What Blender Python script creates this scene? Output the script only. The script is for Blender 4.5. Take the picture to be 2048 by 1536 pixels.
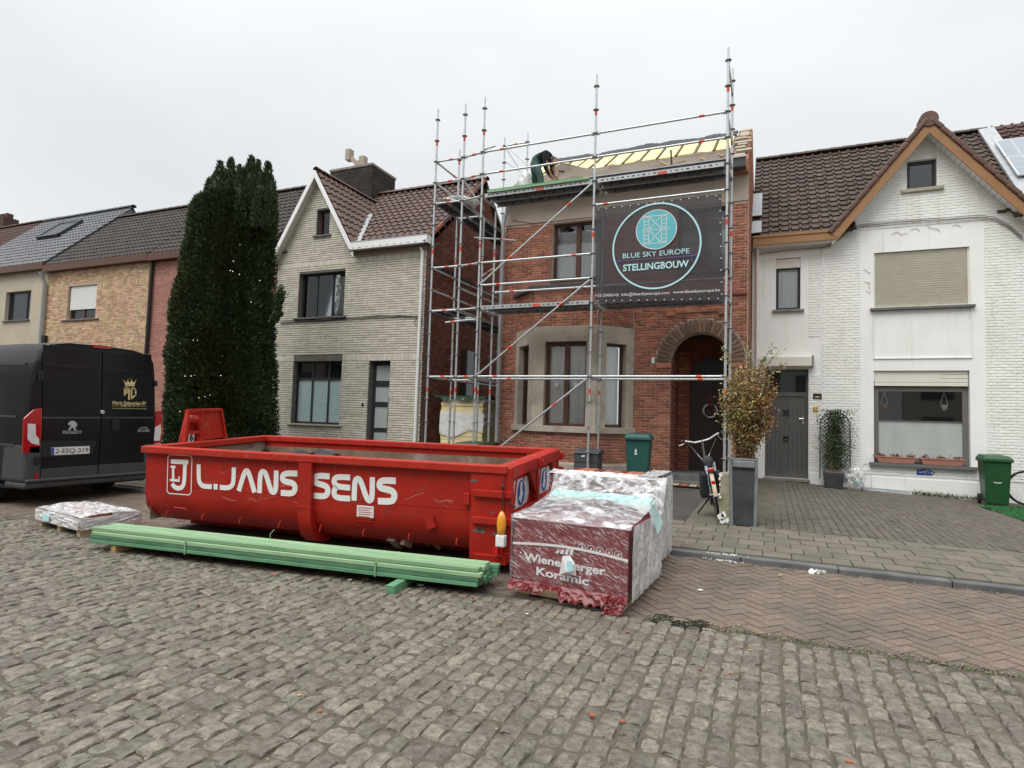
import bpy, math, random
import numpy as np
from mathutils import Vector, Matrix, Euler
for o in list(bpy.data.objects): bpy.data.objects.remove(o)
random.seed(7); RS = np.random.RandomState(7)
S = bpy.context.scene; COL = S.collection
PI = math.pi; rad = math.radians
# ---------------------------------------------------------------- camera
FPX = 1190.0; YAW, PITCH, ROLL = -0.4081, 0.0588, 0.0312
CAM = np.array([5.8541, -11.53, 1.62])
_r0 = np.array([math.cos(YAW), -math.sin(YAW), 0])
W_ = np.array([math.sin(YAW)*math.cos(PITCH), math.cos(YAW)*math.cos(PITCH), math.sin(PITCH)])
_u0 = np.cross(_r0, W_)
R_ = math.cos(ROLL)*_r0 + math.sin(ROLL)*_u0
U_ = -math.sin(ROLL)*_r0 + math.cos(ROLL)*_u0
cd = bpy.data.cameras.new('camera'); cam = bpy.data.objects.new('camera', cd); COL.objects.link(cam)
cd.sensor_fit = 'HORIZONTAL'; cd.sensor_width = 36; cd.lens = FPX/2048*36; cd.clip_end = 2000; cd.clip_start = .05
cam.matrix_world = Matrix([[R_[i], U_[i], -W_[i], CAM[i]] for i in range(3)] + [[0,0,0,1]])
S.camera = cam
S.render.resolution_x = 1024; S.render.resolution_y = 768
# ---------------------------------------------------------------- sky and sun (overcast)
wd = bpy.data.worlds.new('World'); S.world = wd; wd.use_nodes = True
nt = wd.node_tree; nt.nodes.clear()
def wn(t, **k):
    n = nt.nodes.new(t)
    for a, b in k.items(): setattr(n, a, b)
    return n
out = wn('ShaderNodeOutputWorld'); bg = wn('ShaderNodeBackground')
sky = wn('ShaderNodeTexSky', sky_type='NISHITA', sun_disc=False, sun_elevation=rad(52), sun_rotation=rad(165), air_density=1.6, dust_density=6, ozone_density=1)
hs = wn('ShaderNodeHueSaturation'); hs.inputs['Saturation'].default_value = .12
sm = wn('ShaderNodeVectorMath', operation='SCALE'); sm.inputs['Scale'].default_value = .012
geo = wn('ShaderNodeTexCoord'); sep = wn('ShaderNodeSeparateXYZ')
mr = wn('ShaderNodeMapRange'); mr.inputs[1].default_value = 0.0; mr.inputs[2].default_value = 1.0; mr.inputs[3].default_value = 5.5; mr.inputs[4].default_value = 16
noi = wn('ShaderNodeTexNoise'); noi.inputs['Scale'].default_value = 2.2; noi.inputs['Detail'].default_value = 4; noi.inputs['Roughness'].default_value = .45
mp = wn('ShaderNodeMapping'); mp.inputs['Scale'].default_value = (1, 1, 2.6)
nr = wn('ShaderNodeMapRange'); nr.inputs[1].default_value = .3; nr.inputs[2].default_value = .7; nr.inputs[3].default_value = .93; nr.inputs[4].default_value = 1.06
mul = wn('ShaderNodeMath', operation='MULTIPLY')
cl = wn('ShaderNodeVectorMath', operation='SCALE'); cl.inputs[0].default_value = (.955, .995, 1.02)
mx = wn('ShaderNodeMix', data_type='RGBA'); mx.inputs[0].default_value = .93
L = nt.links.new
zz = wn('ShaderNodeMath', operation='POWER'); z1_ = wn('ShaderNodeMath', operation='MAXIMUM'); z1_.inputs[1].default_value = 0; L(geo.outputs['Generated'], sep.inputs[0]); L(sep.outputs['Z'], z1_.inputs[0]); L(z1_.outputs[0], zz.inputs[0]); zz.inputs[1].default_value = 4; L(zz.outputs[0], mr.inputs[0]); L(geo.outputs['Generated'], mp.inputs[0]); L(mp.outputs[0], noi.inputs['Vector'])
L(noi.outputs['Fac'], nr.inputs[0]); L(nr.outputs[0], mul.inputs[0]); L(mr.outputs[0], mul.inputs[1]); L(mul.outputs[0], cl.inputs['Scale'])
L(sky.outputs[0], hs.inputs['Color']); L(hs.outputs[0], mx.inputs[6]); L(cl.outputs[0], mx.inputs[7]); L(mx.outputs[2], bg.inputs[0]); bg.inputs[1].default_value = .1
L(bg.outputs[0], out.inputs[0])
sd = bpy.data.lights.new('sun', 'SUN'); sd.energy = 1.5; sd.angle = rad(40); sd.color = (1, .975, .94)
sun = bpy.data.objects.new('sun', sd); COL.objects.link(sun)
sun.rotation_euler = Vector((.26, .62, -1.05)).to_track_quat('-Z', 'Y').to_euler()
S.view_settings.view_transform = 'Standard'; S.view_settings.look = 'None'; S.view_settings.gamma = 1; S.view_settings.exposure = .64
# ---------------------------------------------------------------- photo pixel (2048x1536) to place
def ray(x, y): return (x-1024)/FPX*R_ - (y-768)/FPX*U_ + W_
def onY(x, y, Y): d = ray(x, y); return CAM + (Y-CAM[1])/d[1]*d
def onX(x, y, X): d = ray(x, y); return CAM + (X-CAM[0])/d[0]*d
def onZ(x, y, z=0): d = ray(x, y); return CAM + (z-CAM[2])/d[2]*d
def proj(p):
    d = np.asarray(p, float)-CAM; w = d@W_
    return 1024+FPX*(d@R_)/w, 768-FPX*(d@U_)/w, w
# ---------------------------------------------------------------- materials
def lin(c):
    if isinstance(c, str):
        c = [int(c[i:i+2], 16)/255 for i in (0, 2, 4)]
        c = [x/12.92 if x <= .04045 else ((x+.055)/1.055)**2.4 for x in c]
    return (c[0], c[1], c[2], 1)
def M(name, c, c2=None, sc=6, rough=.7, rv=.0, bump=0, bs=40, metal=0, var=0, dirt=None, spec=.5, st=(1,1,1), coat=0, trans=0, alpha=1, hv=0, emit=0, grain=0):
    m = bpy.data.materials.new(name); m.use_nodes = True; t = m.node_tree; t.nodes.clear()
    N = lambda k: t.nodes.new('ShaderNode'+k); K = t.links.new
    o = N('OutputMaterial'); b = N('BsdfPrincipled'); K(b.outputs[0], o.inputs[0])
    b.inputs['Roughness'].default_value = rough; b.inputs['Metallic'].default_value = metal
    b.inputs['Specular IOR Level'].default_value = spec; b.inputs['Coat Weight'].default_value = coat; b.inputs['Coat Roughness'].default_value = .08
    b.inputs['Transmission Weight'].default_value = trans; b.inputs['Alpha'].default_value = alpha
    g = N('NewGeometry'); mp = N('Mapping'); K(g.outputs['Position'], mp.inputs[0]); mp.inputs['Scale'].default_value = st
    n = N('TexNoise'); K(mp.outputs[0], n.inputs['Vector']); n.inputs['Scale'].default_value = sc; n.inputs['Detail'].default_value = 7; n.inputs['Roughness'].default_value = .62
    mixc = N('Mix'); mixc.data_type = 'RGBA'
    mixc.inputs[6].default_value = lin(c); mixc.inputs[7].default_value = lin(c2 if c2 is not None else c)
    r = N('MapRange'); r.inputs[1].default_value = .3; r.inputs[2].default_value = .7; K(n.outputs['Fac'], r.inputs[0]); K(r.outputs[0], mixc.inputs[0])
    col = mixc.outputs[2]
    if var or hv:
        at = N('Attribute'); at.attribute_name = 'var'; oi = N('ObjectInfo')
        ad = N('Math'); ad.operation = 'ADD'; K(at.outputs['Fac'], ad.inputs[0]); K(oi.outputs['Random'], ad.inputs[1])
        fr = N('Math'); fr.operation = 'FRACT'; K(ad.outputs[0], fr.inputs[0])
        h = N('HueSaturation'); K(col, h.inputs['Color'])
        v = N('MapRange'); K(fr.outputs[0], v.inputs[0]); v.inputs[3].default_value = 1-var; v.inputs[4].default_value = 1+var; K(v.outputs[0], h.inputs['Value'])
        if hv:
            f2 = N('Math'); f2.operation = 'MULTIPLY'; K(fr.outputs[0], f2.inputs[0]); f2.inputs[1].default_value = 7.31
            f3 = N('Math'); f3.operation = 'FRACT'; K(f2.outputs[0], f3.inputs[0])
            v2 = N('MapRange'); K(f3.outputs[0], v2.inputs[0]); v2.inputs[3].default_value = .5-hv; v2.inputs[4].default_value = .5+hv; K(v2.outputs[0], h.inputs['Hue'])
        col = h.outputs[0]
    if dirt:
        dc, da, ds = dirt[:3]; n3 = N('TexNoise'); mp3 = N('Mapping'); mp3.inputs['Scale'].default_value = dirt[4] if len(dirt) > 4 else (1,1,1); K(g.outputs['Position'], mp3.inputs[0]); K(mp3.outputs[0], n3.inputs['Vector']); n3.inputs['Scale'].default_value = ds; n3.inputs['Detail'].default_value = 8; n3.inputs['Roughness'].default_value = .7
        r3 = N('MapRange'); K(n3.outputs['Fac'], r3.inputs[0]); r3.inputs[1].default_value = dirt[3] if len(dirt) > 3 else .5; r3.inputs[2].default_value = (dirt[3] if len(dirt) > 3 else .5)+.16; r3.inputs[4].default_value = da
        m3 = N('Mix'); m3.data_type = 'RGBA'; K(r3.outputs[0], m3.inputs[0]); K(col, m3.inputs[6]); m3.inputs[7].default_value = lin(dc); col = m3.outputs[2]
    K(col, b.inputs['Base Color'])
    if rv:
        rr = N('MapRange'); K(n.outputs['Fac'], rr.inputs[0]); rr.inputs[1].default_value = .3; rr.inputs[2].default_value = .7; rr.inputs[3].default_value = rough-rv; rr.inputs[4].default_value = rough+rv; K(rr.outputs[0], b.inputs['Roughness'])
    if bump:
        n2 = N('TexNoise'); K(mp.outputs[0], n2.inputs['Vector']); n2.inputs['Scale'].default_value = bs; n2.inputs['Detail'].default_value = 5
        bm = N('Bump'); bm.inputs['Strength'].default_value = bump; bm.inputs['Distance'].default_value = .01; K(n2.outputs['Fac'], bm.inputs['Height']); K(bm.outputs[0], b.inputs['Normal'])
    if emit: b.inputs['Emission Color'].default_value = lin(c); b.inputs['Emission Strength'].default_value = emit
    return m
def glassmat(name, tint, rough=.02, a=.12):
    # window glass: see-through pane with a mirror-like reflection that grows at grazing angles
    m = bpy.data.materials.new(name); m.use_nodes = True; t = m.node_tree; t.nodes.clear(); N = lambda k: t.nodes.new('ShaderNode'+k); K = t.links.new
    o = N('OutputMaterial'); x = N('MixShader'); tr = N('BsdfTransparent'); x2 = N('MixShader'); di = N('BsdfDiffuse'); gl = N('BsdfGlossy'); fr = N('Fresnel')
    tr.inputs[0].default_value = (.99, 1, 1, 1); di.inputs[0].default_value = lin(tint); gl.inputs['Roughness'].default_value = rough; gl.inputs[0].default_value = (.9,.93,.95,1); fr.inputs[0].default_value = 1.5
    x2.inputs[0].default_value = a; K(tr.outputs[0], x2.inputs[1]); K(di.outputs[0], x2.inputs[2])
    ad = N('Math'); ad.operation = 'ADD'; ad.inputs[1].default_value = .015; K(fr.outputs[0], ad.inputs[0]); K(ad.outputs[0], x.inputs[0])
    K(x2.outputs[0], x.inputs[1]); K(gl.outputs[0], x.inputs[2]); K(x.outputs[0], o.inputs[0]); return m
# ---------------------------------------------------------------- mesh helpers
ORG = {}
def tag(o, label=None, cat=None, group=None, kind=None):
    if label: o['label'] = label
    if cat: o['category'] = cat
    if group: o['group'] = group
    if kind: o['kind'] = kind
    return o
def thing(name, label, cat, loc=(0,0,0), rot=(0,0,0), group=None):
    o = bpy.data.objects.new(name, None); COL.objects.link(o); o.location = loc; o.rotation_euler = rot; o.empty_display_size = .2
    ORG[o] = np.array(loc, float) if tuple(rot) == (0,0,0) else np.zeros(3)
    return tag(o, label, cat, group)
class MB:
    def __init__(s): s.v = []; s.f = []; s.a = []
    def add(s, vs, fs, a=None):
        n = len(s.v); s.v += [tuple(v) for v in vs]; s.f += [tuple(i+n for i in f) for f in fs]
        s.a += [random.random() if a is None else a]*len(fs); return s
    def hexa(s, p): # 8 points bottom ring, top ring
        return s.add(p, [(3,2,1,0),(4,5,6,7),(0,1,5,4),(1,2,6,5),(2,3,7,6),(3,0,4,7)])
    def box(s, x0, x1, y0, y1, z0, z1):
        return s.hexa([(x0,y0,z0),(x1,y0,z0),(x1,y1,z0),(x0,y1,z0),(x0,y0,z1),(x1,y0,z1),(x1,y1,z1),(x0,y1,z1)])
    def obox(s, c, ax, hx): # centre, 3 axes, half sizes
        c = np.array(c, float); A = [np.array(a, float)*h for a, h in zip(ax, hx)]
        return s.hexa([c-A[0]-A[1]-A[2], c+A[0]-A[1]-A[2], c+A[0]+A[1]-A[2], c-A[0]+A[1]-A[2], c-A[0]-A[1]+A[2], c+A[0]-A[1]+A[2], c+A[0]+A[1]+A[2], c-A[0]+A[1]+A[2]])
    def beam(s, p0, p1, w, h, up=(0,0,1)):
        p0 = np.array(p0, float); p1 = np.array(p1, float); d = p1-p0; l = np.linalg.norm(d); d /= l
        a = np.cross(d, up); a /= np.linalg.norm(a); u = np.cross(a, d)
        return s.obox((p0+p1)/2, (d, a, u), (l/2, w/2, h/2))
    def tube(s, pts, r, n=8, cap=True, closed=False):
        P = [np.array(p, float) for p in pts]; m = len(P); rr = r if hasattr(r, '__len__') else [r]*m
        t0 = None; rings = []
        for i in range(m):
            if closed: d = P[(i+1) % m]-P[i-1]
            else: d = P[min(i+1, m-1)]-P[max(i-1, 0)]
            d = d/(np.linalg.norm(d)+1e-12)
            if t0 is None:
                ref = np.array([0,0,1.]) if abs(d[2]) < .9 else np.array([1.,0,0]); a = np.cross(d, ref)
            else: a = t0-d*(t0@d)
            a /= (np.linalg.norm(a)+1e-12); t0 = a; b = np.cross(d, a)
            rings.append([P[i]+rr[i]*(math.cos(q)*a+math.sin(q)*b) for q in [2*PI*k/n for k in range(n)]])
        vs = [v for R in rings for v in R]; fs = []
        for i in range(m if closed else m-1):
            j = (i+1) % m
            for k in range(n): fs.append((i*n+k, i*n+(k+1) % n, j*n+(k+1) % n, j*n+k))
        if cap and not closed: fs += [tuple(range(n))[::-1], tuple((m-1)*n+k for k in range(n))]
        return s.add(vs, fs)
    def lathe(s, prof, c=(0,0,0), n=16, ax='z'):
        vs = []
        for r, z in prof:
            for k in range(n):
                q = 2*PI*k/n; p = (r*math.cos(q), r*math.sin(q), z)
                if ax == 'y': p = (p[0], p[2], p[1])
                if ax == 'x': p = (p[2], p[0], p[1])
                vs.append((p[0]+c[0], p[1]+c[1], p[2]+c[2]))
        fs = [(i*n+k, i*n+(k+1) % n, (i+1)*n+(k+1) % n, (i+1)*n+k) for i in range(len(prof)-1) for k in range(n)]
        fs += [tuple(range(n))[::-1], tuple((len(prof)-1)*n+k for k in range(n))]
        return s.add(vs, fs)
    def prism(s, poly, ex): # polygon of 3d points extruded by vector
        n = len(poly); ex = np.array(ex, float); P = [np.array(p, float) for p in poly]
        return s.add(P+[p+ex for p in P], [tuple(range(n)), tuple(range(2*n-1, n-1, -1))]+[(i, (i+1) % n+0, (i+1) % n+n, i+n)[::-1] for i in range(n)])
    def stroke(s, pts, w, o, ux, uy, d, closed=False): # flat band of width w along 2d points, in plane o+x*ux+y*uy, thickness d along normal
        P = [np.array(p, float) for p in pts]; m = len(P); l = []; r = []
        for i in range(m):
            if closed: a, b = P[i]-P[i-1], P[(i+1) % m]-P[i]
            else: a = P[i]-P[i-1] if i else P[1]-P[0]; b = P[i+1]-P[i] if i < m-1 else P[i]-P[i-1]
            a = a/np.linalg.norm(a); b = b/np.linalg.norm(b); n1 = np.array([-a[1], a[0]]); n2 = np.array([-b[1], b[0]])
            k = n1+n2; k = k/np.linalg.norm(k); k = k/max(.45, k@n1)
            l.append(P[i]+k*w/2); r.append(P[i]-k*w/2)
        o, ux, uy = [np.array(q, float) for q in (o, ux, uy)]; nn = np.cross(ux, uy); nn = nn/np.linalg.norm(nn)*d
        for i in range(m if closed else m-1):
            j = (i+1) % m; q = [r[i], r[j], l[j], l[i]]; b_ = [o+p[0]*ux+p[1]*uy for p in q]
            s.hexa(b_+[v+nn for v in b_])
        return s
    def build(s, name, mat, parent=None, smooth=False, bevel=0, kind=None, org=None, seg=2):
        me = bpy.data.meshes.new(name); o = np.zeros(3) if parent is None else ORG.get(parent, np.zeros(3))
        if org is not None: o = np.array(org, float)
        V = np.array(s.v, float)-o if len(s.v) else np.zeros((0,3)); me.from_pydata(V.tolist(), [], s.f); me.update()
        at = me.attributes.new('var', 'FLOAT', 'FACE'); at.data.foreach_set('value', np.array(s.a, np.float32))
        if mat: me.materials.append(mat)
        if smooth: me.polygons.foreach_set('use_smooth', [True]*len(me.polygons))
        ob = bpy.data.objects.new(name, me); COL.objects.link(ob)
        if parent is not None: ob.parent = parent; ORG[ob] = o
        else: ob.location = o; ORG[ob] = o
        if bevel:
            b = ob.modifiers.new('b', 'BEVEL'); b.width = bevel; b.segments = seg; b.limit_method = 'ANGLE'; b.angle_limit = rad(40)
        if smooth:
            e = ob.modifiers.new('w', 'WEIGHTED_NORMAL') if False else None
        if kind: ob['kind'] = kind
        return ob
def shade_auto(ob, ang=35):
    me = ob.data; me.polygons.foreach_set('use_smooth', [True]*len(me.polygons)); me.set_sharp_from_angle(angle=rad(ang))
    return ob
def tagged(o, *a, **k): return tag(o, *a, **k)
class Pieces:
    """many alike pieces: the 300 nearest in view become parts sharing mesh data, the rest one joined part"""
    def __init__(s, name, parent, mat, templ, rest, limit=300):
        s.name, s.parent, s.mat, s.rest, s.limit = name, parent, mat, rest, limit
        s.T = [(np.array(v, float), f) for v, f in templ]; s.items = []
        s.me = None
    def add(s, Mx, t=0): s.items.append((np.array(Mx, float), t % len(s.T)))
    def put(s, c, d, ax=None, t=0):
        m = np.eye(4); A = np.eye(3) if ax is None else np.array(ax, float).T
        m[:3,:3] = A*np.array(d, float); m[:3,3] = c; s.add(m, t)
    def finish(s):
        org = ORG.get(s.parent, np.zeros(3)); dist = []
        for m, t in s.items:
            x, y, w = proj(m[:3,3]); vis = w > 0 and -30 < x < 2078 and -30 < y < 1566
            dist.append((0 if vis else 1, np.linalg.norm(m[:3,3]-CAM)))
        order = sorted(range(len(s.items)), key=lambda i: dist[i]); mes = []
        for v, f in s.T:
            me = bpy.data.meshes.new(s.name); me.from_pydata(v.tolist(), [], f); me.materials.append(s.mat); mes.append(me)
        k = 0
        for i in order[:s.limit]:
            if dist[i][0]: break
            m, t = s.items[i]; ob = bpy.data.objects.new(s.name, mes[t]); COL.objects.link(ob); ob.parent = s.parent
            mm = m.copy(); mm[:3,3] -= org; ob.matrix_basis = Matrix(mm.tolist()); k += 1
        rest = order[k:]
        if rest:
            V = []; F = []; A = []; n = 0
            for i in rest:
                m, t = s.items[i]; v, f = s.T[t]; q = v@m[:3,:3].T+m[:3,3]-org; V.append(q); F += [tuple(a+n for a in g) for g in f]; n += len(v); A += [random.random()]*len(f)
            me = bpy.data.meshes.new(s.rest); me.from_pydata(np.concatenate(V).tolist(), [], F)
            at = me.attributes.new('var', 'FLOAT', 'FACE'); at.data.foreach_set('value', np.array(A, np.float32)); me.materials.append(s.mat)
            ob = bpy.data.objects.new(s.rest, me); COL.objects.link(ob); ob.parent = s.parent; ob['kind'] = 'stuff'; ORG[ob] = org
def t_brick(ch=.12): # unit box, front towards -Y, chamfered front edges, open back
    a, b = .5, .5-ch*.25; c = .5-ch
    v = [(-a,.5,-a),(a,.5,-a),(a,.5,a),(-a,.5,a),(-a,-.35,-a),(a,-.35,-a),(a,-.35,a),(-a,-.35,a),(-b,-.5,-c),(b,-.5,-c),(b,-.5,c),(-b,-.5,c)]
    f = [(8,9,10,11),(4,5,9,8),(5,6,10,9),(6,7,11,10),(7,4,8,11),(0,1,5,4),(1,2,6,5),(2,3,7,6),(3,0,4,7)]
    return v, f
def t_paver(seed=0, j=.02, ch=.06): # unit slab top +Z
    R = np.random.RandomState(seed); a = .5; b = .5-ch
    v = [(-a,-a,-.5),(a,-a,-.5),(a,a,-.5),(-a,a,-.5),(-a,-a,.3),(a,-a,.3),(a,a,.3),(-a,a,.3),(-b,-b,.5),(b,-b,.5),(b,b,.5),(-b,b,.5)]
    v = np.array(v); v[8:, :2] += R.uniform(-j, j, (4,2)); v[8:, 2] += R.uniform(-.08, .08, 4)
    return v, [(8,9,10,11),(4,5,9,8),(5,6,10,9),(6,7,11,10),(7,4,8,11),(0,1,5,4),(1,2,6,5),(2,3,7,6),(3,0,4,7)]
def t_sett(seed): # rounded worn street sett
    R = np.random.RandomState(seed); n = 6; V = []; F = []
    sk = R.uniform(-.07, .07, (4,2)); tilt = R.uniform(-.22, .22, 2); ph = R.uniform(0, 6, 6); dome = R.uniform(.12, .34)
    for j in range(n):
        for i in range(n):
            u, w = i/(n-1), j/(n-1)
            u = .5-.5*math.cos(PI*u)*abs(math.cos(PI*u))**-.35 if 0 < i < n-1 else u
            w = .5-.5*math.cos(PI*w)*abs(math.cos(PI*w))**-.35 if 0 < j < n-1 else w
            e = max(abs(2*u-1), abs(2*w-1)); rr = ((abs(2*u-1))**5+(abs(2*w-1))**5)**.2
            x, y = u-.5, w-.5
            k = 1-.1*max(0, rr-.95)/.2
            dx = (sk[0]*(1-u)*(1-w)+sk[1]*u*(1-w)+sk[2]*u*w+sk[3]*(1-u)*w)
            z = .5-dome*rr**6*.75-(.25 if rr > .97 else 0)+tilt[0]*x+tilt[1]*y+.11*math.sin(5*x+ph[0])*math.sin(6*y+ph[1])+R.uniform(-.07, .07)
            jt = R.uniform(-.035, .035, 2)
            V.append((x*k+dx[0]+jt[0], y*k+dx[1]+jt[1], z))
    for j in range(n-1):
        for i in range(n-1): a = j*n+i; F.append((a, a+1, a+n+1, a+n))
    ring = [i for i in range(n)]+[j*n+n-1 for j in range(1, n)]+[(n-1)*n+i for i in range(n-2, -1, -1)]+[j*n for j in range(n-2, 0, -1)]
    m = len(V)
    for i in ring: V.append((V[i][0]*1.03, V[i][1]*1.03, -.6))
    for k in range(len(ring)): k2 = (k+1) % len(ring); F.append((ring[k2], ring[k], m+k, m+k2))
    return V, F
def copy_tree(o, parent=None):
    c = o.copy(); COL.objects.link(c); c.parent = parent; ORG[c] = ORG.get(o)
    for ch in list(o.children): copy_tree(ch, c)
    return c
_fc = {}
def text_mesh(txt, h, bold=0.0, sx=1.0, align='LEFT'):
    key = (txt, bold)
    cu = bpy.data.curves.new('t', 'FONT'); cu.body = txt; cu.size = 1; cu.offset = bold; cu.align_x = 'LEFT'; cu.resolution_u = 3
    ob = bpy.data.objects.new('t', cu); COL.objects.link(ob); dg = bpy.context.evaluated_depsgraph_get(); dg.update()
    me = ob.evaluated_get(dg).to_mesh(); V = np.array([v.co[:] for v in me.vertices]); F = [tuple(p.vertices) for p in me.polygons]
    ob.evaluated_get(dg).to_mesh_clear(); bpy.data.objects.remove(ob); bpy.data.curves.remove(cu)
    ymax = V[:,1].max(); V[:,0] -= V[:,0].min(); cap = .73
    V = V/cap*h; V[:,0] *= sx
    return V, F
def text(txt, h, o, ux, uy, mat, parent, name='lettering', bold=0, width=None, lift=.003, align='L', skew=0):
    V, F = text_mesh(txt, h, bold)
    w = V[:,0].max()
    if width: V[:,0] *= width/w; w = width
    off = {'L': 0, 'C': -w/2, 'R': -w}[align]
    ux = np.array(ux, float)/np.linalg.norm(ux); uy = np.array(uy, float)/np.linalg.norm(uy); n = np.cross(ux, uy)
    P = np.array(o, float)+np.outer(V[:,0]+off, ux)+np.outer(V[:,1], uy)+n*lift
    m = MB(); m.add(P, F); return m.build(name, mat, parent)
def disc_pts(r, n=32, cx=0, cy=0, a0=0, a1=2*PI): return [(cx+r*math.cos(a0+(a1-a0)*k/n), cy+r*math.sin(a0+(a1-a0)*k/n)) for k in range(n)]
# ---------------------------------------------------------------- material set
m_sett = M('sett stone', (0.09405,0.08071,0.06325), (0.2352,0.2064,0.1645), sc=24, rough=.52, rv=.12, bump=.7, bs=70, var=.26, hv=.022, dirt=((.095,.082,.065), .85, 11, .5))
m_bed = M('joint earth', (0.06502,0.05499,0.04016), (0.1148,0.09903,0.07364), sc=5, rough=.9, bump=.8, bs=30, dirt=((.055,.07,.03), .7, 3, .56))
m_red = M('red paver', (0.1087,0.07744,0.05802), (0.2363,0.178,0.139), sc=60, rough=.7, rv=.1, bump=.6, bs=120, var=.13, dirt=((.1,.087,.07), .8, 1.0, .48))
m_flag = M('concrete flag', (0.1147,0.1008,0.07518), (0.1743,0.1557,0.1212), sc=4, rough=.75, bump=.35, bs=110, var=.13, dirt=((.12,.12,.085), .75, 1.6, .5))
m_fore = M('grey paver', (0.079,0.06751,0.05459), (0.1257,0.1092,0.08977), sc=10, rough=.75, bump=.5, bs=90, var=.17, dirt=((.085,.085,.06), .75, 1.8, .5))
m_asph = M('asphalt', (0.049,0.0441,0.0385), (0.0805,0.0728,0.063), sc=2.5, rough=.85, bump=.7, bs=160)
m_kerb = M('bluestone kerb', (0.075,0.07639,0.07935), (0.1575,0.1565,0.1553), sc=5, rough=.7, bump=.3, bs=60, var=.1)
m_brick = M('red brick', (0.253,0.0896,0.05264), (0.451,0.1736,0.103), sc=7, rough=.85, bump=.35, bs=60, var=.36, hv=.014, dirt=((.1,.05,.036), .55, 1.2, .55))
m_mort = M('pale mortar', (.42,.33,.27), (.58,.47,.39), sc=5, rough=.95, bump=.4, bs=80)
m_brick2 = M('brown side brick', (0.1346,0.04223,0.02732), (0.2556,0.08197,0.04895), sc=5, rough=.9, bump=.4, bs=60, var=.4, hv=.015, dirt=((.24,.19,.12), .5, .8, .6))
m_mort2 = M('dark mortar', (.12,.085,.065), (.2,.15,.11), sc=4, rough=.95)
m_brickg = M('cream brick', (0.5382,0.4951,0.4144), (0.6889,0.6458,0.549), sc=6, rough=.8, bump=.2, bs=60, var=.12)
m_mortg = M('raked dark joint', (.115,.105,.09), (.17,.155,.135), sc=5, rough=.95)
m_bricky = M('yellow brick', (0.4928,0.3326,0.1971), (0.6111,0.4467,0.3055), sc=3, rough=.85, var=.3, hv=.03, dirt=((.27,.1,.055), .9, 9, .52))
m_morty = M('sand mortar', (.5,.4,.28), (.56,.45,.33), rough=.95)
m_brickp = M('pink brick', (0.3553,0.159,0.1263), (0.4488,0.2244,0.1777), sc=3, rough=.85, var=.16)
m_mortp = M('pink mortar', (.36,.24,.2), (.4,.28,.23), rough=.95)
m_render = M('beige render', (.42,.37,.28), (.5,.44,.34), sc=2, rough=.9, bump=.4, bs=90)
m_white = M('white painted brick', (.78,.78,.74), (.86,.86,.83), sc=3, rough=.6, bump=.35, bs=35, var=.035, dirt=((.5,.48,.41), .5, 1.3, .55, (4,4,.35)))
m_wplast = M('white plaster', (.8,.8,.77), (.87,.87,.85), sc=2, rough=.65, bump=.15, bs=30, dirt=((.52,.5,.43), .45, 1.4, .56, (4,4,.3)))
m_band = M('beige plaster band', (0.391,0.3145,0.2465), (0.4675,0.391,0.323), sc=3, rough=.9, bump=.2, bs=50)
m_stone = M('grey cast stone', (0.3629,0.3196,0.2602), (0.504,0.4484,0.3704), sc=3, rough=.85, bump=.3, bs=60, dirt=((.22,.19,.15), .7, 2.2, .55))
m_sill = M('stone sill', (.16,.15,.135), (.29,.275,.25), sc=5, rough=.8, bump=.2, bs=60)
m_bsill = M('blue stone', (.1,.1,.1), (.17,.17,.165), sc=5, rough=.7)
m_anth = M('anthracite frame', (.03,.033,.04), rough=.4)
m_brownf = M('brown window frame', (.075,.03,.017), (.11,.045,.025), sc=9, rough=.45, st=(1,1,.2))
m_taupe = M('taupe frame', (.13,.12,.11), (.16,.15,.14), rough=.5)
m_blackf = M('black frame', (.015,.015,.017), rough=.4)
m_glass = glassmat('window glass', (.015,.018,.022), a=.01)
m_glassd = glassmat('dark glass', (.012,.014,.018), a=.93)
m_frost = M('frosted film', (.36,.4,.385), (.46,.5,.48), sc=1.6, rough=.35, st=(3,1,.6))
m_curt = M('white curtain', (.78,.79,.78), (.86,.87,.86), sc=3, rough=.9, st=(6,6,.3))
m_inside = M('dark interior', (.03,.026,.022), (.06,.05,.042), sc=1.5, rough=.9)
m_shut = M('cream shutter', (.68,.65,.57), (.74,.71,.63), rough=.6)
m_wshut = M('white shutter', (.74,.74,.73), rough=.6)
m_wpvc = M('white pvc', (.8,.8,.79), (.86,.86,.85), sc=2, rough=.35)
m_fasc = M('ochre fascia', (0.2673,0.13,0.04696), (0.3251,0.1662,0.06502), sc=2, rough=.5, st=(.3,1,1))
m_tilew = M('brown clay tile', (0.04278,0.02852,0.0221), (0.08556,0.05561,0.04064), sc=9, rough=.75, bump=.25, bs=60, var=.35, dirt=((.15,.13,.08), .5, 1.5, .58))
m_tileg = M('rust clay tile', (0.07106,0.03441,0.02618), (0.1159,0.05984,0.04488), sc=6, rough=.55, bump=.2, bs=50, var=.2)
m_tiled = M('dark brown tile', (0.03255,0.02474,0.02018), (0.05859,0.04427,0.0358), sc=5, rough=.75, var=.25)
m_tileb = M('anthracite tile', (0.063,0.0665,0.0735), (0.091,0.0945,0.105), sc=4, rough=.4, var=.12)
m_tiler = M('old red tile', (0.052,0.0234,0.0195), (0.0845,0.039,0.0312), sc=4, rough=.8, var=.25)
m_verge = M('brown verge tile', (0.0825,0.04125,0.0285), (0.1275,0.06375,0.045), sc=4, rough=.6, var=.12)
m_lead = M('lead flashing', (.32,.33,.34), (.46,.47,.48), sc=8, rough=.5, bump=.3, bs=30)
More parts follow.
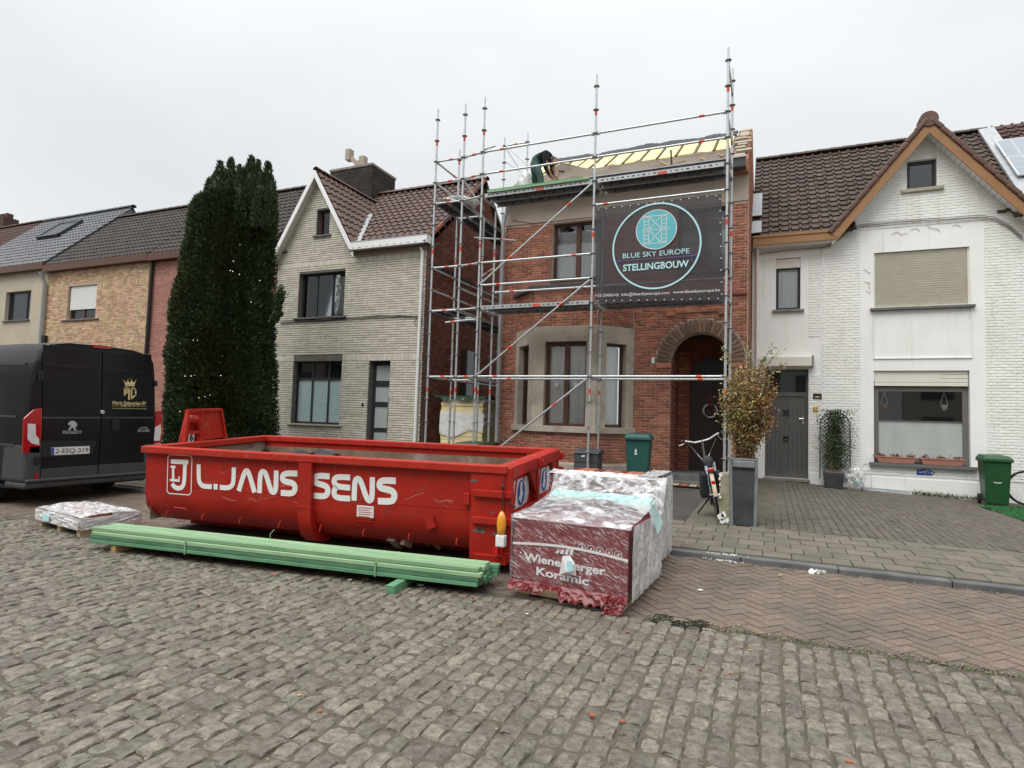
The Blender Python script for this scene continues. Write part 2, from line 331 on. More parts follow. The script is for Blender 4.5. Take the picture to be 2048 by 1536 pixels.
m_zinc = M('zinc pipe', (.33,.34,.35), (.42,.43,.44), sc=4, rough=.45, metal=.35)
m_galv = M('galvanised steel', (.45,.47,.475), (.6,.62,.62), sc=14, rough=.38, metal=.55)
m_galvd = M('galvanised fitting', (.2,.215,.21), (.33,.34,.33), sc=20, rough=.5, metal=.5)
m_decks = M('steel deck', (.34,.36,.365), (.46,.48,.48), sc=7, rough=.5, metal=.45)
m_deckd = M('dark deck board', (.05,.048,.05), (.085,.082,.085), sc=6, rough=.8)
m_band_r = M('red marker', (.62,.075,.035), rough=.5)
m_hole = M('dark slot', (.012,.012,.012), rough=.9)
m_scr = M('bare scratched paint', (.5,.16,.11), (.58,.26,.2), sc=20, rough=.7)
m_grime = M('dried grime', (.11,.075,.06), (.2,.15,.13), sc=25, rough=.9)
m_skip = M('red skip paint', (0.2875,0.0115,0.0069), (0.46,0.0184,0.0092), sc=1.6, rough=.5, spec=.35, bump=.06, bs=8, dirt=((.15,.03,.02), .75, 6, .57, (1,1,.4)))
m_skiprim = M('worn red rim', (0.374,0.017,0.0085), (0.442,0.02975,0.017), sc=6, rough=.5, spec=.35, dirt=((.3,.17,.14), .7, 9, .58))
m_skipin = M('muddy skip inside', (.16,.1,.06), (.25,.19,.14), sc=4, rough=.9, bump=.5, bs=25, dirt=((.38,.36,.33), .7, 2.6, .5), st=(1,1,.8))
m_wlet = M('white lettering', (.78,.78,.77), rough=.5, dirt=((.45,.3,.28), .5, 14, .62))
m_wprint = M('white print', (.7,.7,.7), rough=.6)
m_gtim = M('green treated timber', (0.04927,0.1698,0.08796), (0.1396,0.3057,0.1676), sc=7, rough=.75, var=.28, st=(.25,3,3), bump=.15, bs=40, dirt=((.07,.22,.12), .6, 6, .58))
m_gtimt = M('pale green timber', (0.1689,0.3295,0.1751), (0.304,0.4335,0.2489), sc=6, rough=.75, var=.2, st=(.25,3,3), bump=.12, bs=40)
m_wood = M('sawn wood', (0.357,0.2295,0.085), (0.442,0.306,0.136), sc=6, rough=.8, st=(.4,3,3))
m_pal = M('pallet wood', (.4,.29,.17), (.5,.38,.25), sc=6, rough=.85)
m_maroon = M('maroon cardboard', (.16,.02,.028), (.21,.032,.04), sc=4, rough=.5, coat=.25)
m_maroon2 = M('maroon film', (0.1275,0.0075,0.0105), (0.1875,0.0165,0.0195), sc=7, rough=.4, coat=.1)
m_terra = M('terracotta', (0.306,0.085,0.04675), (0.374,0.1275,0.068), sc=9, rough=.8, var=.15)
m_van = M('black van paint', (.006,.0065,.008), (.011,.012,.014), sc=1.5, rough=.2, coat=.12, spec=.3, dirt=((.03,.028,.026), .3, 2.5, .6))
m_vtrim = M('grey van bumper', (0.0425,0.044,0.045), (0.0525,0.054,0.055), sc=6, rough=.6, bump=.1, bs=150)
m_vblk = M('black rubber', (.008,.008,.008), rough=.7)
m_redl = M('red tail lens', (.36,.008,.012), (.45,.012,.016), sc=8, rough=.12, coat=1)
m_clear = M('clear tail lens', (.62,.6,.6), (.75,.74,.74), sc=12, rough=.1, coat=1)
m_gold = M('gold print', (.62,.52,.24), (.72,.62,.32), sc=5, rough=.5)
m_chrome = M('chrome badge', (.5,.51,.52), rough=.3, metal=.3)
m_plate = M('white plate', (.72,.72,.7), rough=.45)
m_pred = M('dark plate text', (.06,.015,.015), rough=.5)
m_blue = M('blue print', (.02,.07,.35), rough=.5)
m_teal = M('teal plastic bin', (0.0144,0.076,0.068), (0.02,0.092,0.08), sc=3, rough=.45)
m_gbin = M('green plastic bin', (0.01054,0.06324,0.01844), (0.01476,0.07641,0.02371), sc=3, rough=.42)
m_dgbin = M('dark green bin', (.012,.05,.018), rough=.5)
m_box = M('grey parcel box', (.055,.06,.064), (.07,.075,.08), sc=4, rough=.5)
m_planter = M('lead grey planter', (0.044,0.048,0.0544), (0.112,0.12,0.132), sc=2.5, rough=.4, metal=.45, bump=.12, bs=20)
m_planter2 = M('grey planter edge', (.16,.17,.18), (.27,.28,.29), sc=6, rough=.5, metal=.3)
m_conc = M('mossy concrete', (.24,.22,.155), (.37,.34,.26), sc=6, rough=.9, bump=.5, bs=40, dirt=((.1,.12,.035), .8, 5, .5))
m_flake = M('white paint flake', (.75,.75,.72), rough=.7)
m_moss = M('mossy board', (.1,.11,.03), (.17,.17,.07), sc=4, rough=.9)
m_bark = M('bark', (.09,.05,.03), (.15,.085,.05), sc=8, rough=.9)
m_yew = M('yew foliage', (0.02228,0.03772,0.01646), (0.06435,0.0953,0.03908), sc=2.2, rough=.6, var=.4, spec=.25)
m_yewo = M('yew foliage olive', (0.034,0.0459,0.012), (0.0646,0.0782,0.021), sc=2.2, rough=.6, var=.35, spec=.25)
m_leafb = M('bronze leaves', (0.1963,0.08011,0.02464), (0.3234,0.1726,0.0504), sc=5, rough=.6, var=.5, hv=.03)
m_leafy = M('pale olive leaves', (0.187,0.18,0.055), (0.363,0.36,0.154), sc=5, rough=.55, var=.3, hv=.02)
m_leafg = M('dark green leaves', (.018,.04,.014), (.045,.085,.03), sc=6, rough=.55, var=.5)
m_turf = M('artificial turf', (0.009,0.078,0.018), (0.018,0.114,0.03), sc=20, rough=.9, var=.3)
m_weed = M('weed green', (.05,.08,.02), (.11,.13,.05), sc=9, rough=.8, var=.3)
m_black = M('black cloth', (.01,.01,.011), (.018,.018,.02), sc=6, rough=.85)
m_lblue = M('pale blue bike', (.42,.55,.66), rough=.35)
m_bwhite = M('white bike paint', (.75,.76,.77), rough=.3)
m_bred = M('red reflector', (.5,.01,.01), rough=.2)
m_tan = M('tan mudguard', (.5,.4,.31), rough=.5)
m_steel = M('polished steel', (.55,.55,.55), rough=.25, metal=.9)
m_door = M('grey plank door', (.085,.083,.08), (.105,.103,.098), sc=3, rough=.5, st=(4,4,.4))
m_ddoor = M('dark maroon door', (.028,.012,.013), (.04,.018,.018), sc=3, rough=.5, st=(4,4,.4))
m_iron = M('black iron', (.012,.012,.012), rough=.6)
m_tpot = M('terracotta trough', (.46,.2,.145), (.52,.25,.19), sc=5, rough=.7)
m_heath = M('withered heather', (.075,.03,.02), (.12,.055,.03), sc=12, rough=.9, var=.4)
m_amber = M('amber lamp lens', (.75,.27,.015), (.85,.36,.03), sc=20, rough=.15, coat=1)
m_foamy = M('yellow pir board', (0.728,0.624,0.33), (0.8112,0.7072,0.418), sc=6, rough=.85, var=.06)
m_wrapw = M('white wrapping', (.72,.7,.64), (.82,.8,.74), sc=4, rough=.35)
m_ins = M('yellow glass wool', (0.7548,0.6375,0.2665), (0.8568,0.7609,0.41), sc=8, rough=.95, bump=.6, bs=40, var=.08)
m_insp = M('paper vapour layer', (.6,.46,.32), (.7,.58,.44), sc=6, rough=.8)
m_felt = M('weathered roof felt', (0.132,0.1012,0.0748), (0.22,0.1804,0.1408), sc=3, rough=.95, bump=.5, bs=50, st=(.5,2,2), dirt=((.09,.075,.065), .7, 2.5, .52))
m_memb = M('black roof membrane', (.018,.018,.02), (.035,.035,.038), sc=5, rough=.7, bump=.3, bs=12)
m_rafter = M('old rafter', (.13,.09,.06), (.19,.135,.09), sc=6, rough=.9)
m_chim = M('dark chimney brick', (0.021,0.018,0.0162), (0.036,0.03,0.027), sc=5, rough=.9, var=.4, dirt=((.1,.1,.05), .6, 2, .55))
m_stuc = M('weathered cowl', (.3,.25,.19), (.42,.36,.28), sc=6, rough=.9)
m_jack = M('black jacket', (.012,.012,.014), (.022,.022,.026), sc=5, rough=.85, bump=.4, bs=14)
m_trous = M('green work trousers', (.028,.07,.058), (.045,.095,.078), sc=5, rough=.85, bump=.4, bs=14)
m_skin = M('skin', (.45,.26,.18), rough=.55)
m_hair = M('cap grey', (.06,.06,.065), rough=.8)
m_bann = None
m_cyan = M('pale cyan print', (.42,.72,.76), (.48,.76,.8), sc=5, rough=.7)
m_cyan2 = M('turquoise print', (.09,.42,.47), (.13,.47,.52), sc=4, rough=.7)
m_purp = M('purple print', (.13,.09,.32), rough=.7)
m_solar = M('solar cell', (.16,.19,.23), (.2,.23,.27), sc=3, rough=.2, coat=.5)
m_alu = M('aluminium', (.6,.61,.62), rough=.35, metal=.6)
m_yb = M('number plate yellow', (.75,.42,.05), rough=.5)
m_plast = None
def film(name, col, col2, a0, a1, sc=5, st=(1,1,1), rough=.14, rot=0, lo=.38, hi=.66, bump=.9):
    # stretch film: translucent, glossy, wrinkled
    m = M(name, col, col2, sc=sc, rough=rough, bump=bump, bs=9, st=st, coat=.5, spec=.6); t = m.node_tree; b = [n for n in t.nodes if n.type == 'BSDF_PRINCIPLED'][0]
    n = t.nodes.new('ShaderNodeTexNoise'); n.inputs['Scale'].default_value = sc*1.7; n.inputs['Detail'].default_value = 6; n.inputs['Distortion'].default_value = 1.4
    mp = [x for x in t.nodes if x.type == 'MAPPING'][0]; mp.vector_type = 'TEXTURE' if rot else 'POINT'; mp.inputs['Rotation'].default_value = (0, rot, 0); mp.inputs['Scale'].default_value = tuple(1/q for q in st) if rot else st; t.links.new(mp.outputs[0], n.inputs['Vector'])
    r = t.nodes.new('ShaderNodeMapRange'); r.inputs[1].default_value = lo; r.inputs[2].default_value = hi; r.inputs[3].default_value = a0; r.inputs[4].default_value = a1
    t.links.new(n.outputs['Fac'], r.inputs[0]); t.links.new(r.outputs[0], b.inputs['Alpha']); return m
m_film = film('clear stretch film', (.8,.8,.8), (.86,.87,.88), .02, .6, sc=9, st=(.7,1,6), rot=rad(28), lo=.52, hi=.68, bump=.35)  # diagonal white opacity streaks are highlights painted into the film
m_filmw = film('crumpled white film', (.58,.57,.57), (.7,.7,.71), .68, .98, sc=2.2, lo=.36, hi=.6, bump=.25)
m_filmt = film('turquoise film', (.3,.62,.58), (.55,.76,.74), .65, .95, sc=5)
m_filmtop = film('clear top film', (.62,.62,.62), (.74,.74,.75), .22, .85, sc=3, st=(1,2.2,1), rot=rad(12), lo=.4, hi=.66, bump=.4)
m_bag = film('white bag plastic', (.75,.75,.74), (.85,.85,.84), .75, 1, sc=6)
# ---------------------------------------------------------------- ground
YK, YD, YB = -4.2, -6.4, -2.4      # kerb line, gutter line, property line
def gz(Y, X=0):
    if Y <= YD: return 0.
    if Y <= YK: return .08*(Y-YD)/(YK-YD)
    if Y <= YB: return .15+.05*(Y-YK)/(YB-YK)
    if X > 5.5: return .2+(Y+2.4)/6.6*max(.0, .13-.042*(X-6.7))
    return .2+min((Y-YB)/3.9, 1.0)*.2
def sheet(name, x0, x1, y0, y1, mat, dz=0, nx=8, ny=4, parent=None, kind='structure'):
    m = MB(); V = []; F = []
    for j in range(ny+1):
        for i in range(nx+1):
            X = x0+(x1-x0)*i/nx; Y = y0+(y1-y0)*j/ny; yy = min(max(Y, y0+1e-4), y1-1e-4); V.append((X, Y, gz(yy, X)+dz))
    for j in range(ny):
        for i in range(nx): a = j*(nx+1)+i; F.append((a, a+1, a+nx+2, a+nx+1))
    m.add(V, F); o = m.build(name, mat, parent)
    if kind: o['kind'] = kind
    return o
g = MB(); g.add([(-600,-600,-.12),(600,-600,-.12),(600,600,-.12),(-600,600,-.12)], [(0,1,2,3)])
tag(g.build('ground', m_asph), 'plain grey ground beyond the street and houses', 'ground', kind='structure')
street = tag(sheet('street', -40, 22, -22, YD, m_bed, -.004), 'cobbled street of worn grey granite setts', 'street')
m_lbed = M('lane bed', (.1,.078,.062), (.14,.112,.092), sc=5, rough=.9)
lane = tag(sheet('parking_lane', -40, 22, YD+.001, YK, m_lbed, -.002), 'parking lane of reddish concrete pavers between setts and kerb', 'parking lane')
pave = tag(sheet('pavement', -40, 22, YK+.001, YB, m_bed, -.02), 'pavement of square concrete flags behind the bluestone kerb', 'pavement')
fore = tag(sheet('forecourt', 5.47, 22, YB+.001, 4.3, m_bed, -.01, 24, 8), 'paved forecourt of brown grey pavers before the white house', 'forecourt')
yard = tag(sheet('front_yard', -40, 5.44, YB+.001, 9, m_asph, 0, 10, 16), 'dark asphalt front yard before the brick houses', 'yard')
# setts: courses run across the street
P = Pieces('cobblestone', street, m_sett, [t_sett(i) for i in range(24)], 'cobblestones')
rs = np.random.RandomState(3); x = -12.0
while x < 13:
    w = .112+rs.uniform(-.012, .012); y = YD-.02-rs.uniform(0, .1); bend = rs.uniform(-.01, .01)
    while y > -11.2:
        l = .158+rs.uniform(-.035, .045); cy = y-l/2; cx = x+w/2+.015*math.sin(cy*1.7+1.3*math.sin(x*.8))+rs.uniform(-.006, .006)
        px, py, ww = proj((cx, cy, 0))
        if ww > .3 and -320 < px < 2700 and py < 1900 and (ww < 11 or rs.rand() < 2):
            a = rs.uniform(-.05, .05); ca, sa = math.cos(a), math.sin(a)
            if rs.rand() < .5: ca, sa = -ca, -sa
            P.put((cx, cy, -.008+rs.uniform(-.008, .007)), ((w-.004)*rs.uniform(.94, 1.02), (l-.005)*rs.uniform(.95, 1.02), .034), [(ca,sa,0),(-sa,ca,0),(0,0,1)], rs.randint(24))
        y -= l
    x += w
P.finish()
# drain grating and gutter strip at the edge of the setts
dg = thing('drain_grate', 'black iron gutter grate set between setts and red pavers', 'drain', (5.2, -6.42, 0))
fr = MB(); fr.box(4.98,5.42,-6.53,-6.515,-.02,.012).box(4.98,5.42,-6.305,-6.29,-.02,.012).box(4.98,4.995,-6.515,-6.305,-.02,.012).box(5.405,5.42,-6.515,-6.305,-.02,.012); fr.build('frame', m_iron, dg)
for k in range(4): MB().box(5.0, 5.4, -6.49+k*.052, -6.466+k*.052, -.01, .01).build('bar', m_iron, dg)
MB().box(4.99,5.41,-6.52,-6.3,-.011,-.0105).build('pit', m_hole, dg)
# red pavers in herringbone
P = Pieces('paver', lane, m_red, [t_paver(i, .006, .012) for i in range(6)], 'pavers'); u = .104; c45 = math.sqrt(.5)
def herring(P, x0, x1, y0, y1, u, th, zf, gap=.003, rng=(-70, 70), keep=None, skewz=0):
    c, s = math.cos(th), math.sin(th); ox, oy = (x0+x1)/2, (y0+y1)/2; n = rng[1]
    for i in range(-n, n):
        for j in range(-n, n):
            for hv in (0, 1):
                k = (i-j) % 4
                if hv == 0 and k == 0: lx, ly, dx, dy = i+1, j+.5, 2, 1
                elif hv == 1 and k == 3: lx, ly, dx, dy = i+.5, j+1, 1, 2
                else: continue
                lx *= u; ly *= u; X = ox+c*lx-s*ly; Y = oy+s*lx+c*ly
                if not (x0 < X < x1 and y0 < Y < y1): continue
                if keep and not keep(X, Y): continue
                px, py, ww = proj((X, Y, 0))
                if ww < .5 or not -200 < px < 2700 or py > 1800: continue
                P.put((X, Y, zf(X, Y)-.012+random.uniform(-.0015, .0015)), (dx*u-gap, dy*u-gap, .035), [(c,s,0),(-s,c,0),(0,0,1)], random.randrange(6))
herring(P, -9, 12.5, YD+.06, YK-.05, u, rad(45), lambda X, Y: gz(Y)+.0, rng=(-105, 105))
P.finish()
# kerb stones
kerb = tag(MB().box(-40, 22, YK-.02, YK+.1, -.05, .06).build('kerb', m_kerb), 'low bluestone kerb along the pavement', 'kerb', kind='structure')
x = -14.0
while x < 14:
    l = random.uniform(.92, 1.02); MB().box(x+.004, x+l-.004, YK-.035, YK+.105, .0, .146+random.uniform(-.004, .004)).build('kerb_stone', m_kerb, kerb, bevel=.012); x += l
# concrete flags
P = Pieces('paving_flag', pave, m_flag, [t_paver(i, .006, .015) for i in range(6)], 'paving_flags')
y = YK+.11; r = 0
while y < YB-.02:
    x = -14+(.15 if r % 2 else 0)+random.uniform(-.02, .02)
    while x < 14:
        P.put((x+.15, y+.143, gz(y+.145)-.014+random.uniform(-.004, .003)), (.293, .28, .04), None, random.randrange(6)); x += .3
    y += .287; r += 1
P.finish()
# forecourt pavers: courses run towards the house
P = Pieces('paver', fore, m_fore, [t_paver(i, .012, .05) for i in range(6)], 'pavers')
x = 5.62; r = 0
while x < 11.6:
    y = YB+.02-random.uniform(0, .1)-(.105 if r % 2 else 0)
    while y < 4.1:
        if y > YB-.05 and not (x > 9.45+max(0, .25-(y-.3)*.05) and y > -0.3 and x-9.45 > (2.4-y)*.28-.25):
            z0 = gz(max(y, YB+.01), x+.05); P.put((x+.05, y+.105, z0-.012+random.uniform(-.003, .003)), (.099, .203, .035), None, random.randrange(6))
        y += .21
    x += .105; r += 1
P.finish()
# artificial turf: dense short blades
m = MB(); rt = np.random.RandomState(5)
tf = MB(); V = [(9.62,3.0,0),(11.6,3.6,0),(11.6,-1.2,0),(10.15,-1.0,0),(9.75,.6,0)]
tf.add([(a, b, gz(b, a)+.012) for a, b, _ in V], [(0,4,3,2,1)])
for k in range(9000):
    a, b = rt.uniform(9.6, 11.4), rt.uniform(-1.2, 3.5)
    if a < 9.65+max(0, (.6-b))*.25+max(0, b-2.6)*.3 or b > 3.0+(a-9.62)*.3: continue
    z = gz(b, a)+.012; q = rt.uniform(0, PI); dx, dy = .006*math.cos(q), .006*math.sin(q); lx, ly = rt.uniform(-.014, .014, 2)
    tf.add([(a-dx,b-dy,z),(a+dx,b+dy,z),(a+lx,b+ly,z+rt.uniform(.018, .035))], [(0,1,2)])
tag(tf.build('artificial_turf', m_turf), 'bright green artificial turf patch beside the forecourt pavers', 'turf', kind='stuff')
# ---------------------------------------------------------------- wall, brick, window, roof helpers
class Fr:
    def __init__(s, o, ux=(1,0,0), n=(0,-1,0)): s.o = np.array(o, float); s.ux = np.array(ux, float); s.n = np.array(n, float)
    def p(s, u, z, d=0): return s.o+u*s.ux+np.array([0,0,z])-d*s.n
    def box(s, m, u0, u1, d0, d1, z0, z1):
        q = [s.p(u0,z0,d0), s.p(u1,z0,d0), s.p(u1,z0,d1), s.p(u0,z0,d1)]; return m.hexa(q+[a+np.array([0,0,z1-z0]) for a in q])
    def ax(s): return [s.ux, -s.n, (0,0,1)]
def zt(f, x): return f(x) if callable(f) else f
def facade(F, u0, u1, z0, top, ops, mat, parent, th=.3, d0=.012, brk=(), name='wall'):
    bs = {u0, u1, *brk}
    for o in ops:
        bs |= {o[0], o[1]}
        if callable(o[3]): bs |= {o[0]+(o[1]-o[0])*(.5-.5*math.cos(PI*k/14)) for k in range(15)}
    bs = sorted(b for b in bs if u0-1e-6 <= b <= u1+1e-6); m = MB()
    for a, b in zip(bs, bs[1:]):
        if b-a < 1e-5: continue
        e = (b-a)*1e-4; segs = [(z0, z0, zt(top, a+e), zt(top, b-e))]; mid = (a+b)/2
        for o in sorted(ops, key=lambda o: o[2]):
            if o[0] <= mid <= o[1]:
                l = segs.pop(); t0, t1 = zt(o[3], a+e), zt(o[3], b-e)
                if o[2]-l[0] > 1e-4: segs.append((l[0], l[1], o[2], o[2]))
                segs.append((t0, t1, l[2], l[3]))
        for sa, sb, ta, tb in segs:
            if ta-sa < 1e-4 and tb-sb < 1e-4: continue
            m.hexa([F.p(a,sa,d0), F.p(b,sb,d0), F.p(b,sb,th), F.p(a,sa,th), F.p(a,ta,d0), F.p(b,tb,d0), F.p(b,tb,th), F.p(a,ta,th)])
    return m.build(name, mat, parent)
def lay(P, F, u0, u1, z0, z1, top, ops, ch=.0615, bl=.215, jt=.015, soldiers=(), avoid=None, dep=.025, jv=None, rs=np.random.RandomState(1)):
    G = np.arange(u0, u1+1e-6, .015)
    def ins(u, z):
        ok = z < np.array([zt(top, q) for q in u]) if callable(top) else np.full(len(u), z < top)
        for o in ops: ok &= ~((u > o[0]) & (u < o[1]) & (z > o[2]) & (z < (np.array([zt(o[3], min(max(q, o[0]), o[1])) for q in u]) if callable(o[3]) else o[3])))
        if avoid is not None: ok &= ~avoid(u, z)
        return ok
    z = z0; r = 0
    while z < z1-.02:
        sol = [s for s in soldiers if s[0]-.02 <= z < s[1]-.03]; h = (sol[0][1]-z) if sol else ch; w = (.062 if sol else bl); h = min(h, z1-z+.03)
        zc = z+h/2; ok = ins(G, zc) & ins(G, z+.006) & ins(G, z+h-.006); i = 0
        while i < len(G):
            if not ok[i]: i += 1; continue
            j = i
            while j+1 < len(G) and ok[j+1]: j += 1
            a, b = G[i], G[j]; k = math.floor((a-(r % 2)*w/2)/w)
            while True:
                p = k*w+(r % 2)*w/2; q = p+w
                if p >= b: break
                l, e = max(p, a), min(q, b)
                if e-l > .03: P.put(F.p((l+e)/2, zc, dep/2-.001+rs.uniform(-.0025, .0025)), (e-l-(jv or jt), dep, h-jt), F.ax(), 0)
                k += 1
            i = j+1
        z += h; r += 1
def window(F, u0, u1, z0, z1, parent, fm, cols=(), rows=(), rev=.12, fw=.055, glass=None, sill=None, curtain=None, name='window', room=True, mw=None, gl_rows=None, sillmat=None, so=.05, sh=.05):
    mw = mw or fw; m = MB()
    F.box(m, u0, u0+fw, rev, rev+.06, z0, z1); F.box(m, u1-fw, u1, rev, rev+.06, z0, z1)
    F.box(m, u0+fw, u1-fw, rev, rev+.06, z0, z0+fw); F.box(m, u0+fw, u1-fw, rev, rev+.06, z1-fw, z1)
    us = [u0+fw]+[u0+(u1-u0)*c for c in cols]+[u1-fw]; zs = [z0+fw]+[z0+(z1-z0)*r for r in rows]+[z1-fw]
    for c in us[1:-1]: F.box(m, c-mw/2, c+mw/2, rev-.004, rev+.06, z0+fw, z1-fw)
    for r in zs[1:-1]: F.box(m, u0+fw, u1-fw, rev-.002, rev+.058, r-mw/2, r+mw/2)
    w = m.build(name, fm, parent, bevel=.004, seg=1)
    for i in range(len(us)-1):
        for j in range(len(zs)-1):
            a = us[i]+(mw/2 if i else 0); b = us[i+1]-(mw/2 if i < len(us)-2 else 0); c = zs[j]+(mw/2 if j else 0); d = zs[j+1]-(mw/2 if j < len(zs)-2 else 0)
            gm = glass or m_glass
            if gl_rows and gl_rows.get(j): gm = gl_rows[j]
            q = MB(); F.box(q, a-.004, b+.004, rev+.025, rev+.033, c-.004, d+.004); q.build('pane', gm, w)
    if sill:
        q = MB(); F.box(q, u0-so, u1+so, -.06, rev-.002, z0-sh, z0-.002); q.build('sill', sillmat or m_sill, parent, bevel=.006, seg=1)
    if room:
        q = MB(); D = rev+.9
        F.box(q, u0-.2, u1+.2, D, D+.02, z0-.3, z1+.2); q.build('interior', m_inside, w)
    if curtain:
        for a, b, c, d, cm in curtain:
            q = MB(); n = max(6, int((b-a)/.02)); V = []; ph = random.uniform(0, 6)
            for k in range(n+1):
                u = a+(b-a)*k/n; dd = rev+.085+.018*math.sin(u*42+ph)+.012*math.sin(u*17+ph*2)
                V += [F.p(u, c, dd), F.p(u, d, dd)]
            q.add(V, [(2*k, 2*k+2, 2*k+3, 2*k+1) for k in range(n)]); shade_auto(q.build('curtain', cm, w), 80)
    return w
def t_tile(kind='S', n=8, th=.16):
    V = []; F = []
    for i in range(n+1):
        x = i/n-.5
        if kind == 'S': z = .5*math.sin(2*PI*(x+.1))
        else: z = -.35+.85*max(0, math.cos((x-.32)*PI/.36))**1 if abs(x-.32) < .18 else -.35
        V += [(x*1.04, -.56, z+.55), (x*1.04, .56, z-.25), (x*1.04, -.56, z+.55-1.1*th*5)]
    for i in range(n): a = 3*i; F += [(a, a+3, a+4, a+1), (a+2, a+5, a+3, a)]
    return V, F
def tiles(P, O, ux, uv, W, Ln, w, l, h, keep=None, stag=0):
    ux, uv = np.array(ux, float), np.array(uv, float); un = np.cross(ux, uv); nr = int(math.ceil(Ln/l)); nc = int(round(W/w)); w = W/nc
    for j in range(nr):
        for i in range(nc):
            c = np.array(O, float)+ux*(i+.5)*w+uv*(j+.5)*l+un*(h*.5+.01)
            if keep and not keep(c): continue
            a = random.uniform(-.012, .012); P.put(c+un*random.uniform(-.003, .003), (w, l, h), [ux+uv*a, uv-ux*a, un])
def slab(m, O, ux, uv, W, Ln, t): # roof board under the tiles
    O, ux, uv = [np.array(q, float) for q in (O, ux, uv)]; un = np.cross(ux, uv); q = [O, O+ux*W, O+ux*W+uv*Ln, O+uv*Ln]
    return m.hexa([a-un*t for a in q]+q)
def ridge_tiles(parent, p0, p1, mat, r=.11, l=.33, name='ridge_tile', up=(0,0,1)):
    p0, p1 = np.array(p0, float), np.array(p1, float); d = p1-p0; n = max(1, int(round(np.linalg.norm(d)/l))); e = d/np.linalg.norm(d); s = np.cross(e, up); s /= np.linalg.norm(s); w = np.cross(s, e)
    for k in range(n):
        a, b = p0+d*k/n, p0+d*((k+1)/n+.12/n); m = MB(); V = []
        for q in range(7):
            t = PI*q/6; V += [a+(s*math.cos(t)+w*math.sin(t)*.8)*r*1.06, b+(s*math.cos(t)+w*math.sin(t)*.8)*r*.94, a+(s*math.cos(t)+w*math.sin(t)*.8)*r*.86]
        m.add(V, [(3*q, 3*q+3, 3*q+4, 3*q+1) for q in range(6)]+[(3*q+2, 3*q+5, 3*q+3, 3*q) for q in range(6)]); shade_auto(m.build(name, mat, parent))
def pipe(parent, pts, r, mat, name='downpipe', joints=(), n=10):
    o = MB().tube(pts, r, n); ob = shade_auto(o.build(name, mat, parent), 50)
    for z in joints:
        p0, p1 = np.array(pts[-2]), np.array(pts[-1]); t = (z-p0[2])/(p1[2]-p0[2]); c = p0+t*(p1-p0)
        shade_auto(MB().tube([c-np.array([0,0,.03]), c+np.array([0,0,.03])], r*1.14, n).build('collar', mat, ob), 50)
    return ob
NZ = np.array([0,0,1.])
# ================================================================ the red brick house under renovation
YM = 1.8; XL, XR = -.22, 5.44
H = thing('brick_house', 'red brick house with bay window and arched porch, its roof stripped for renovation', 'house', (2.6, YM, .38))
F = Fr((0, YM, 0)); AX, AR, AZ = 4.49, .63, 2.98
arch = lambda x: AZ+math.sqrt(max(0, AR**2-(x-AX)**2))
W1 = (1.04, 2.27, 4.98, 6.38); W2 = (3.98, 5.06, 4.98, 6.38); BAY = (.2, 3.04, .2, 4.55)
opsM = [W1, W2, BAY, (AX-AR, AX+AR, .2, arch)]
facade(F, XL, XR, .2, 6.43, opsM, m_mort, H)
P = Pieces('brick', H, m_brick, [t_brick()], 'bricks')
AO = AR+.3
lay(P, F, XL, XR, .42, 6.42, 6.43, opsM, avoid=lambda u, z: (((u-AX)**2+(z-AZ)**2 < AO**2) & (z > AZ-.02)))
lay(P, Fr((XR, 0, 0), (0,1,0), (1,0,0)), YM+.012, 9, .4, 8.3, lambda y: min(7.25+(y-1.5)*.66, 9.3), [(2.25, 2.95, 1.0, lambda y: 3.0+math.sqrt(max(0, .35**2-(y-2.6)**2))*1.6)])
# bay bricks below the stone and above it
bp = [(.18,1.8),(.93,1.05),(2.41,1.05),(3.06,1.8)]; BF = []
for (a, b), (c, d) in zip(bp, bp[1:]):
    l = math.hypot(c-a, d-b); ux = np.array([(c-a)/l, (d-b)/l, 0]); BF.append((Fr((a, b, 0), ux, np.cross(ux, NZ)), l))
for k, (f, l) in enumerate(BF):
    lay(P, f, 0.002, l-.002, .72, 1.38, 9, []); lay(P, f, .002, l-.002, 3.74, 4.58, 9, [])
P.finish()
side = MB(); q = [(XR, YM+.313, .1), (XR, 9.5, .1), (XR, 9.5, 7.4), (XR, 4.75, 9.32), (XR, YM+.313, 7.4)]
side.prism([np.array(p)-np.array([.012,0,0]) for p in q], (-.3, 0, 0)); side.build('side_wall', m_mort, H)
sl = MB(); sl.prism([(XL, YM+.313, .1), (XL, 9.5, .1), (XL, 9.5, 7.0), (XL, 4.7, 9.1), (XL, YM+.313, 7.0)], (.3, 0, 0)); sl.build('side_wall', m_mort2, H)
# small arched opening in the porch flank
n_ = MB(); pts = [(XR+.004, y, z) for y, z in [(2.3, 1.2), (2.9, 1.2), (2.9, 3.0)]+[(2.6+.3*math.cos(t), 3.0+.5*math.sin(t)) for t in [PI*k/8 for k in range(1, 8)]]+[(2.3, 3.0)]]
n_.prism(pts, (.008, 0, 0)); n_.build('porch_side_opening', m_hole, H)
# voussoirs
m_archb = M('weathered arch brick', (.14,.085,.055), (.24,.15,.1), sc=8, rough=.85, var=.25)
for k in range(27):
    t = PI*(k+.5)/27; d = np.array([math.cos(t), 0, math.sin(t)]); tn = np.array([-math.sin(t), 0, math.cos(t)]); c = np.array([AX, YM-.012+random.uniform(-.004, .004), AZ])+d*(AR+.15)
    MB().obox(c, (tn, (0,1,0), d), ((AR+.15)*PI/27/2-.009, .03, .143)).build('arch_brick', m_archb, H, bevel=.004, seg=1)
for s in (-1, 1):
    MB().box(AX+s*(AR+.13)-.16, AX+s*(AR+.13)+.16, YM-.05, YM-.002, AZ-.13, AZ-.035).build('impost', m_brick, H, bevel=.005, seg=1)
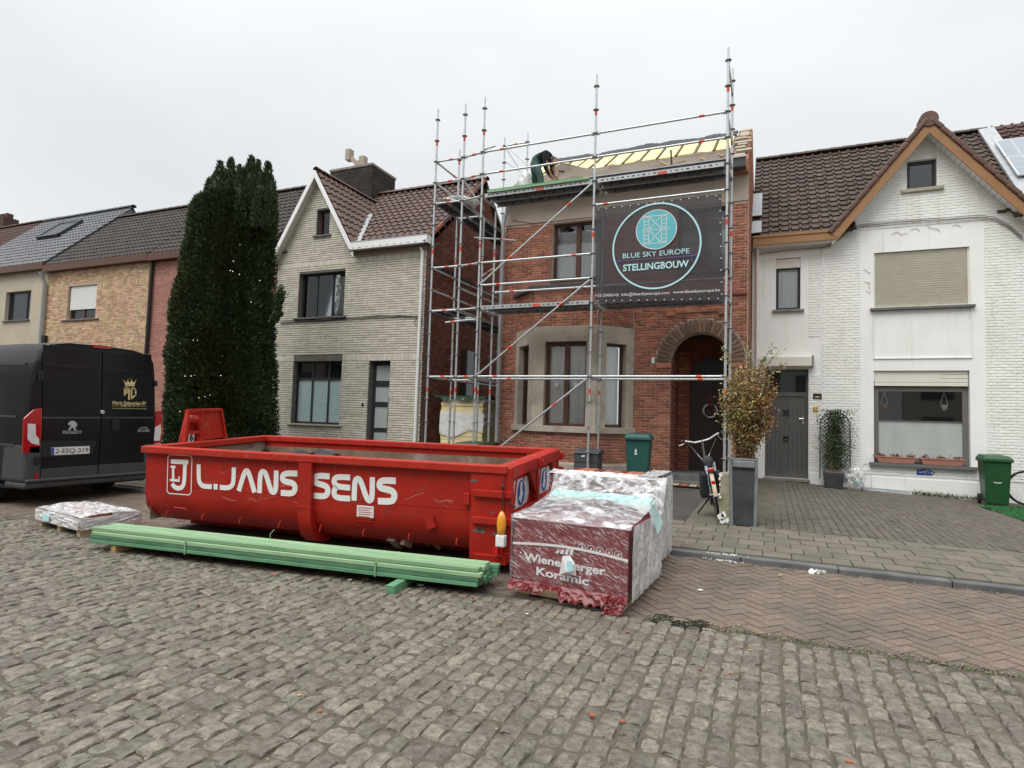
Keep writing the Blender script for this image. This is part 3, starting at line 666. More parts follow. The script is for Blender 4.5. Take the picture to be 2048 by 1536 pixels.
# stepped label of projecting bricks above the arch
for k, (a, b, z) in enumerate([(3.75, 3.97, 4.0), (3.97, 4.2, 4.06), (4.2, 4.42, 4.06), (4.42, 4.64, 4.06), (4.64, 4.86, 4.06), (4.86, 5.1, 4.0)]):
    MB().box(a+.004, b-.004, YM-.028, YM-.001, z, z+.056).build('label_brick', m_brick, H)
for k in range(3): MB().box(5.0+k*.15, 5.14+k*.15, YM-.035, YM-.001, 4.4, 4.45).build('string_course', m_brick2, H)
# plaster band and dark cornice gutter
MB().box(XL, XR-.002, YM-.012, YM+.2, 6.43, 7.02).build('plaster_band', m_band, H)
c = MB(); c.box(XL-.05, XR-.05, 1.42, YM+.1, 7.03, 7.09); c.box(XL-.05, XR-.05, 1.42, 1.46, 7.09, 7.22); ob = c.build('cornice', m_deckd, H)
MB().box(XL-.06, XR-.04, 1.40, 1.47, 7.22, 7.245).build('gutter_edge', m_lead, ob)
# parapet gable on the right
g_ = MB(); pr = [(XR+.004, 1.75, 6.9), (XR+.004, 1.75, 7.3), (XR+.004, 4.75, 9.42), (XR+.004, 9.4, 6.9)]
g_ = MB().prism([(XR-.33, 1.62, 7.0), (XR-.33, 1.62, 7.26), (XR-.33, 4.72, 9.36), (XR-.33, 9.4, 6.9), (XR-.33, 5, 6.9)], (.325, 0, 0)); g_.build('gable_parapet', m_brick, H)
gp = MB()
for k in range(15):
    s = (k+.3)/15; y = 1.7+s*3.0; z = 7.36+s*2.02; gp.obox((XR-.17+random.uniform(-.06, .06), y+random.uniform(-.05, .05), z+random.uniform(-.03, .01)), ((1,0,0), (0,.826,.563), (0,-.563,.826)), (random.uniform(.1, .18), .09, random.uniform(.02, .05)))
gp.build('broken_coping', m_stuc, H)
# ---- roof in course of repair
sl_ = math.atan(.66); E0 = np.array([XL, 1.5, 7.13]); vs = np.array([0, math.cos(sl_), math.sin(sl_)]); ns = np.array([0, -math.sin(sl_), math.cos(sl_)]); WR = XR-.33-XL; LR = 3.86
R0 = MB(); slab(R0, E0-ns*.02, (1,0,0), vs, WR, LR, .16); roof = R0.build('roof', m_rafter, H)
RP = lambda u, s, h=0: E0+np.array([1,0,0])*u+vs*s+ns*h
fm = MB(); V = []; n = 60; mrow = 7; rr = np.random.RandomState(4)
for i in range(n+1):
    u = WR*i/n; top = 1.66+.06*math.sin(u*2.1)+.04*math.sin(u*5+1)
    for j in range(mrow+1):
        s = top*j/mrow; lift = .02+.012*math.sin(u*9+s*7)+rr.uniform(-.006, .006)
        if j == mrow: lift += .05
        if j >= mrow-1 and u < 1.7: lift += .2*math.exp(-((u-1.15)/.35)**2)*(1 if j == mrow else .4)
        V.append(RP(u, s, lift))
fm.add(V, [(i*(mrow+1)+j, (i+1)*(mrow+1)+j, (i+1)*(mrow+1)+j+1, i*(mrow+1)+j+1) for i in range(n) for j in range(mrow)])
shade_auto(fm.build('felt_sheet', m_felt, roof))
# insulation batts between rafters
k = 0; u = .15
while u < WR-.2:
    w = .39+random.uniform(-.02, .02); MB().obox(RP(u+w/2, 2.36, .035+random.uniform(-.01, .01)), ((1,0,0), vs, ns), (w/2-.02, .78+random.uniform(-.03, .03), .04)).build('insulation_batt', m_ins, roof, bevel=.02)
    MB().obox(RP(u+w+.015, 2.35, .04), ((1,0,0), vs, ns), (.02, .75, .045)).build('rafter', m_rafter, roof); 
    q = MB(); q.obox(RP(u+w/2, 3.1+random.uniform(-.03, .03), .075), ((1,0,0), vs, ns), (w/2-.02, .1, .012)); q.build('vapour_paper', m_insp, roof)
    u += w+.035
# torn membrane rolled back along the ridge
V = []; n = 80; mb = MB(); rr = np.random.RandomState(9)
w1 = np.cumsum(rr.uniform(-1, 1, n+1))*.012; w1 -= np.linspace(0, w1[-1], n+1)
for i in range(n+1):
    u = .12+(WR-.15)*i/n; lo = 3.16+.08*math.sin(u*1.7)+w1[i]+.05*math.sin(u*11); th = .05+.02*math.sin(u*2.3+1)+.012*math.sin(u*7)+rr.uniform(-.012, .012)
    if u < .6: th *= .5+.5*u/.6
    V += [RP(u, lo, .02), RP(u, lo+.02, .09+th*.3), RP(u, lo+.3, .1+th), RP(u, lo+.6, .06+th), RP(u, 3.95, .03)]
mb.add(V, [(5*i+j, 5*i+5+j, 5*i+6+j, 5*i+1+j) for i in range(n) for j in range(4)]); shade_auto(mb.build('rolled_membrane', m_memb, roof))
st = MB(); st.beam(RP(4.0, .75, .02), RP(4.0, .78, .35), .035, .05); st.build('upright_stub', m_rafter, roof)
bk = MB(); slab(bk, (XL, 4.72, 9.22), (1,0,0), (0, .83, -.56), WR, 5.2, .1); bk.build('rear_slope', m_tiled, roof)
for k in range(26):
    u = random.uniform(.9, WR-.2); a = random.uniform(-1.2, 1.2); MB().beam(RP(u, random.uniform(.25, 1.3), .06), RP(u+.28*math.cos(a), random.uniform(.25, 1.2), .075), .03, .012).build('wood_scrap', m_wood, roof) if k < 12 else None
# ---- first floor windows
for (a, b, c, d), cur in ((W1, [(a0, b0, 5.02, 6.2, m_curt) for a0, b0 in ((1.1, 1.6), (1.68, 2.22))]), (W2, [(4.05, 4.98, 5.02, 6.2, m_curt)])):
    window(F, a, b, c, d, H, m_brownf, cols=(.5,), rev=.14, fw=.07, mw=.11, sill=True, curtain=cur, sillmat=m_bsill)
# ---- bay
st_ = []
for k, (f, l) in enumerate(BF):
    wd_ = [(.2, .8, 1.5, 3.36), (.27, 1.25, 1.5, 3.39), (.24, .78, 1.5, 3.36)][k]
    facade(f, 0, l, 1.38, 3.74, [wd_], m_stone, H, th=.22, d0=-.012, name='stone_frame')
    facade(f, 0, l, .3, 1.38, [], m_mort, H, th=.2); facade(f, 0, l, 3.74, 4.6, [], m_mort, H, th=.2)
    q = MB(); f.box(q, -.03, l+.03, -.08, .1, 1.36, 1.5); q.build('sill', m_stone, H, bevel=.01)
    cu = [(wd_[0]+.06, wd_[1]-.06, 1.56, 3.3, m_curt)]
    window(f, *wd_, H, m_brownf, cols=(.5,) if k == 1 else (), rev=.12, fw=.06, mw=.11, curtain=cu)
    pl = MB(); f.box(pl, -.05, l+.05, -.05, .1, .2, .68); pl.build('plinth', m_stone, H, bevel=.01)
br = MB(); br.prism([(.05, 1.8, 4.6), (.86, .93, 4.6), (2.48, .93, 4.6), (3.2, 1.8, 4.6)], (0, 0, .07)); br.build('bay_roof', m_deckd, H)
bl = MB(); bl.prism([(.1, 1.8, 4.67), (.9, 1.0, 4.67), (2.44, 1.0, 4.67), (3.12, 1.8, 4.67), (2.6, 1.8, 4.78), (.7, 1.8, 4.78)][:4], (0, 0, .02)); bl.build('bay_lead', m_lead, H)
for s in (-1, 1): # paper stars hung in the bay window
    pt = BF[1][0].p(.76+s*.22, 2.42, .1); st5 = MB()
    for q in range(3): a = PI*q/3; st5.beam(pt-np.array([math.cos(a), 0, math.sin(a)])*.055, pt+np.array([math.cos(a), 0, math.sin(a)])*.055, .012, .012, (0,1,0))
    st5.tube([pt, pt+np.array([0,0,.5])], .003, 4); st5.build('window_star', m_wprint, H)
# ---- porch
DX0, DX1 = 4.16, 5.06
po = MB(); po.box(AX-AR-.3, AX-AR, YM+.301, 3.1, .2, 4.2); po.box(AX+AR, AX+AR+.12, YM+.301, 3.1, .2, 4.2); po.build('porch_wall', m_brick2, H)
P = Pieces('porch_brick', H, m_brick, [t_brick()], 'porch_bricks'); lay(P, Fr((AX-AR+.014, 0, 0), (0,1,0), (1,0,0)), YM+.02, 2.94, .56, 3.6, 9, []); lay(P, Fr((0, 2.936, 0)), AX-AR+.02, DX0-.01, .56, 3.3, 9, []); P.finish()
po = MB(); po.box(AX-AR-.01, AX+AR+.01, YM+.3, 3.1, 3.64, 3.7); po.build('porch_ceiling', m_inside, H)
po = MB(); po.box(AX-AR, AX+AR, 2.95, 3.1, .4, 3.64); po.build('porch_back', m_brick2, H)
DX0, DX1 = 4.16, 5.06; da = lambda x: 2.75+.45*math.sqrt(max(0, 1-((x-(DX0+DX1)/2)/((DX1-DX0)/2))**2))
dm = MB(); pts = [(DX0, 2.94, .56), (DX1, 2.94, .56)]+[(x, 2.94, da(x)) for x in np.linspace(DX1, DX0, 13)]; dm.prism(pts, (0, -.03, 0)); door = dm.build('front_door', m_ddoor, H)
dt = MB(); pts = [(DX0+.06, 2.909, 2.6), (DX1-.06, 2.909, 2.6)]+[(x, 2.909, da(x)-.07) for x in np.linspace(DX1-.06, DX0+.06, 11)]; dt.prism(pts, (0, -.004, 0)); dt.build('fanlight', m_blackf, door)
for k in range(6): MB().box(DX0+.08+k*.13, DX0+.19+k*.13, 2.898, 2.91, .65, 2.45).build('door_plank', m_ddoor, door)
sp = MB(); sp.box(AX-AR-.05, AX+AR+.05, 1.55, 2.95, .3, .56); sp.build('door_step', m_bsill, H, bevel=.01)
sp = MB(); sp.box(AX-AR-.3, AX+AR+.2, 1.2, 1.55, .25, .44); sp.build('door_step', m_bsill, H, bevel=.01)
mt = thing('doormat', 'patterned red and cream doormat on the stone step of the arched porch', 'doormat', (4.4, 1.05, .4)); MB().box(3.85, 4.75, .75, 1.19, .385, .4).build('backing', m_iron, mt)
for k in range(5): MB().box(3.88+k*.175, 4.02+k*.175, .8, 1.15, .4, .408).build('stripe', m_tan if k % 2 else m_terra, mt)
wr = thing('door_wreath', 'small Christmas wreath hanging on the dark front door of the brick house', 'wreath', (4.62, 2.86, 1.75))
m = MB(); rr = np.random.RandomState(2)
for k in range(170):
    t = rr.uniform(0, 2*PI); q = np.array([4.62+.15*math.cos(t), 2.86, 1.95+.15*math.sin(t)])+rr.normal(0, .018, 3); d = rr.normal(0, 1, 3); d /= np.linalg.norm(d); e = np.cross(d, (0,1,.3)); m.add([q-d*.03, q+e*.008, q+d*.03, q-e*.008], [(0,1,2,3)])
m.build('greenery', m_leafg, wr); MB().tube([(4.62+.15*math.cos(2*PI*k/20), 2.868, 1.95+.15*math.sin(2*PI*k/20)) for k in range(20)], .022, 6, closed=True).build('ring', m_wlet, wr)
MB().box(4.58, 4.66, 2.83, 2.85, 2.06, 2.12).build('bow', m_bred, wr); MB().tube([(4.62, 2.86, 2.1), (4.62, 2.88, 2.3)], .006, 5).build('ribbon', m_bred, wr)
# downpipe on the left corner, house cable
pj_ = onY(1006, 600, 1.66)
pipe(H, [(-.05, 1.5, 7.0), (-.12, 1.62, 6.72), (-.2, 1.64, 6.5), (-.2, 1.64, 1.05)], .05, m_zinc, joints=(5.2, 3.6, 2.2))
pipe(H, [(-.2, 1.64, 1.04), (-.2, 1.64, .4)], .056, m_vblk, name='downpipe_foot')
MB().tube([(-.02, 1.78, 6.55), (.2, 1.77, 6.5), (.55, 1.77, 6.42), (.95, 1.77, 6.4), (1.05, 1.77, 6.38)], .006, 5).build('cable', m_iron, H)
pl = MB(); pl.box(XL, .15, YM-.04, YM-.001, .2, .66); pl.box(3.1, AX-AR-.03, YM-.04, YM-.001, .2, .5); pl.build('plinth', m_stone, H, bevel=.01)
bl = MB(); bl.box(AX-AR-.4, AX-AR-.33, YM-.04, YM-.002, 2.95, 3.08); bl.build('porch_lamp', m_wshut, H)
# ================================================================ cream brick house with white gable
YG = 2.2
G = thing('cream_brick_house', 'cream brick house with white edged gable and rust brown tiles', 'house', (-5.4, YG, .4))
F = Fr((0, YG, 0)); gx = lambda x, y: onY(x, y, YG)[0]; gzz = lambda x, y: onY(x, y, YG)[2]
GL, GR = -8.08, -2.74; ZE = 6.3; AXG, AZG = -6.6, 8.72; GS = (AZG-ZE)/(AXG-GL-.0); GJ = AXG+(AZG-ZE)/GS
gtop = lambda x: max(ZE, AZG-GS*abs(x-AXG))
w1 = (gx(597,590), gx(688,590), gzz(640,634), gzz(640,545)); w0 = (gx(585,780), gx(681,780), gzz(630,848), gzz(630,722)); dr = (gx(736,800), gx(777,800), .42, gzz(755,722)); wa = (gx(634,440), gx(659,440), gzz(648,470), gzz(648,419))
ops = [w1, w0, dr, wa]
facade(F, GL, GR, .3, gtop, ops, m_mortg, G, brk=(AXG, GJ))
P = Pieces('brick', G, m_brickg, [t_brick(.1)], 'bricks')
zs0, zs1 = gzz(700,722), gzz(700,529)
lay(P, F, GL, GR, .42, 8.7, gtop, ops, ch=.066, bl=.29, jt=.016, jv=.006, soldiers=((zs0, zs0+.2), (zs1, zs1+.2)))
P.finish()
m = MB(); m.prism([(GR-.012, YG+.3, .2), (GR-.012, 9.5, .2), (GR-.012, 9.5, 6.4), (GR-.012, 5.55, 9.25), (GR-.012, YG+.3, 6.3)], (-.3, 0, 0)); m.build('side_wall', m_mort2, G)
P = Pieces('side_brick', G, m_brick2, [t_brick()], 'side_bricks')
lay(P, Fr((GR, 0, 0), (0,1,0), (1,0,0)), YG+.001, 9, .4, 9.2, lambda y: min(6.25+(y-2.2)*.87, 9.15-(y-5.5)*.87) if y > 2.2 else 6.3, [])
P.finish()
# corbelled dark brick frieze under the verge and window in the flank
fz = MB()
for k in range(26):
    y = 2.4+k*.12; z = 6.0+(y-2.2)*.0; fz.box(GR+.001, GR+.05, y, y+.06, 5.72, 5.84)
fz.build('brick_frieze', m_chim, G)
fl = MB(); fl.box(GR+.002, GR+.02, 4.4, 5.2, 2.3, 3.7); fl.build('side_window', m_glassd, G); MB().box(GR+.001, GR+.03, 4.2, 5.2, 4.55, 4.75).build('lintel', m_band, G); MB().box(GR+.001, GR+.06, 4.35, 5.25, 2.2, 2.29).build('side_sill', m_bsill, G)
MB().tube([(GR+.05, 4.0, 6.2), (GR+.05, 4.0, .5)], .018, 6).build('conduit', m_tpot, G)
# roof
pitch = math.atan(.87); uv = np.array([0, math.cos(pitch), math.sin(pitch)]); O = np.array([GL-.1, YG-.22, 6.28]); WG = GR+.12-GL+.1; LG = (5.5-YG+.22)/math.cos(pitch)
m = MB(); ng = GJ-O[0]+.02; slab(m, O+np.array([ng,0,0]), (1,0,0), uv, WG-ng, LG, .1); slab(m, O+uv*.75, (1,0,0), uv, ng, LG-.75, .1); roof = m.build('roof', m_tileg, G)
P = Pieces('roof_tile', roof, m_tileg, [t_tile('S')], 'roof_tiles'); tiles(P, O, (1,0,0), uv, WG, LG, .23, .3, .05, keep=lambda c: not (abs(c[0]-AXG) < (AZG-c[2])/GS-.08))
m = MB(); slab(m, O+uv*LG, (1,0,0), (0, math.cos(pitch), -math.sin(pitch)), WG, 4.4, .1); m.build('rear_slope', m_tileg, roof)
# gable roof planes
ga = math.atan(GS); rl = (AZG-ZE+.1)/math.sin(ga); D = 4.2
for s in (-1, 1):
    uvg = np.array([-s*math.cos(ga), 0, math.sin(ga)]); uxg = np.array([0, -s*1., 0]) if False else np.array([0, s*1.0, 0])
    if s < 0: Og = np.array([AXG-rl*math.cos(ga), YG-.2+D, AZG+.12-rl*math.sin(ga)]); uxg = np.array([0, -1., 0]); uvg = np.array([math.cos(ga), 0, math.sin(ga)])
    else: Og = np.array([AXG+rl*math.cos(ga), YG-.2, AZG+.12-rl*math.sin(ga)]); uxg = np.array([0, 1., 0]); uvg = np.array([-math.cos(ga), 0, math.sin(ga)])
    m = MB(); slab(m, Og, uxg, uvg, D, rl, .08); m.build('gable_slope', m_tileg, roof)
    if s > 0: tiles(P, Og, uxg, uvg, D-1.0, rl, .23, .3, .05)
    # white verge board and soffit
    a = np.array([AXG, YG-.2, AZG+.13]); b = np.array([AXG+s*(rl+.03)*math.cos(ga), YG-.2, AZG+.13-(rl+.03)*math.sin(ga)]); dn = np.array([0, 0, -.235/math.cos(ga)*.5])
    m = MB(); m.prism([a, b, b+dn, a+dn], (0, -.035, 0)); m.build('verge_board', m_wpvc, G)
    m = MB(); m.prism([a+dn*.8, b+dn*.8, b+dn*.8+np.array([0, .2, 0]), a+dn*.8+np.array([0, .2, 0])], (0, 0, -.02)); m.build('soffit', m_brickg, G)
P.finish()
ridge_tiles(roof, (AXG, YG-.2, AZG+.16), (AXG, YG+3.0, AZG+.16), m_tileg, .1)
ridge_tiles(roof, O+uv*LG+NZ*.06, O+uv*LG+np.array([WG,0,0])+NZ*.06, m_tileg, .12)
# valley flashing on the right of the gable, gutter box
vr = []
for t in np.linspace(0, 1, 14):
    z = 6.45+t*1.55; xg = AXG+(AZG+.13-z)/GS; y = YG-.22+(z-6.28)/.87; vr.append((xg, y, z+.06+.01*math.sin(t*40)))
m = MB(); V = []
for p in vr: V += [np.array(p)+np.array([-.06, -.02, .03]), np.array(p)+np.array([.13, .02, .05])]
m.add(V, [(2*i, 2*i+1, 2*i+3, 2*i+2) for i in range(len(vr)-1)]); m.build('valley_flashing', m_lead, roof)
gb = MB(); gb.box(GJ+.02, GR+.16, YG-.28, YG-.03, 6.28, 6.5); gb.build('gutter_box', m_wpvc, G, bevel=.01); MB().box(GJ+.02, GR+.18, YG-.29, YG-.24, 6.5, 6.52).build('gutter_lip', m_lead, G)
MB().box(GJ-.05, GR, YG-.26, YG-.02, 6.26, 6.277).build('eave_soffit', m_sill, G)
for k in range(11): # verge tiles down the right edge
    y = YG-.1+k*.32; MB().obox((GR+.1, y, 6.33+(y-YG+.22)*.87-.05), ((1,0,0), uv, np.cross((1,0,0), uv)), (.02, .19, .1)).build('verge_tile', m_terra if k % 3 else m_tileg, roof)
pipe(G, [(GR-.16, YG-.1, 6.26), (GR-.1, YG-.06, 6.1), (GR-.1, YG-.06, .4)], .045, m_wpvc, joints=(4.9, 3.2, 1.6))
window(F, *w1, G, m_anth, cols=(.33, .68), rev=.16, fw=.05, sill=True, so=.12, sillmat=m_bsill, curtain=[(w1[0]+.08, w1[0]+.75, w1[2]+.1, w1[3]-.1, m_curt), (w1[1]-.6, w1[1]-.08, w1[2]+.1, w1[3]-.1, m_curt)])
window(F, *w0, G, m_anth, cols=(.34, .68), rows=(.72,), rev=.16, fw=.06, sill=True, so=.12, gl_rows={0: m_frost, 1: m_glassd}, room=False, sillmat=m_stone)
rr = np.random.RandomState(6)
def flake(c, r, par, F):
    m = MB()
    for q in range(3): a = PI*q/3; d = np.array([math.cos(a), 0, math.sin(a)])*r; m.beam(c-d, c+d, r*.28, r*.1, (0,1,0))
    m.build('window_sticker', m_wprint, par)
for k in range(13): flake(F.p(rr.uniform(w0[0]+.12, w0[1]-.12), rr.uniform(w0[2]+.15, w0[2]+1.15), .178), rr.choice([.02, .025, .05]), G, F)
grid = MB()
for z in np.arange(w0[2]+.1, w0[2]+1.2, .06): F.box(grid, w0[0]+.07, w0[1]-.07, .183, .1835, z, z+.012)
for x in np.arange(w0[0]+.1, w0[1]-.06, .06): F.box(grid, x, x+.012, .1822, .1828, w0[2]+.07, w0[2]+1.22)
grid.build('film_grid', m_cyan, G)
window(F, *wa, G, m_brownf, rev=.14, fw=.05, sill=True, so=.1, sillmat=m_bsill)
d = MB(); u0, u1, z0, z1 = dr; F.box(d, u0, u0+.09, .2, .27, z0, z1); F.box(d, u1-.06, u1, .2, .27, z0, z1)
hz = [z0+(z1-z0)*f for f in (0, .06, .27, .31, .53, .58, .74, .8, .96, 1)]
for a, b in zip(hz[0::2], hz[1::2]): F.box(d, u0+.09, u1-.06, .2, .27, a, b)
dd = d.build('front_door', m_anth, G)
for a, b in zip(hz[1::2], hz[2::2]): q = MB(); F.box(q, u0+.09, u1-.06, .22, .23, a, b); q.build('pane', m_frost, dd)
MB().tube([F.p(u1-.1, 1.0, .14), F.p(u1-.1, 2.1, .14)], .014, 8).build('handle', m_steel, dd)
for a, b in ((.5, 1.9), (.45, 1.2), (.3, 1.05)): flake(F.p(u0+.09+(u1-u0-.15)*a, b, .216), .035, G, F)
MB().box(dr[0]-.2, dr[0]-.14, YG-.02, YG-.001, 1.85, 1.93).build('door_bell', m_iron, G)
kb = MB(); pts = [onY(x, y, YG-.03) for x, y in [(560,646),(600,643),(650,641),(700,637),(760,634),(800,633),(838,634)]]; kb.tube(pts, .012, 5); kb.tube([p+np.array([0,0,.03+.02*math.sin(i*2)]) for i, p in enumerate(pts)], .009, 5)
kb.tube([onY(x, y, YG-.05) for x, y in [(838,634),(828,645),(836,655),(845,640),(838,628)]], .008, 5); kb.build('cable', m_iron, G)
# chimney with cowl
ch = thing('chimney_stack', 'broad dark brick chimney with stone cowl on the cream house ridge', 'chimney', (-7.2, 5.6, 9.2))
a = onY(668, 335, 5.3); b = onY(757, 350, 5.3); cx0, cx1 = a[0]+.1, b[0]-.05
m = MB(); m.box(cx0+.012, cx1-.012, 5.012, 6.388, 8.6, 10.28); m.build('core', m_mort2, ch)
P = Pieces('brick', ch, m_chim, [t_brick()], 'bricks'); lay(P, Fr((0, 5.0, 0)), cx0, cx1, 9.0, 10.28, 11, []); lay(P, Fr((cx1, 0, 0), (0,1,0), (1,0,0)), 5.0, 6.4, 9.0, 10.28, 11, []); P.finish()
MB().box(cx0-.02, cx1+.02, 4.98, 6.42, 10.281, 10.36).build('cap', m_sill, ch)
q = onY(700, 318, 5.5)[0]; m = MB(); m.tube([(q+.35, 5.5, 10.36), (q+.35, 5.5, 10.7)], .11, 10); m.beam((q+.36, 5.5, 10.66), (q+.02, 5.5, 10.98), .16, .14); m.beam((q+.34, 5.5, 10.62), (q+.6, 5.5, 10.8), .16, .14); m.beam((q-.03, 5.5, 10.85), (q-.03, 5.5, 11.25), .2, .24, (0,1,0)); m.beam((q+.6, 5.5, 10.45), (q+.6, 5.5, 10.9), .22, .22, (0,1,0)); m.build('cowl', m_stuc, ch)
# ================================================================ houses to the left
YL = 2.2; F = Fr((0, YL, 0)); uv = np.array([0, math.sqrt(.5), math.sqrt(.5)])
def terrace(name, label, x0, x1, ze, mwall, mbr, mt, ops, eave_z, ch=.0615, tile=('S', .2, .3, .05), lim=300, rp=(400, 413)):
    T = thing(name, label, 'house', ((x0+x1)/2, YL, .4)); facade(F, x0, x1, .2, ze, ops, mwall, T)
    if mbr is not None:
        P = Pieces('brick', T, mbr, [t_brick()], 'bricks', limit=0); lay(P, F, x0, x1, .4 if x1 > -12 else 2.9, ze, ze+1, ops, ch=.066, bl=.22, jt=.012, soldiers=((ze-.75, ze-.53),)); P.finish()
    O = np.array([x0, YL-.15, eave_z+.02]); unr = np.cross((1,0,0), uv); dr_ = ray(*rp); LR = ((CAM+((O-CAM)@unr)/(dr_@unr)*dr_)-O)@uv; m = MB(); slab(m, O, (1,0,0), uv, x1-x0, LR, .12); roof = m.build('roof', mt, T)
    P = Pieces('roof_tile', roof, mt, [t_tile(tile[0], 6)], 'roof_tiles', limit=lim); tiles(P, O, (1,0,0), uv, x1-x0, LR, *tile[1:]); P.finish()
    ridge_tiles(roof, O+uv*LR+NZ*.05, O+uv*LR+NZ*.05+np.array([x1-x0,0,0]), mt, .13, .4)
    m = MB(); slab(m, O+uv*LR, (1,0,0), (0, .7071, -.7071), x1-x0, 5, .1); m.build('rear_slope', mt, roof)
    f = MB(); f.box(x0, x1, YL-.22, YL-.02, eave_z-.22, eave_z+.03); f.build('gutter', m_brownf if mt is not m_tileb else m_brownf, T)
    w = MB(); w.box(x0, x1, YL+.31, 9.5, .2, ze); w.build('body', mwall, T); return T, roof
xb = [onY(92, 600, YL)[0], onY(300, 600, YL)[0]]; Zp = lambda x, y: onY(x, y, YL)[2]; Xp = lambda x, y: onY(x, y, YL)[0]
pk = (Xp(335,800), Xp(352,800), .4, Zp(340,718)); ye = Zp(300, 525)
T, rf = terrace('pink_brick_house', 'narrow pink brick house half hidden behind the big yew', xb[1]+.02, GL-.05, ye, m_mortp, m_brickp, m_tiled, [pk], ye+.22)
MB().box(pk[0]+.02, pk[1]+1.0, YL+.2, YL+.25, .4, pk[3]).build('front_door', m_wood, T)
pipe(T, [(xb[1]+.1, YL-.08, ye), (xb[1]+.1, YL-.08, 3.0), (xb[1]+.1, YL-.08, .4)], .06, m_iron)
yw = (Xp(135,600), Xp(192,600), Zp(165,638), Zp(165,570))
T, rf = terrace('yellow_brick_house', 'sandy yellow brick house with white roller shutter half lowered', xb[0]+.02, xb[1], ye+.03, m_morty, m_bricky, m_tiled, [yw], ye+.25)
w = window(F, *yw, T, m_brownf, cols=(.5,), rows=(.32,), rev=.14, fw=.07, sill=True, glass=m_glassd, room=False, so=.25, sillmat=m_bsill)
sh = MB()
for k in range(16): z = yw[2]+(yw[3]-yw[2])*.3+k*.058; F.box(sh, yw[0]+.07, yw[1]-.05, .07, .1, z, z+.05)
sh.build('roller_shutter', m_wshut, T)
pipe(T, [(xb[0]+.05, YL-.3, ye), (xb[0]+.05, YL-.1, ye-.4), (xb[0]+.05, YL-.1, .4)], .07, m_zinc)
MB().box(xb[0]+.12, xb[0]+.3, YL-.12, YL-.002, 4.0, 4.25).build('junction_box', m_iron, T)
bz = Zp(40, 545); bw = (Xp(10,610), Xp(60,610), Zp(40,640), Zp(40,582)); x0b = onY(130, 440, YL+4)[0]
T, rf = terrace('beige_rendered_house', 'beige rendered house with grey roof tiles and a roof window', x0b, xb[0], bz, m_render, None, m_tileb, [bw], bz+.2, rp=(220, 424))
window(F, *bw, T, m_anth, cols=(.72,), rev=.14, fw=.07, sill=True, glass=m_glassd, room=False, sillmat=m_bsill)
# roof window lying in the slope
un = np.cross((1,0,0), uv); pr = lambda x, y: (lambda d: CAM+((np.array([0, YL-.15, bz+.22])-CAM)@un)/(d@un)*d)(ray(x, y))
a, b = pr(82, 478), pr(165, 450); cx = (a+b)/2; hw, hl = .75, .62
m = MB(); 
for dx, dl, sx, sl2 in ((-hw, 0, .06, hl), (hw, 0, .06, hl), (0, -hl, hw, .06), (0, hl, hw, .06)): m.obox(cx+np.array([1,0,0])*dx+uv*dl+un*.12, ((1,0,0), uv, un), (sx, sl2, .07))
sk = m.build('roof_window', m_anth, rf); MB().obox(cx+un*.13, ((1,0,0), uv, un), (hw-.06, hl-.06, .01)).build('pane', m_solar, sk)
slt = MB()
for k in range(7): slt.obox(cx+un*.15+uv*(-.48+k*.16), ((1,0,0), uv, un), (hw-.07, .06, .008))
slt.build('shutter_slat', m_tileb, sk)
T, rf = terrace('red_roofed_house', 'far terrace house showing only its old dark red tiled roof', x0b-9, x0b-.02, bz-.2, m_brickp, None, m_tiler, [], bz-.15, rp=(60, 450))
c = onY(10, 440, YL+4.2); chm = thing('chimney_stack', 'small red brick chimney with pots on the far red roof', 'chimney', (c[0], YL+4.2, c[2]-1))
MB().box(c[0]-.9, c[0]+.5, YL+3.9, YL+4.6, c[2]-1.6, c[2]+.05).build('stack', m_tiler, chm)
for k in range(3): MB().box(c[0]-.75+k*.42, c[0]-.48+k*.42, YL+4.1, YL+4.4, c[2]+.05, c[2]+.32).build('pot', m_tiler, chm)
# ================================================================ white house on the right
YW = 4.2
Wh = thing('white_house', 'white painted brick house with steep gable, ochre fascia and roller shutters', 'house', (8.3, YW, .3))
F = Fr((0, YW, 0)); X = lambda x, y: onY(x, y, YW)[0]; Z = lambda x, y: onY(x, y, YW)[2]
WL, WR_ = 5.46, 11.05; ze = 6.12; AXW, AZW = X(1851,265), Z(1851,265)-.05; SW = (AZW-ze)/(AXW-X(1672,485)); wtop = lambda x: max(ze, AZW-SW*abs(x-AXW))
d0 = (X(1530,850), X(1617,850), .42, Z(1575,738)); w0 = (X(1748,850), X(1941,850), Z(1845,930), Z(1845,741)); w1 = (X(1748,560), X(1940,560), Z(1845,613), Z(1845,499)); ws = (X(1552,570), X(1601,570), Z(1576,619), Z(1576,516)); wq = (X(1814,345), X(1874,345), Z(1845,376), Z(1845,319))
ops = [d0, w0, w1, ws, wq]; EX = AXW+(AZW-ze)/SW
facade(F, WL, WR_, .1, wtop, ops, m_wplast, Wh, brk=(AXW, EX, 2*AXW-EX))
P = Pieces('brick', Wh, m_white, [t_brick(.2)], 'bricks')
pa, pb = X(1722,600), X(1968,600); q0, q1 = X(1645,600)-.02, X(1645,600); zpt = Z(1845,455)
def av(u, z):
    plast = (u > pa) & (u < pb) & (z > w0[2]-.12) & (z < zpt)
    left = (u > 5.66) & (u < q0-.28) & (z > 3.2) | (u < q0) & (z > 2.9) & (z < 3.75) | (u < d0[0]) & (z < 3)
    edge = (np.abs(u-q0) < .012)
    return plast | left | edge
lay(P, F, WL, WR_, .62, AZW, wtop, ops, ch=.0635, bl=.22, jt=.009, avoid=av, dep=.018, rs=np.random.RandomState(8))
P.finish()
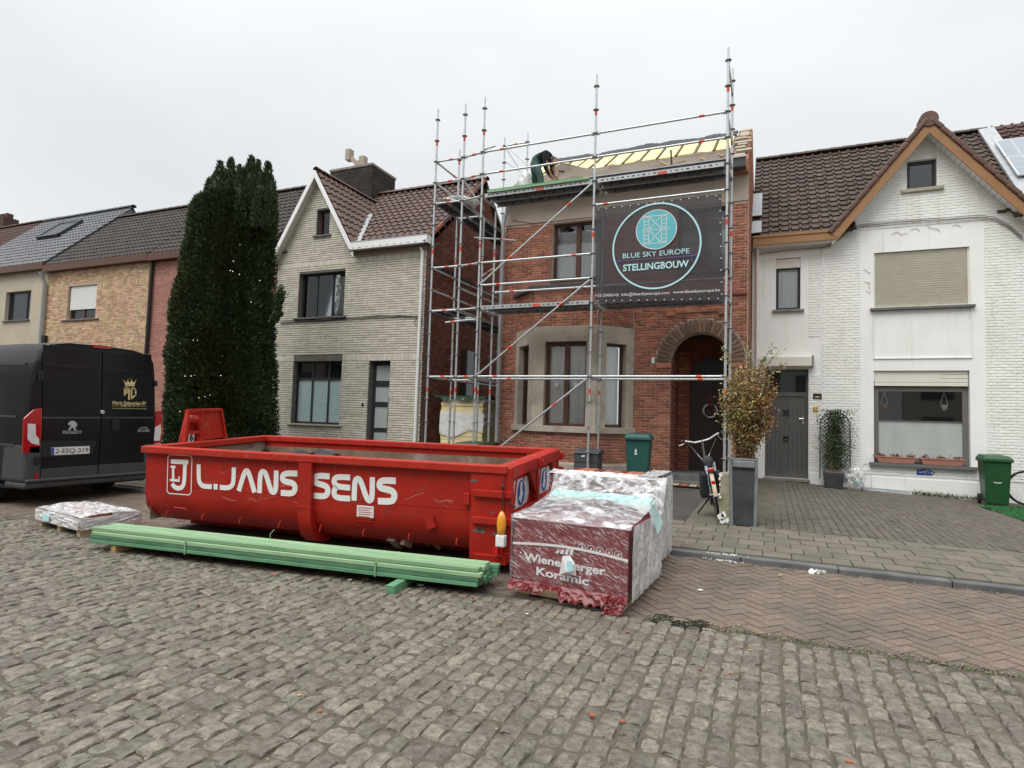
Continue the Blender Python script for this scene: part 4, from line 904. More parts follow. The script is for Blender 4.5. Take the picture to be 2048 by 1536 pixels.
MB().box(q1-.01, q1+.012, YW-.025, YW-.001, .4, ze).build('wall_joint', m_wpvc, Wh)
pl = MB(); pl.box(6.74, w0[0]-.3, YW-.02, YW-.001, .1, .6); pl.box(w0[0]-.05, w0[1]+.1, YW-.03, YW-.001, .1, .58); pl.build('plinth', m_wplast, Wh, bevel=.008)
# recessed panel under the upper window: thin raised border
za, zb = Z(1845,716), w1[2]-.06
bd = MB(); bd.box(w1[0]-.02, w1[1]+.02, YW-.012, YW+.011, za-.012, za+.012); bd.box(w1[0]-.025, w1[0]-.01, YW-.012, YW+.011, za+.013, zb); bd.box(w1[1]+.01, w1[1]+.025, YW-.012, YW+.011, za+.013, zb); bd.build('panel_border', m_wplast, Wh)
# peeling paint
rr = np.random.RandomState(12)
for pts in ([(1727,538),(1733,541),(1737,546),(1741,544)], [(1729,562),(1736,566),(1740,564),(1737,572),(1741,578)], [(1731,581),(1737,584),(1742,583)], [(1782,468),(1795,464),(1803,469),(1815,466)], [(1820,460),(1833,456),(1840,462)], [(1855,451),(1860,456),(1875,458),(1880,463)], [(1905,452),(1913,449),(1922,453)]):
    q = MB(); q.stroke([(X(a, b), Z(a, b)) for a, b in pts], .011, (0, YW-.002, 0), (1,0,0), (0,0,1), .002); q.build('paint_crack', m_stone, Wh)
# windows
wf = window(F, *ws, Wh, m_blackf, rev=.1, fw=.06, sill=True, so=.08, curtain=[(ws[0]+.06, ws[1]-.06, ws[2]+.06, ws[3]-.3, m_curt)], sh=.06)
sb = MB(); F.box(sb, ws[0]+.005, ws[1]-.005, .02, .095, ws[3]-.24, ws[3]-.02); sb.build('shutter_box', m_shut, Wh)
window(F, *wq, Wh, m_blackf, rev=.1, fw=.07, sill=True, so=.12, glass=m_glass, sh=.08, sillmat=m_stone)
sh = MB(); n = 24; hh = (w1[3]-w1[2]-.02)/n
rs_ = w1
for k in range(n):
    z = w1[2]+.01+k*hh; q = MB(); q.hexa([F.p(w1[0]+.03, z, .085), F.p(w1[1]-.03, z, .085), F.p(w1[1]-.03, z, .1), F.p(w1[0]+.03, z, .1), F.p(w1[0]+.03, z+hh*.8, .05), F.p(w1[1]-.03, z+hh*.8, .05), F.p(w1[1]-.03, z+hh*.8, .1), F.p(w1[0]+.03, z+hh*.8, .1)]); q.build('shutter_slat', m_shut, Wh)
q = MB(); F.box(q, w1[0], w1[0]+.03, .05, .12, w1[2], w1[3]); F.box(q, w1[1]-.03, w1[1], .05, .12, w1[2], w1[3]); q.build('shutter_frame', m_shut, Wh); q = MB(); F.box(q, w1[0]+.03, w1[1]-.03, .105, .12, w1[2], w1[3]); q.build('shutter_back', m_sill, Wh)
q = MB(); F.box(q, w1[0]-.08, w1[1]+.08, -.08, .06, w1[2]-.06, w1[2]-.002); q.build('sill', m_bsill, Wh, bevel=.006)
zsb = Z(1845,772); window(F, w0[0], w0[1], w0[2]+.02, zsb-.01, Wh, m_taupe, rows=(.55,), rev=.13, fw=.11, mw=.012, gl_rows={0: m_frost}, so=.1)
for k in range(4):
    q = MB(); a = zsb+k*(w0[3]-zsb)/4; F.box(q, w0[0]+.02, w0[1]-.02, .06, .1, a+.004, a+(w0[3]-zsb)/4-.004); q.build('shutter_slat', m_shut, Wh)
q = MB(); F.box(q, w0[0]-.1, w0[1]+.12, -.1, .125, w0[2]-.06, w0[2]+.012); q.build('sill', m_bsill, Wh, bevel=.006)
# things hung inside the window
hp = thing('hanging_planter', 'macrame planter hanging inside the big white house window', 'planter', (w0[0]+.25, YW+.2, 2.1), group='macrame hangers in the window')
def hang(p, c, m_):
    q = MB(); q.tube([c, c+np.array([.07,0,-.28]), c+np.array([0,0,-.42]), c+np.array([-.07,0,-.28]), c], .006, 4); q.tube([c, c+np.array([0,0,.12])], .005, 4); q.build('cord', m_wlet, p); q = MB(); q.lathe([(.02,-.42),(.06,-.36),(.065,-.3),(.05,-.28)], c, 10); q.build('pot', m_, p)
hang(hp, np.array([w0[0]+.25, YW+.3, 2.52]), m_terra)
hp2 = thing('hanging_planter', 'white macrame hanger inside the big white house window', 'planter', (w0[1]-.35, YW+.2, 2.1), group='macrame hangers in the window'); hang(hp2, np.array([w0[1]-.4, YW+.3, 2.52]), m_wlet)
# front door
u0, u1, z0, z1 = d0; zt_ = Z(1575,788); zl = Z(1575,945)
d = MB(); F.box(d, u0, u0+.05, .1, .18, z0, z1); F.box(d, u1-.05, u1, .1, .18, z0, z1); F.box(d, u0+.05, u1-.05, .1, .18, zt_-.05, zt_+.05); F.box(d, u0+.05, u1-.05, .1, .18, z1-.05, z1); F.box(d, u0+.05, u1-.05, .12, .17, z0, z0+.2); door = d.build('front_door', m_door, Wh)
n = 9; pw = (u1-u0-.1)/n
q = MB(); F.box(q, u0+.05, u1-.05, .132, .16, z0+.2, zt_-.05); q.build('door_core', m_anth, door)
for k in range(n): q = MB(); F.box(q, u0+.05+k*pw+.003, u0+.05+(k+1)*pw-.003, .122, .131, z0+.2, zt_-.05); q.build('door_plank', m_door, door)
q = MB(); F.box(q, u0+.05, u1-.05, .14, .15, zt_+.05, z1-.05); q.build('fanlight', m_glassd, door)
uc = X(1572,825); zc = Z(1572,825); q = MB(); F.box(q, uc-.055, uc+.055, .105, .124, zc-.06, zc+.06); 
for a in (-1, 1):
    for b in (-1, 1): F.box(q, uc+a*.055-.016, uc+a*.055+.016, .104, .1245, zc+b*.06-.016, zc+b*.06+.016)
q.build('spy_grille', m_iron, door)
zk = Z(1572,876); uk = X(1572,876); q = MB(); q.tube([F.p(uk+.05*math.cos(2*PI*k/14), zk-.02+.055*math.sin(2*PI*k/14), .1) for k in range(14)], .012, 6, closed=True); F.box(q, uk-.05, uk+.05, .105, .124, zk+.0, zk+.05); q.build('door_knocker', m_iron, door)
uh = u1-.11; zh = Z(1613,840); q = MB(); F.box(q, uh-.015, uh+.015, .115, .125, zh-.1, zh+.1); q.tube([F.p(uh, zh+.03, .12), F.p(uh, zh+.03, .07), F.p(uh-.09, zh+.03, .07)], .008, 6); q.build('handle', m_steel, door)
q = MB(); F.box(q, u0-.03, u1+.03, -.06, .1, z0-.07, z0-.001); q.build('door_sill', m_sill, Wh, bevel=.006)
q = MB(); a, b = X(1527,725)-.02, X(1622,725)+.02; zz0, zz1 = Z(1575,734), Z(1575,714); F.box(q, a, b, -.16, -.001, zz0, zz1); q.build('awning_box', m_shut, Wh, bevel=.02)
q = MB(); F.box(q, b, b+.03, -.17, -.001, zz0-.01, zz1+.02); q.build('awning_end', m_sill, Wh)
x, y = 1634, 793; q = MB(); F.box(q, X(x-8,y), X(x+9,y), -.012, -.001+.012, Z(x,y+5), Z(x,y-6)); npl = q.build('name_plate', m_iron, Wh); q = MB(); F.box(q, X(x-4,y), X(x+5,y), -.014, -.012, Z(x,y+2), Z(x,y)); q.build('plate_text', m_gold, npl)
x, y = 1631, 819; q = MB(); F.box(q, X(x-5,y), X(x+5,y), -.012, -.001+.012, Z(x,y+5), Z(x,y-5)); np2 = q.build('house_number_plate', m_yb, Wh); q = MB()
for a, b in ((-3.2,-3.2),(3.2,-3.2),(-3.2,3.2),(3.2,3.2)): F.box(q, X(x+a-1.4,y), X(x+a+1.4,y), -.014, -.012, Z(x,y+b+1.4), Z(x,y+b-1.4))
q.build('plate_marks', m_bark, np2)
# fascia, soffit, verge tiles, roofs
pw_ = math.atan(1.0); uv = np.array([0, math.sqrt(.5), math.sqrt(.5)]); O = np.array([WL, YW-.2, 6.22]); LW = 4.7; WW = WR_-WL
m = MB(); ng = AXW-(AZW-ze)/SW-WL; slab(m, O, (1,0,0), uv, ng, LW, .1); slab(m, O+np.array([ng,0,0])+uv*.8, (1,0,0), uv, WW-ng, LW-.8, .1); roof = m.build('roof', m_tilew, Wh)
P = Pieces('roof_tile', roof, m_tilew, [t_tile('R')], 'roof_tiles'); tiles(P, O, (1,0,0), uv, WW, LW, .222, .262, .05, keep=lambda c: not (abs(c[0]-AXW) < (AZW-c[2])/SW-.12))
m = MB(); slab(m, O+uv*LW, (1,0,0), (0, .7071, -.7071), WW, 5, .1); m.build('rear_slope', m_tilew, roof)
P.finish()
ridge_tiles(roof, O+uv*LW+NZ*.05, O+uv*LW+NZ*.05+np.array([WW,0,0]), m_tilew, .11)
gs = math.atan(SW); rl = (AZW-ze+.1)/math.sin(gs); OV = .32; cg, sg = math.cos(gs), math.sin(gs)
for s in (-1, 1):
    n_ = np.array([s*sg, 0, cg]); a = np.array([AXW, YW-OV, AZW+.16]); b = a+np.array([s*cg, 0, -sg])*(rl+.05)
    m = MB(); m.prism([a, b, b-n_*.17, a-NZ*.17/cg], (0, -.03, 0)); m.build('verge_fascia', m_fasc, Wh)
    m = MB(); m.prism([a-NZ*.2, b-NZ*.2, b-NZ*.2+np.array([0,OV,0]), a-NZ*.2+np.array([0,OV,0])], (0,0,-.015)); m.build('soffit', m_wpvc, Wh)
    sj = MB()
    for k in range(1, int(rl/.14)): p = a+np.array([s*cg,0,-sg])*k*.14-NZ*.218; sj.beam(p, p+np.array([0,OV,0]), .008, .004)
    sj.build('soffit_joint', m_sill, Wh)
    m = MB()
    Og = np.array([a[0], a[1], a[2]]); uxg = np.array([0,1.,0])
    bb = b+np.array([-s*cg,0,sg])*.32+np.array([0,.08,0])
    if s > 0: slab(m, bb, uxg, np.array([-cg,0,sg]), 3.3, rl-.27, .06)
    else: slab(m, bb+np.array([0,3.3,0]), -uxg, np.array([cg,0,sg]), 3.3, rl-.27, .06)
    m.build('gable_slope', m_tilew, roof)
    nt_ = int((rl+.05)/.3)
    for k in range(nt_):
        c = b+np.array([-s*cg,0,sg])*(k+.5)*(rl+.05)/nt_+n_*.03; up = np.array([-s*cg,0,sg]); tl = up*math.cos(.06)+n_*-math.sin(.06)*1; MB().obox(c+n_*.03+np.array([0,.1,0]), (tl, (0,1,0), np.cross(tl, (0,1,0))), ((rl+.05)/nt_*.54, .17, .055)).build('verge_tile', m_verge, roof, bevel=.03)
ap = MB(); ap.lathe([(.0, -.04), (.17, -.04), (.185, 0), (.185, .3)], (AXW, YW-OV-.02, AZW+.2), 20, 'y'); ap.build('ridge_end_cap', m_verge, roof)
m = MB(); xe = 2*AXW-EX+.1; fa = np.array([WL, YW-.3, 6.0]); m.box(WL+.02, AXW-(AZW-ze)/SW-.02, YW-.34, YW-.3, 6.02, 6.2); m.box(WL+.02, AXW-(AZW-ze)/SW-.02, YW-.36, YW-.33, 6.2, 6.26); m.build('eave_fascia', m_fasc, Wh)
m = MB(); m.box(WL+.02, AXW-(AZW-ze)/SW-.02, YW-.3, YW-.001, 6.0, 6.018); m.build('eave_soffit', m_wpvc, Wh)
# lead flashings against the brick gable and at the right party wall
for y, l in ((1.0, 1.3), (.1, .6)):
    c = O+uv*(y+l/2)+np.array([.08, 0, 0]); MB().obox(c+np.array([0,-.05,.09]), ((1,0,0), uv, np.cross((1,0,0), uv)), (.13, l/2, .012)).build('lead_flashing', m_lead, roof)
c = O+uv*LW/2+np.array([WW, 0, 0]); MB().obox(c+np.array([0,-.05,.08]), ((1,0,0), uv, np.cross((1,0,0), uv)), (.17, LW/2, .03)).build('party_flashing', m_lead, roof)
# cables and downpipe
kb = MB(); pts = [onY(x, y, YW-.04) for x, y in [(1512,510),(1530,506),(1580,500),(1650,495),(1680,478),(1705,455),(1740,450),(1800,444),(1900,438),(1960,434),(1990,438),(2020,455),(2046,478)]]
kb.tube(pts, .012, 5); kb.tube([p+np.array([0,-.01,.035]) for p in pts[4:]], .009, 5); kb.build('cable', m_sill, Wh)
pipe(Wh, [(WL+.12, YW-.12, 6.0), (WL+.12, YW-.06, 5.85), (WL+.12, YW-.06, .35)], .04, m_wplast)
x, y = 1856, 944; q = MB(); q.prism([F.p(X(1834,940), Z(1834,940), -.003), F.p(X(1833,950), Z(1833,950), -.003), F.p(X(1864,951), Z(1864,951), -.003), F.p(X(1870,945), Z(1870,945), -.003), F.p(X(1852,938), Z(1852,938), -.003)][::-1], (0, -.004, 0)); stk = q.build('wall_sticker', m_blue, Wh)
q = MB(); q.stroke([(X(a, b), Z(a, b)) for a, b in ((1838,944),(1843,944.5),(1848,943),(1853,940.5),(1856,943.5),(1859,945))], .02, (0, YW-.0072, 0), (1,0,0), (0,0,1), .001); q.stroke([(X(a, b), Z(a, b)) for a, b in ((1849,946),(1852,945.5))], .018, (0, YW-.0072, 0), (1,0,0), (0,0,1), .001); q.stroke([(X(a, b), Z(a, b)) for a, b in ((1862,945),(1866,947.5))], .03, (0, YW-.0072, 0), (1,0,0), (0,0,1), .001); q.build('sticker_marks', m_wprint, stk)
# right hand neighbour: roof with solar panels
Nb = thing('neighbour_house', 'house beyond the white one, only its roof slope with panels in view', 'house', (13.5, YW, .3))
facade(Fr((0, YW, 0)), WR_+.01, 16, .1, 6.1, [(12.2, 13.8, 1.0, 2.9), (12.3, 13.7, 4.3, 5.7)], m_brickp, Nb); window(Fr((0, YW, 0)), 12.2, 13.8, 1.0, 2.9, Nb, m_wpvc, cols=(.5,), sill=True); window(Fr((0, YW, 0)), 12.3, 13.7, 4.3, 5.7, Nb, m_wpvc, cols=(.5,), sill=True); MB().box(WR_+.01, 16, YW+1.4, 12, .1, 6.1).build('body', m_brickp, Nb)
m = MB(); O2 = O+np.array([WW+.02, 0, 0]); slab(m, O2, (1,0,0), uv, 5, LW+.2, .1); rf = m.build('roof', m_tilew, Nb); P = Pieces('roof_tile', rf, m_tiler, [t_tile('R')], 'roof_tiles'); tiles(P, O2, (1,0,0), uv, 3, LW+.2, .222, .262, .05); P.finish()
un = np.cross((1,0,0), uv); a = (lambda d: CAM+((O2+un*.2-CAM)@un)/(d@un)*d)(ray(1988, 283))
for k in range(2):
    sp = thing('solar_panel', ['upper grey framed solar panel next to the roof ridge', 'lower grey framed solar panel below the first one on the roof'][k], 'solar panel', tuple(a), group='solar panels on the right roof')
    c = a+np.array([.86*1.0+.02, 0, 0])-uv*(.52+k*1.06) if False else a+np.array([.86, 0, 0])-uv*(.5+k*1.03)
    MB().obox(c, ((1,0,0), uv, un), (.85, .5, .02)).build('frame', m_alu, sp); MB().obox(c+un*.004, ((1,0,0), uv, un), (.82, .47, .018)).build('cell_sheet', m_solar, sp)
    ln = MB()
    for j in range(1, 6): ln.obox(c+un*.0235+np.array([-.82+j*.273,0,0]), ((1,0,0), uv, un), (.006, .47, .001))
    for j in range(1, 3): ln.obox(c+un*.0243+uv*(-.47+j*.313), ((1,0,0), uv, un), (.82, .006, .001))
    ln.build('cell_grid', m_alu, sp)
# ================================================================ scaffolding
ZK = lambda k: 2.0214+.5*k
SC = thing('scaffolding', 'galvanised tube scaffolding with steel decks around the brick house', 'scaffolding', (2.5, .3, .3))
posts = {'A': (0,0,-3.3,13), 'B': (2.562,0,-3.3,13), 'C': (5.12,0,-3.3,13), 'H': (0,.75,-3.3,8.7), 'I': (2.562,.75,-3.3,8.7), 'J': (5.155,.75,-3.3,13),
         'D': (-1.26,.09,-3.4,13), 'E': (-.54,.095,-3.4,13), 'F': (-1.26,1.18,-3.3,12), 'G': (-.52,1.18,-3.3,8.8), 'K': (-1.22,3.75,-3.3,15), 'L': (-.5,3.75,-3.3,15)}
ros = MB(); ros.lathe([(.026,-.006),(.06,-.005),(.062,0),(.06,.005),(.026,.006)], (0,0,0), 10); _r = ros.build('rosette', m_galvd); rme = _r.data; bpy.data.objects.remove(_r)
shade_auto
def tubepart(name, p0, p1, r=.0245, bands=(), mat=None, par=None):
    o = shade_auto(MB().tube([p0, p1], r, 8).build(name, mat or m_galv, par or SC), 50)
    p0, p1 = np.array(p0, float), np.array(p1, float); d = p1-p0; L_ = np.linalg.norm(d); e = d/L_
    for b in bands: c = p0+d*b; shade_auto(MB().tube([c-e*.05, c+e*.05], r+.0025, 8).build('marker_band', m_band_r, o), 50)
    return o
for nme, (x, y, k0, k1) in posts.items():
    zb = gz(y, 0)+.01; zt_ = ZK(k1)+.06
    bands = [((ZK(k)+.28)-zb)/(zt_-zb) for k in (-.15, 6.2, 11.3) if k < k1]
    o = tubepart('standard', (x, y, zb), (x, y, zt_), .0245, bands)
    if k1 >= 12: shade_auto(MB().tube([(x, y, zt_-.01), (x, y, zt_+.2)], .019, 8).build('spigot', m_galv, o), 50)
    MB().box(x-.075, x+.075, y-.075, y+.075, zb-.009, zb).build('base_plate', m_galvd, o)
    org = ORG[SC]
    for k in range(-2, int(k1)+1):
        q = bpy.data.objects.new('rosette', rme); COL.objects.link(q); q.parent = o; q.location = Vector((x, y, ZK(k))-org)
pt = lambda n, k: np.array([posts[n][0], posts[n][1], ZK(k)])
def ledger(a, b, k, kb=None, bands=(.17,), nm='ledger', r=.0235, dz=0):
    p, q = pt(a, k)+NZ*dz, pt(b, kb if kb is not None else k)+NZ*dz; d = (q-p)/np.linalg.norm(q-p); o = tubepart(nm, p+d*.05, q-d*.05, r, bands)
    for s, e in ((1, p), (-1, q)): MB().obox(e+d*s*.055, (d, np.cross(d, (0,0,1.))/max(1e-6, np.linalg.norm(np.cross(d, (0,0,1.)))), np.cross(np.cross(d, (0,0,1.))/max(1e-6, np.linalg.norm(np.cross(d, (0,0,1.)))), d)), (.035, .016, .032)).build('ledger_head', m_galvd, o)
    return o
for k in (11, 10, 1): ledger('A', 'B', k); ledger('B', 'C', k, bands=(.83,))
ledger('B', 'C', 8.0, bands=(.08,)); ledger('A', 'B', 6, bands=(.86,)); ledger('A', 'B', 5)
for k in (1, 5): ledger('H', 'I', k); ledger('I', 'J', k, bands=(.8,))
ledger('A', 'B', 5, 9, (.27, .8), 'diagonal_brace', .022); ledger('A', 'B', 1, 5, (.3, .75), 'diagonal_brace', .022); ledger('A', 'B', -3, 1, (.72,), 'diagonal_brace', .022)
for a, b in (('D', 'E'), ('E', 'A')):
    for k in (11, 10, 6, 1): ledger(a, b, k, bands=(.55,))
for k in (9, 4): ledger('D', 'E', k, bands=(.5,)); ledger('E', 'A', k, bands=())
ledger('E', 'A', 3.5, bands=())
for k in (11, 10): ledger('D', 'F', k, bands=(.8,))
for k in (6, 5, 1): ledger('D', 'F', k, bands=(.8,)); ledger('F', 'K', k, bands=(.3,))
for k in (5, 1): ledger('E', 'G', k, bands=()); ledger('G', 'L', k, bands=(.5,))
for k in (1, 4, 9): ledger('F', 'G', k, bands=()); ledger('K', 'L', k, bands=())
ledger('K', 'L', 15, bands=(.5,)); ledger('K', 'L', 11, bands=(.3,)); ledger('K', 'L', 15, 12.8, (), 'diagonal_brace', .02)
for n1, n2 in (('A', 'H'), ('B', 'I'), ('C', 'J')):
    for k in (9, 4, 1): ledger(n1, n2, k, bands=(), dz=-.02)
for k in (13, 11, 10): ledger('C', 'J', k, k-.6, (), 'diagonal_brace', .016)
ledger('E', 'G', 10, 9.3, (), 'diagonal_brace', .02)
# ties and stray tube ends
tubepart('tie_tube', onY(948, 475, .95), onY(1031, 481, 1.5), .022, (.65,)); tubepart('tie_tube', onY(891, 645, -.05), onY(920, 642, -.05), .022, (.5,)); tubepart('tie_tube', (0, .02, ZK(11)+.07), (.28, .02, ZK(11)+.11), .022); tubepart('tie_tube', onY(965, 552, 1.0), onY(986, 537, 1.0), .02, (.5,))
tubepart('guard_tube', onY(1009, 321, 3.7), onY(1048, 348, 3.2), .02); tubepart('guard_tube', onY(1010, 289, 3.7), onY(1056, 330, 2.9), .02)
# decks
def deck(p0, p1, wdir, z, n=2, w=.32, slots=True):
    p0, p1, wd2 = np.array([*p0, 0.]), np.array([*p1, 0.]), np.array([*wdir, 0.]); d = p1-p0; L_ = np.linalg.norm(d); d /= L_
    for i in range(n):
        a = p0+wd2*(.02+i*(w+.03)); c = a+d*L_/2+wd2*w/2
        m = MB(); m.obox(c+NZ*(z+.047), (d, wd2, NZ), (L_/2-.06, w/2, .006)); m.obox(c+NZ*(z+.005)-wd2*(w/2-.004), (d, wd2, NZ), (L_/2-.06, .004, .036)); m.obox(c+NZ*(z+.005)+wd2*(w/2-.004), (d, wd2, NZ), (L_/2-.06, .004, .036)); o = m.build('deck_plank', m_decks, SC)
        m = MB(); m.obox(c+NZ*(z+.038), (d, wd2, NZ), (L_/2-.07, w/2-.01, .002)); 
        for q in np.arange(.25, L_-.2, .22): m.obox(a+d*q+wd2*w/2+NZ*(z+.018), (d, wd2, NZ), (.02, w/2-.012, .015))
        m.build('deck_underside', m_deckd, o)
        if slots:
            m = MB(); k = 0
            for q in np.arange(.16, L_-.14, .105): k += 1; m.obox(a+d*q+NZ*(z+.012)-wd2*.0012, (d, wd2, NZ), (.028 if k % 2 else .013, .0012, .011)); m.obox(a+d*q+wd2*(w+.0012)+NZ*(z+.012), (d, wd2, NZ), (.028 if k % 2 else .013, .0012, .011))
            m.build('slot', m_hole, o)
        if i == 0: q = a+d*L_*(.53 if L_ < 3 else .2); MB().obox(q+NZ*(z+.005)-wd2*.004, (d, wd2, NZ), (.09, .002, .026)).build('marker_plate', m_band_r, o)
for k in (9, 4):
    deck((0, .0), (2.562, .0), (0, 1), ZK(k)); deck((2.562, .0), (5.12, .0), (0, 1), ZK(k))
    deck((-1.26, .1), (-1.26, 1.18), (1, 0), ZK(k), 2, .3); deck((-1.26, 1.18), (-1.26, 3.75), (1, 0), ZK(k), 2, .3)
# toe boards of green timber on the top deck
for k, (a, b, y, z) in enumerate([(.15, 2.45, .03, 0), (.35, 2.55, .14, .0), (.1, 2.3, .08, .045)]):
    t = thing('timber_board', ['green treated board lying along the top scaffold deck edge', 'second green board lying behind the edge board on the top deck', 'pale green board laid on top of the two deck boards'][k], 'board', ((a+b)/2, y, ZK(9)+.053), group='green boards on the scaffold deck')
    MB().box(a, b, y-.05, y+.05, ZK(9)+.0535+z, ZK(9)+.097+z).build('plank', m_gtim if k else m_gtimt, t, bevel=.004, seg=1)
# ================================================================ banner
def bannermat():
    m = M('mesh banner', (.022,.018,.022), (.034,.028,.033), sc=3, rough=.6, bump=.5, bs=5); t = m.node_tree; b = [n for n in t.nodes if n.type == 'BSDF_PRINCIPLED'][0]; b.inputs['Alpha'].default_value = .86; return m
YBn = -.045; BN = thing('banner', 'dark mesh advertising banner with turquoise scaffold logo tied to the scaffolding', 'banner', (3.85, YBn, ZK(4)))
bc = [onY(x, y, YBn) for x, y in [(1190,605),(1447,600),(1443,386),(1191,416)]]
m = MB(); V = []; n1, n2 = 40, 28
for j in range(n2+1):
    for i in range(n1+1):
        a, b = i/n1, j/n2; p = (bc[0]*(1-a)+bc[1]*a)*(1-b)+(bc[3]*(1-a)+bc[2]*a)*b
        e = min(a, 1-a, b, 1-b); p = p+np.array([0, .01+.006*math.sin(a*9+b*4)+.012*math.sin(40*(a+b*1.3))*max(0, .25-a-b*.6), -.012*math.sin(a*PI*7)**2*(1 if j == n2 else 0)]); V.append(p)
m.add(V, [(j*(n1+1)+i, j*(n1+1)+i+1, (j+1)*(n1+1)+i+1, (j+1)*(n1+1)+i) for j in range(n2) for i in range(n1)]); shade_auto(m.build('mesh_cloth', bannermat(), BN), 80)
B2 = lambda x, y: (lambda p: (p[0], p[2]))(onY(x, y, YBn)); bo = np.array([0, YBn-.004, 0]); bx, bz_ = (1,0,0), (0,0,1)
cl_, cr_ = B2(1226.5, 497), B2(1401.5, 480); cc = ((cl_[0]+cr_[0])/2, (B2(1319.7, 406.5)[1]+B2(1305.6, 577)[1])/2); rr_ = (cr_[0]-cl_[0])/2
sh_ = lambda pts: [(x, z) for x, z in pts]
m = MB(); m.stroke(disc_pts(rr_, 64, *cc), .032, bo, bx, bz_, .001, True); m.build('logo_ring', m_cyan, BN)
dl, dr_ = B2(1272.5, 463), B2(1353.5, 452); dc = ((dl[0]+dr_[0])/2, (B2(1315, 420.5)[1]+B2(1305.6, 498)[1])/2); dr2 = (dr_[0]-dl[0])/2
m = MB(); m.prism([bo+np.array([x, 0, z]) for x, z in disc_pts(dr2, 48, *dc)], (0, -.001, 0)); m.build('logo_disc', m_cyan2, BN)
m = MB(); o2 = bo+np.array([0, -.0022, 0]); m.stroke(disc_pts(dr2, 48, *dc), .014, o2, bx, bz_, .001, True)
xs = [-.235, -.14, .1, .195]; hh = .3; S2 = lambda a, b, w=.012: m.stroke([(dc[0]+a[0], dc[1]+a[1]), (dc[0]+b[0], dc[1]+b[1])], w, o2, bx, bz_, .001)
for x in xs: S2((x, -hh), (x, hh))
for z in np.linspace(-.25, .25, 8): S2((xs[0], z), (xs[1], z)); S2((xs[2], z), (xs[3], z))
for z in (-.27, 0, .27): S2((xs[0]-.06 if z == 0 else xs[0]-.02, z), (xs[3]+.06 if z == 0 else xs[3]+.02, z))
for z0, z1 in ((-.27, 0), (0, .27)): S2((xs[1], z0), (xs[2], z1)); S2((xs[1], z1), (xs[2], z0))
m.build('logo_scaffold', m_wprint, BN)
def btext(t, a, b, h, mt, bold=0):
    p, q = onY(*a, YBn), onY(*b, YBn); p, q = p+np.array([0,-.004,0]), q+np.array([0,-.004,0]); text(t, h, p, q-p, (0,0,1), mt, BN, bold=bold, width=np.linalg.norm(q-p), lift=.0005)
btext('BLUE SKY EUROPE', (1245.5, 517.2), (1379, 506.6), .105, m_cyan); btext('STELLINGBOUW', (1246, 542.5), (1377.5, 533.5), .135, m_cyan, .022)
btext('+32-33460143', (1190.5, 594), (1237, 592.5), .06, m_wprint); btext('info@blueskyeurope.com', (1243, 592), (1339, 588), .06, m_wprint); btext('www.blueskyeurope.be', (1346, 587.3), (1440, 582.5), .06, m_wprint)
m = MB(); a, b = B2(1233, 523), B2(1391, 510.8); m.stroke([a, b], .012, bo, bx, bz_, .001)
for x, y in ((1239.7, 522.5), (1384, 511.3)): c = B2(x, y); m.stroke([(c[0], c[1]-.1), (c[0], c[1]+.1)], .012, o2, bx, bz_, .001); m.prism([o2+np.array([c[0]+dx, 0, c[1]+dz]) for dx, dz in ((-.035,0),(0,-.045),(.035,0),(0,.045))], (0,-.001,0))
m.build('sparkle_line', m_purp, BN)
for i in range(15):
    for t0, t1 in ((bc[3], bc[2]), (bc[0], bc[1])): p = t0*(1-(i+.4)/15)+t1*((i+.4)/15)+np.array([0, -.004, -.035 if t0 is bc[3] else .03]); MB().lathe([(.012, -.002), (.012, .0)], p, 8, 'y').build('eyelet', m_wprint, BN)
for i in range(9): p = bc[1]*(1-(i+.5)/9)+bc[2]*((i+.5)/9)+np.array([-.03, -.004, 0]); MB().lathe([(.012, -.002), (.012, .0)], p, 8, 'y').build('eyelet', m_wprint, BN)
# ================================================================ roofer on the top deck
zd = ZK(9)+.054
PE = thing('person', 'roofer in black jacket and green work trousers bending over the roof edge', 'person', (.95, .45, zd))
def skin(name, verts, edges, radii, mats, pick, parent, sub=2):
    me = bpy.data.meshes.new(name); me.from_pydata([tuple(np.array(v)-ORG[parent]) for v in verts], edges, []); ob = bpy.data.objects.new(name, me); COL.objects.link(ob)
    sk = ob.modifiers.new('s', 'SKIN'); sk.use_smooth_shade = True
    for i, r in enumerate(radii): sv = me.skin_vertices[0].data[i]; sv.radius = (r, r) if not hasattr(r, '__len__') else r; sv.use_root = (i == 0)
    sb = ob.modifiers.new('u', 'SUBSURF'); sb.levels = sub; sb.render_levels = sub
    dg = bpy.context.evaluated_depsgraph_get(); dg.update(); nm = bpy.data.meshes.new_from_object(ob.evaluated_get(dg)); bpy.data.objects.remove(ob)
    nm.name = name; nm.materials.clear()
    for m_ in mats: nm.materials.append(m_)
    for p in nm.polygons: c = np.array(p.center)+ORG[parent]; p.material_index = pick(c); p.use_smooth = True
    o = bpy.data.objects.new(name, nm); COL.objects.link(o); o.parent = parent; ORG[o] = ORG[parent]; return o
hip = onY(1068, 327, .55); chest = onY(1088, 313, .62); neck = onY(1099, 313, .66); head = onY(1105.5, 319, .68)
kn1 = onY(1080, 349, .42); kn2 = onY(1070, 350, .68); f1 = np.array([kn1[0]+.06, .42, zd+.09]); f2 = np.array([kn2[0]-.02, .72, zd+.09])
h1, h2 = hip+np.array([.03, -.09, -.06]), hip+np.array([.0, .1, -.06]); s1, s2 = chest+np.array([.1, -.19, -.02]), chest+np.array([.1, .19, -.02])
e1, e2 = onY(1092, 336, .5), onY(1104, 334, .8); a1, a2 = onY(1103, 354, .75), onY(1107, 350, .95)
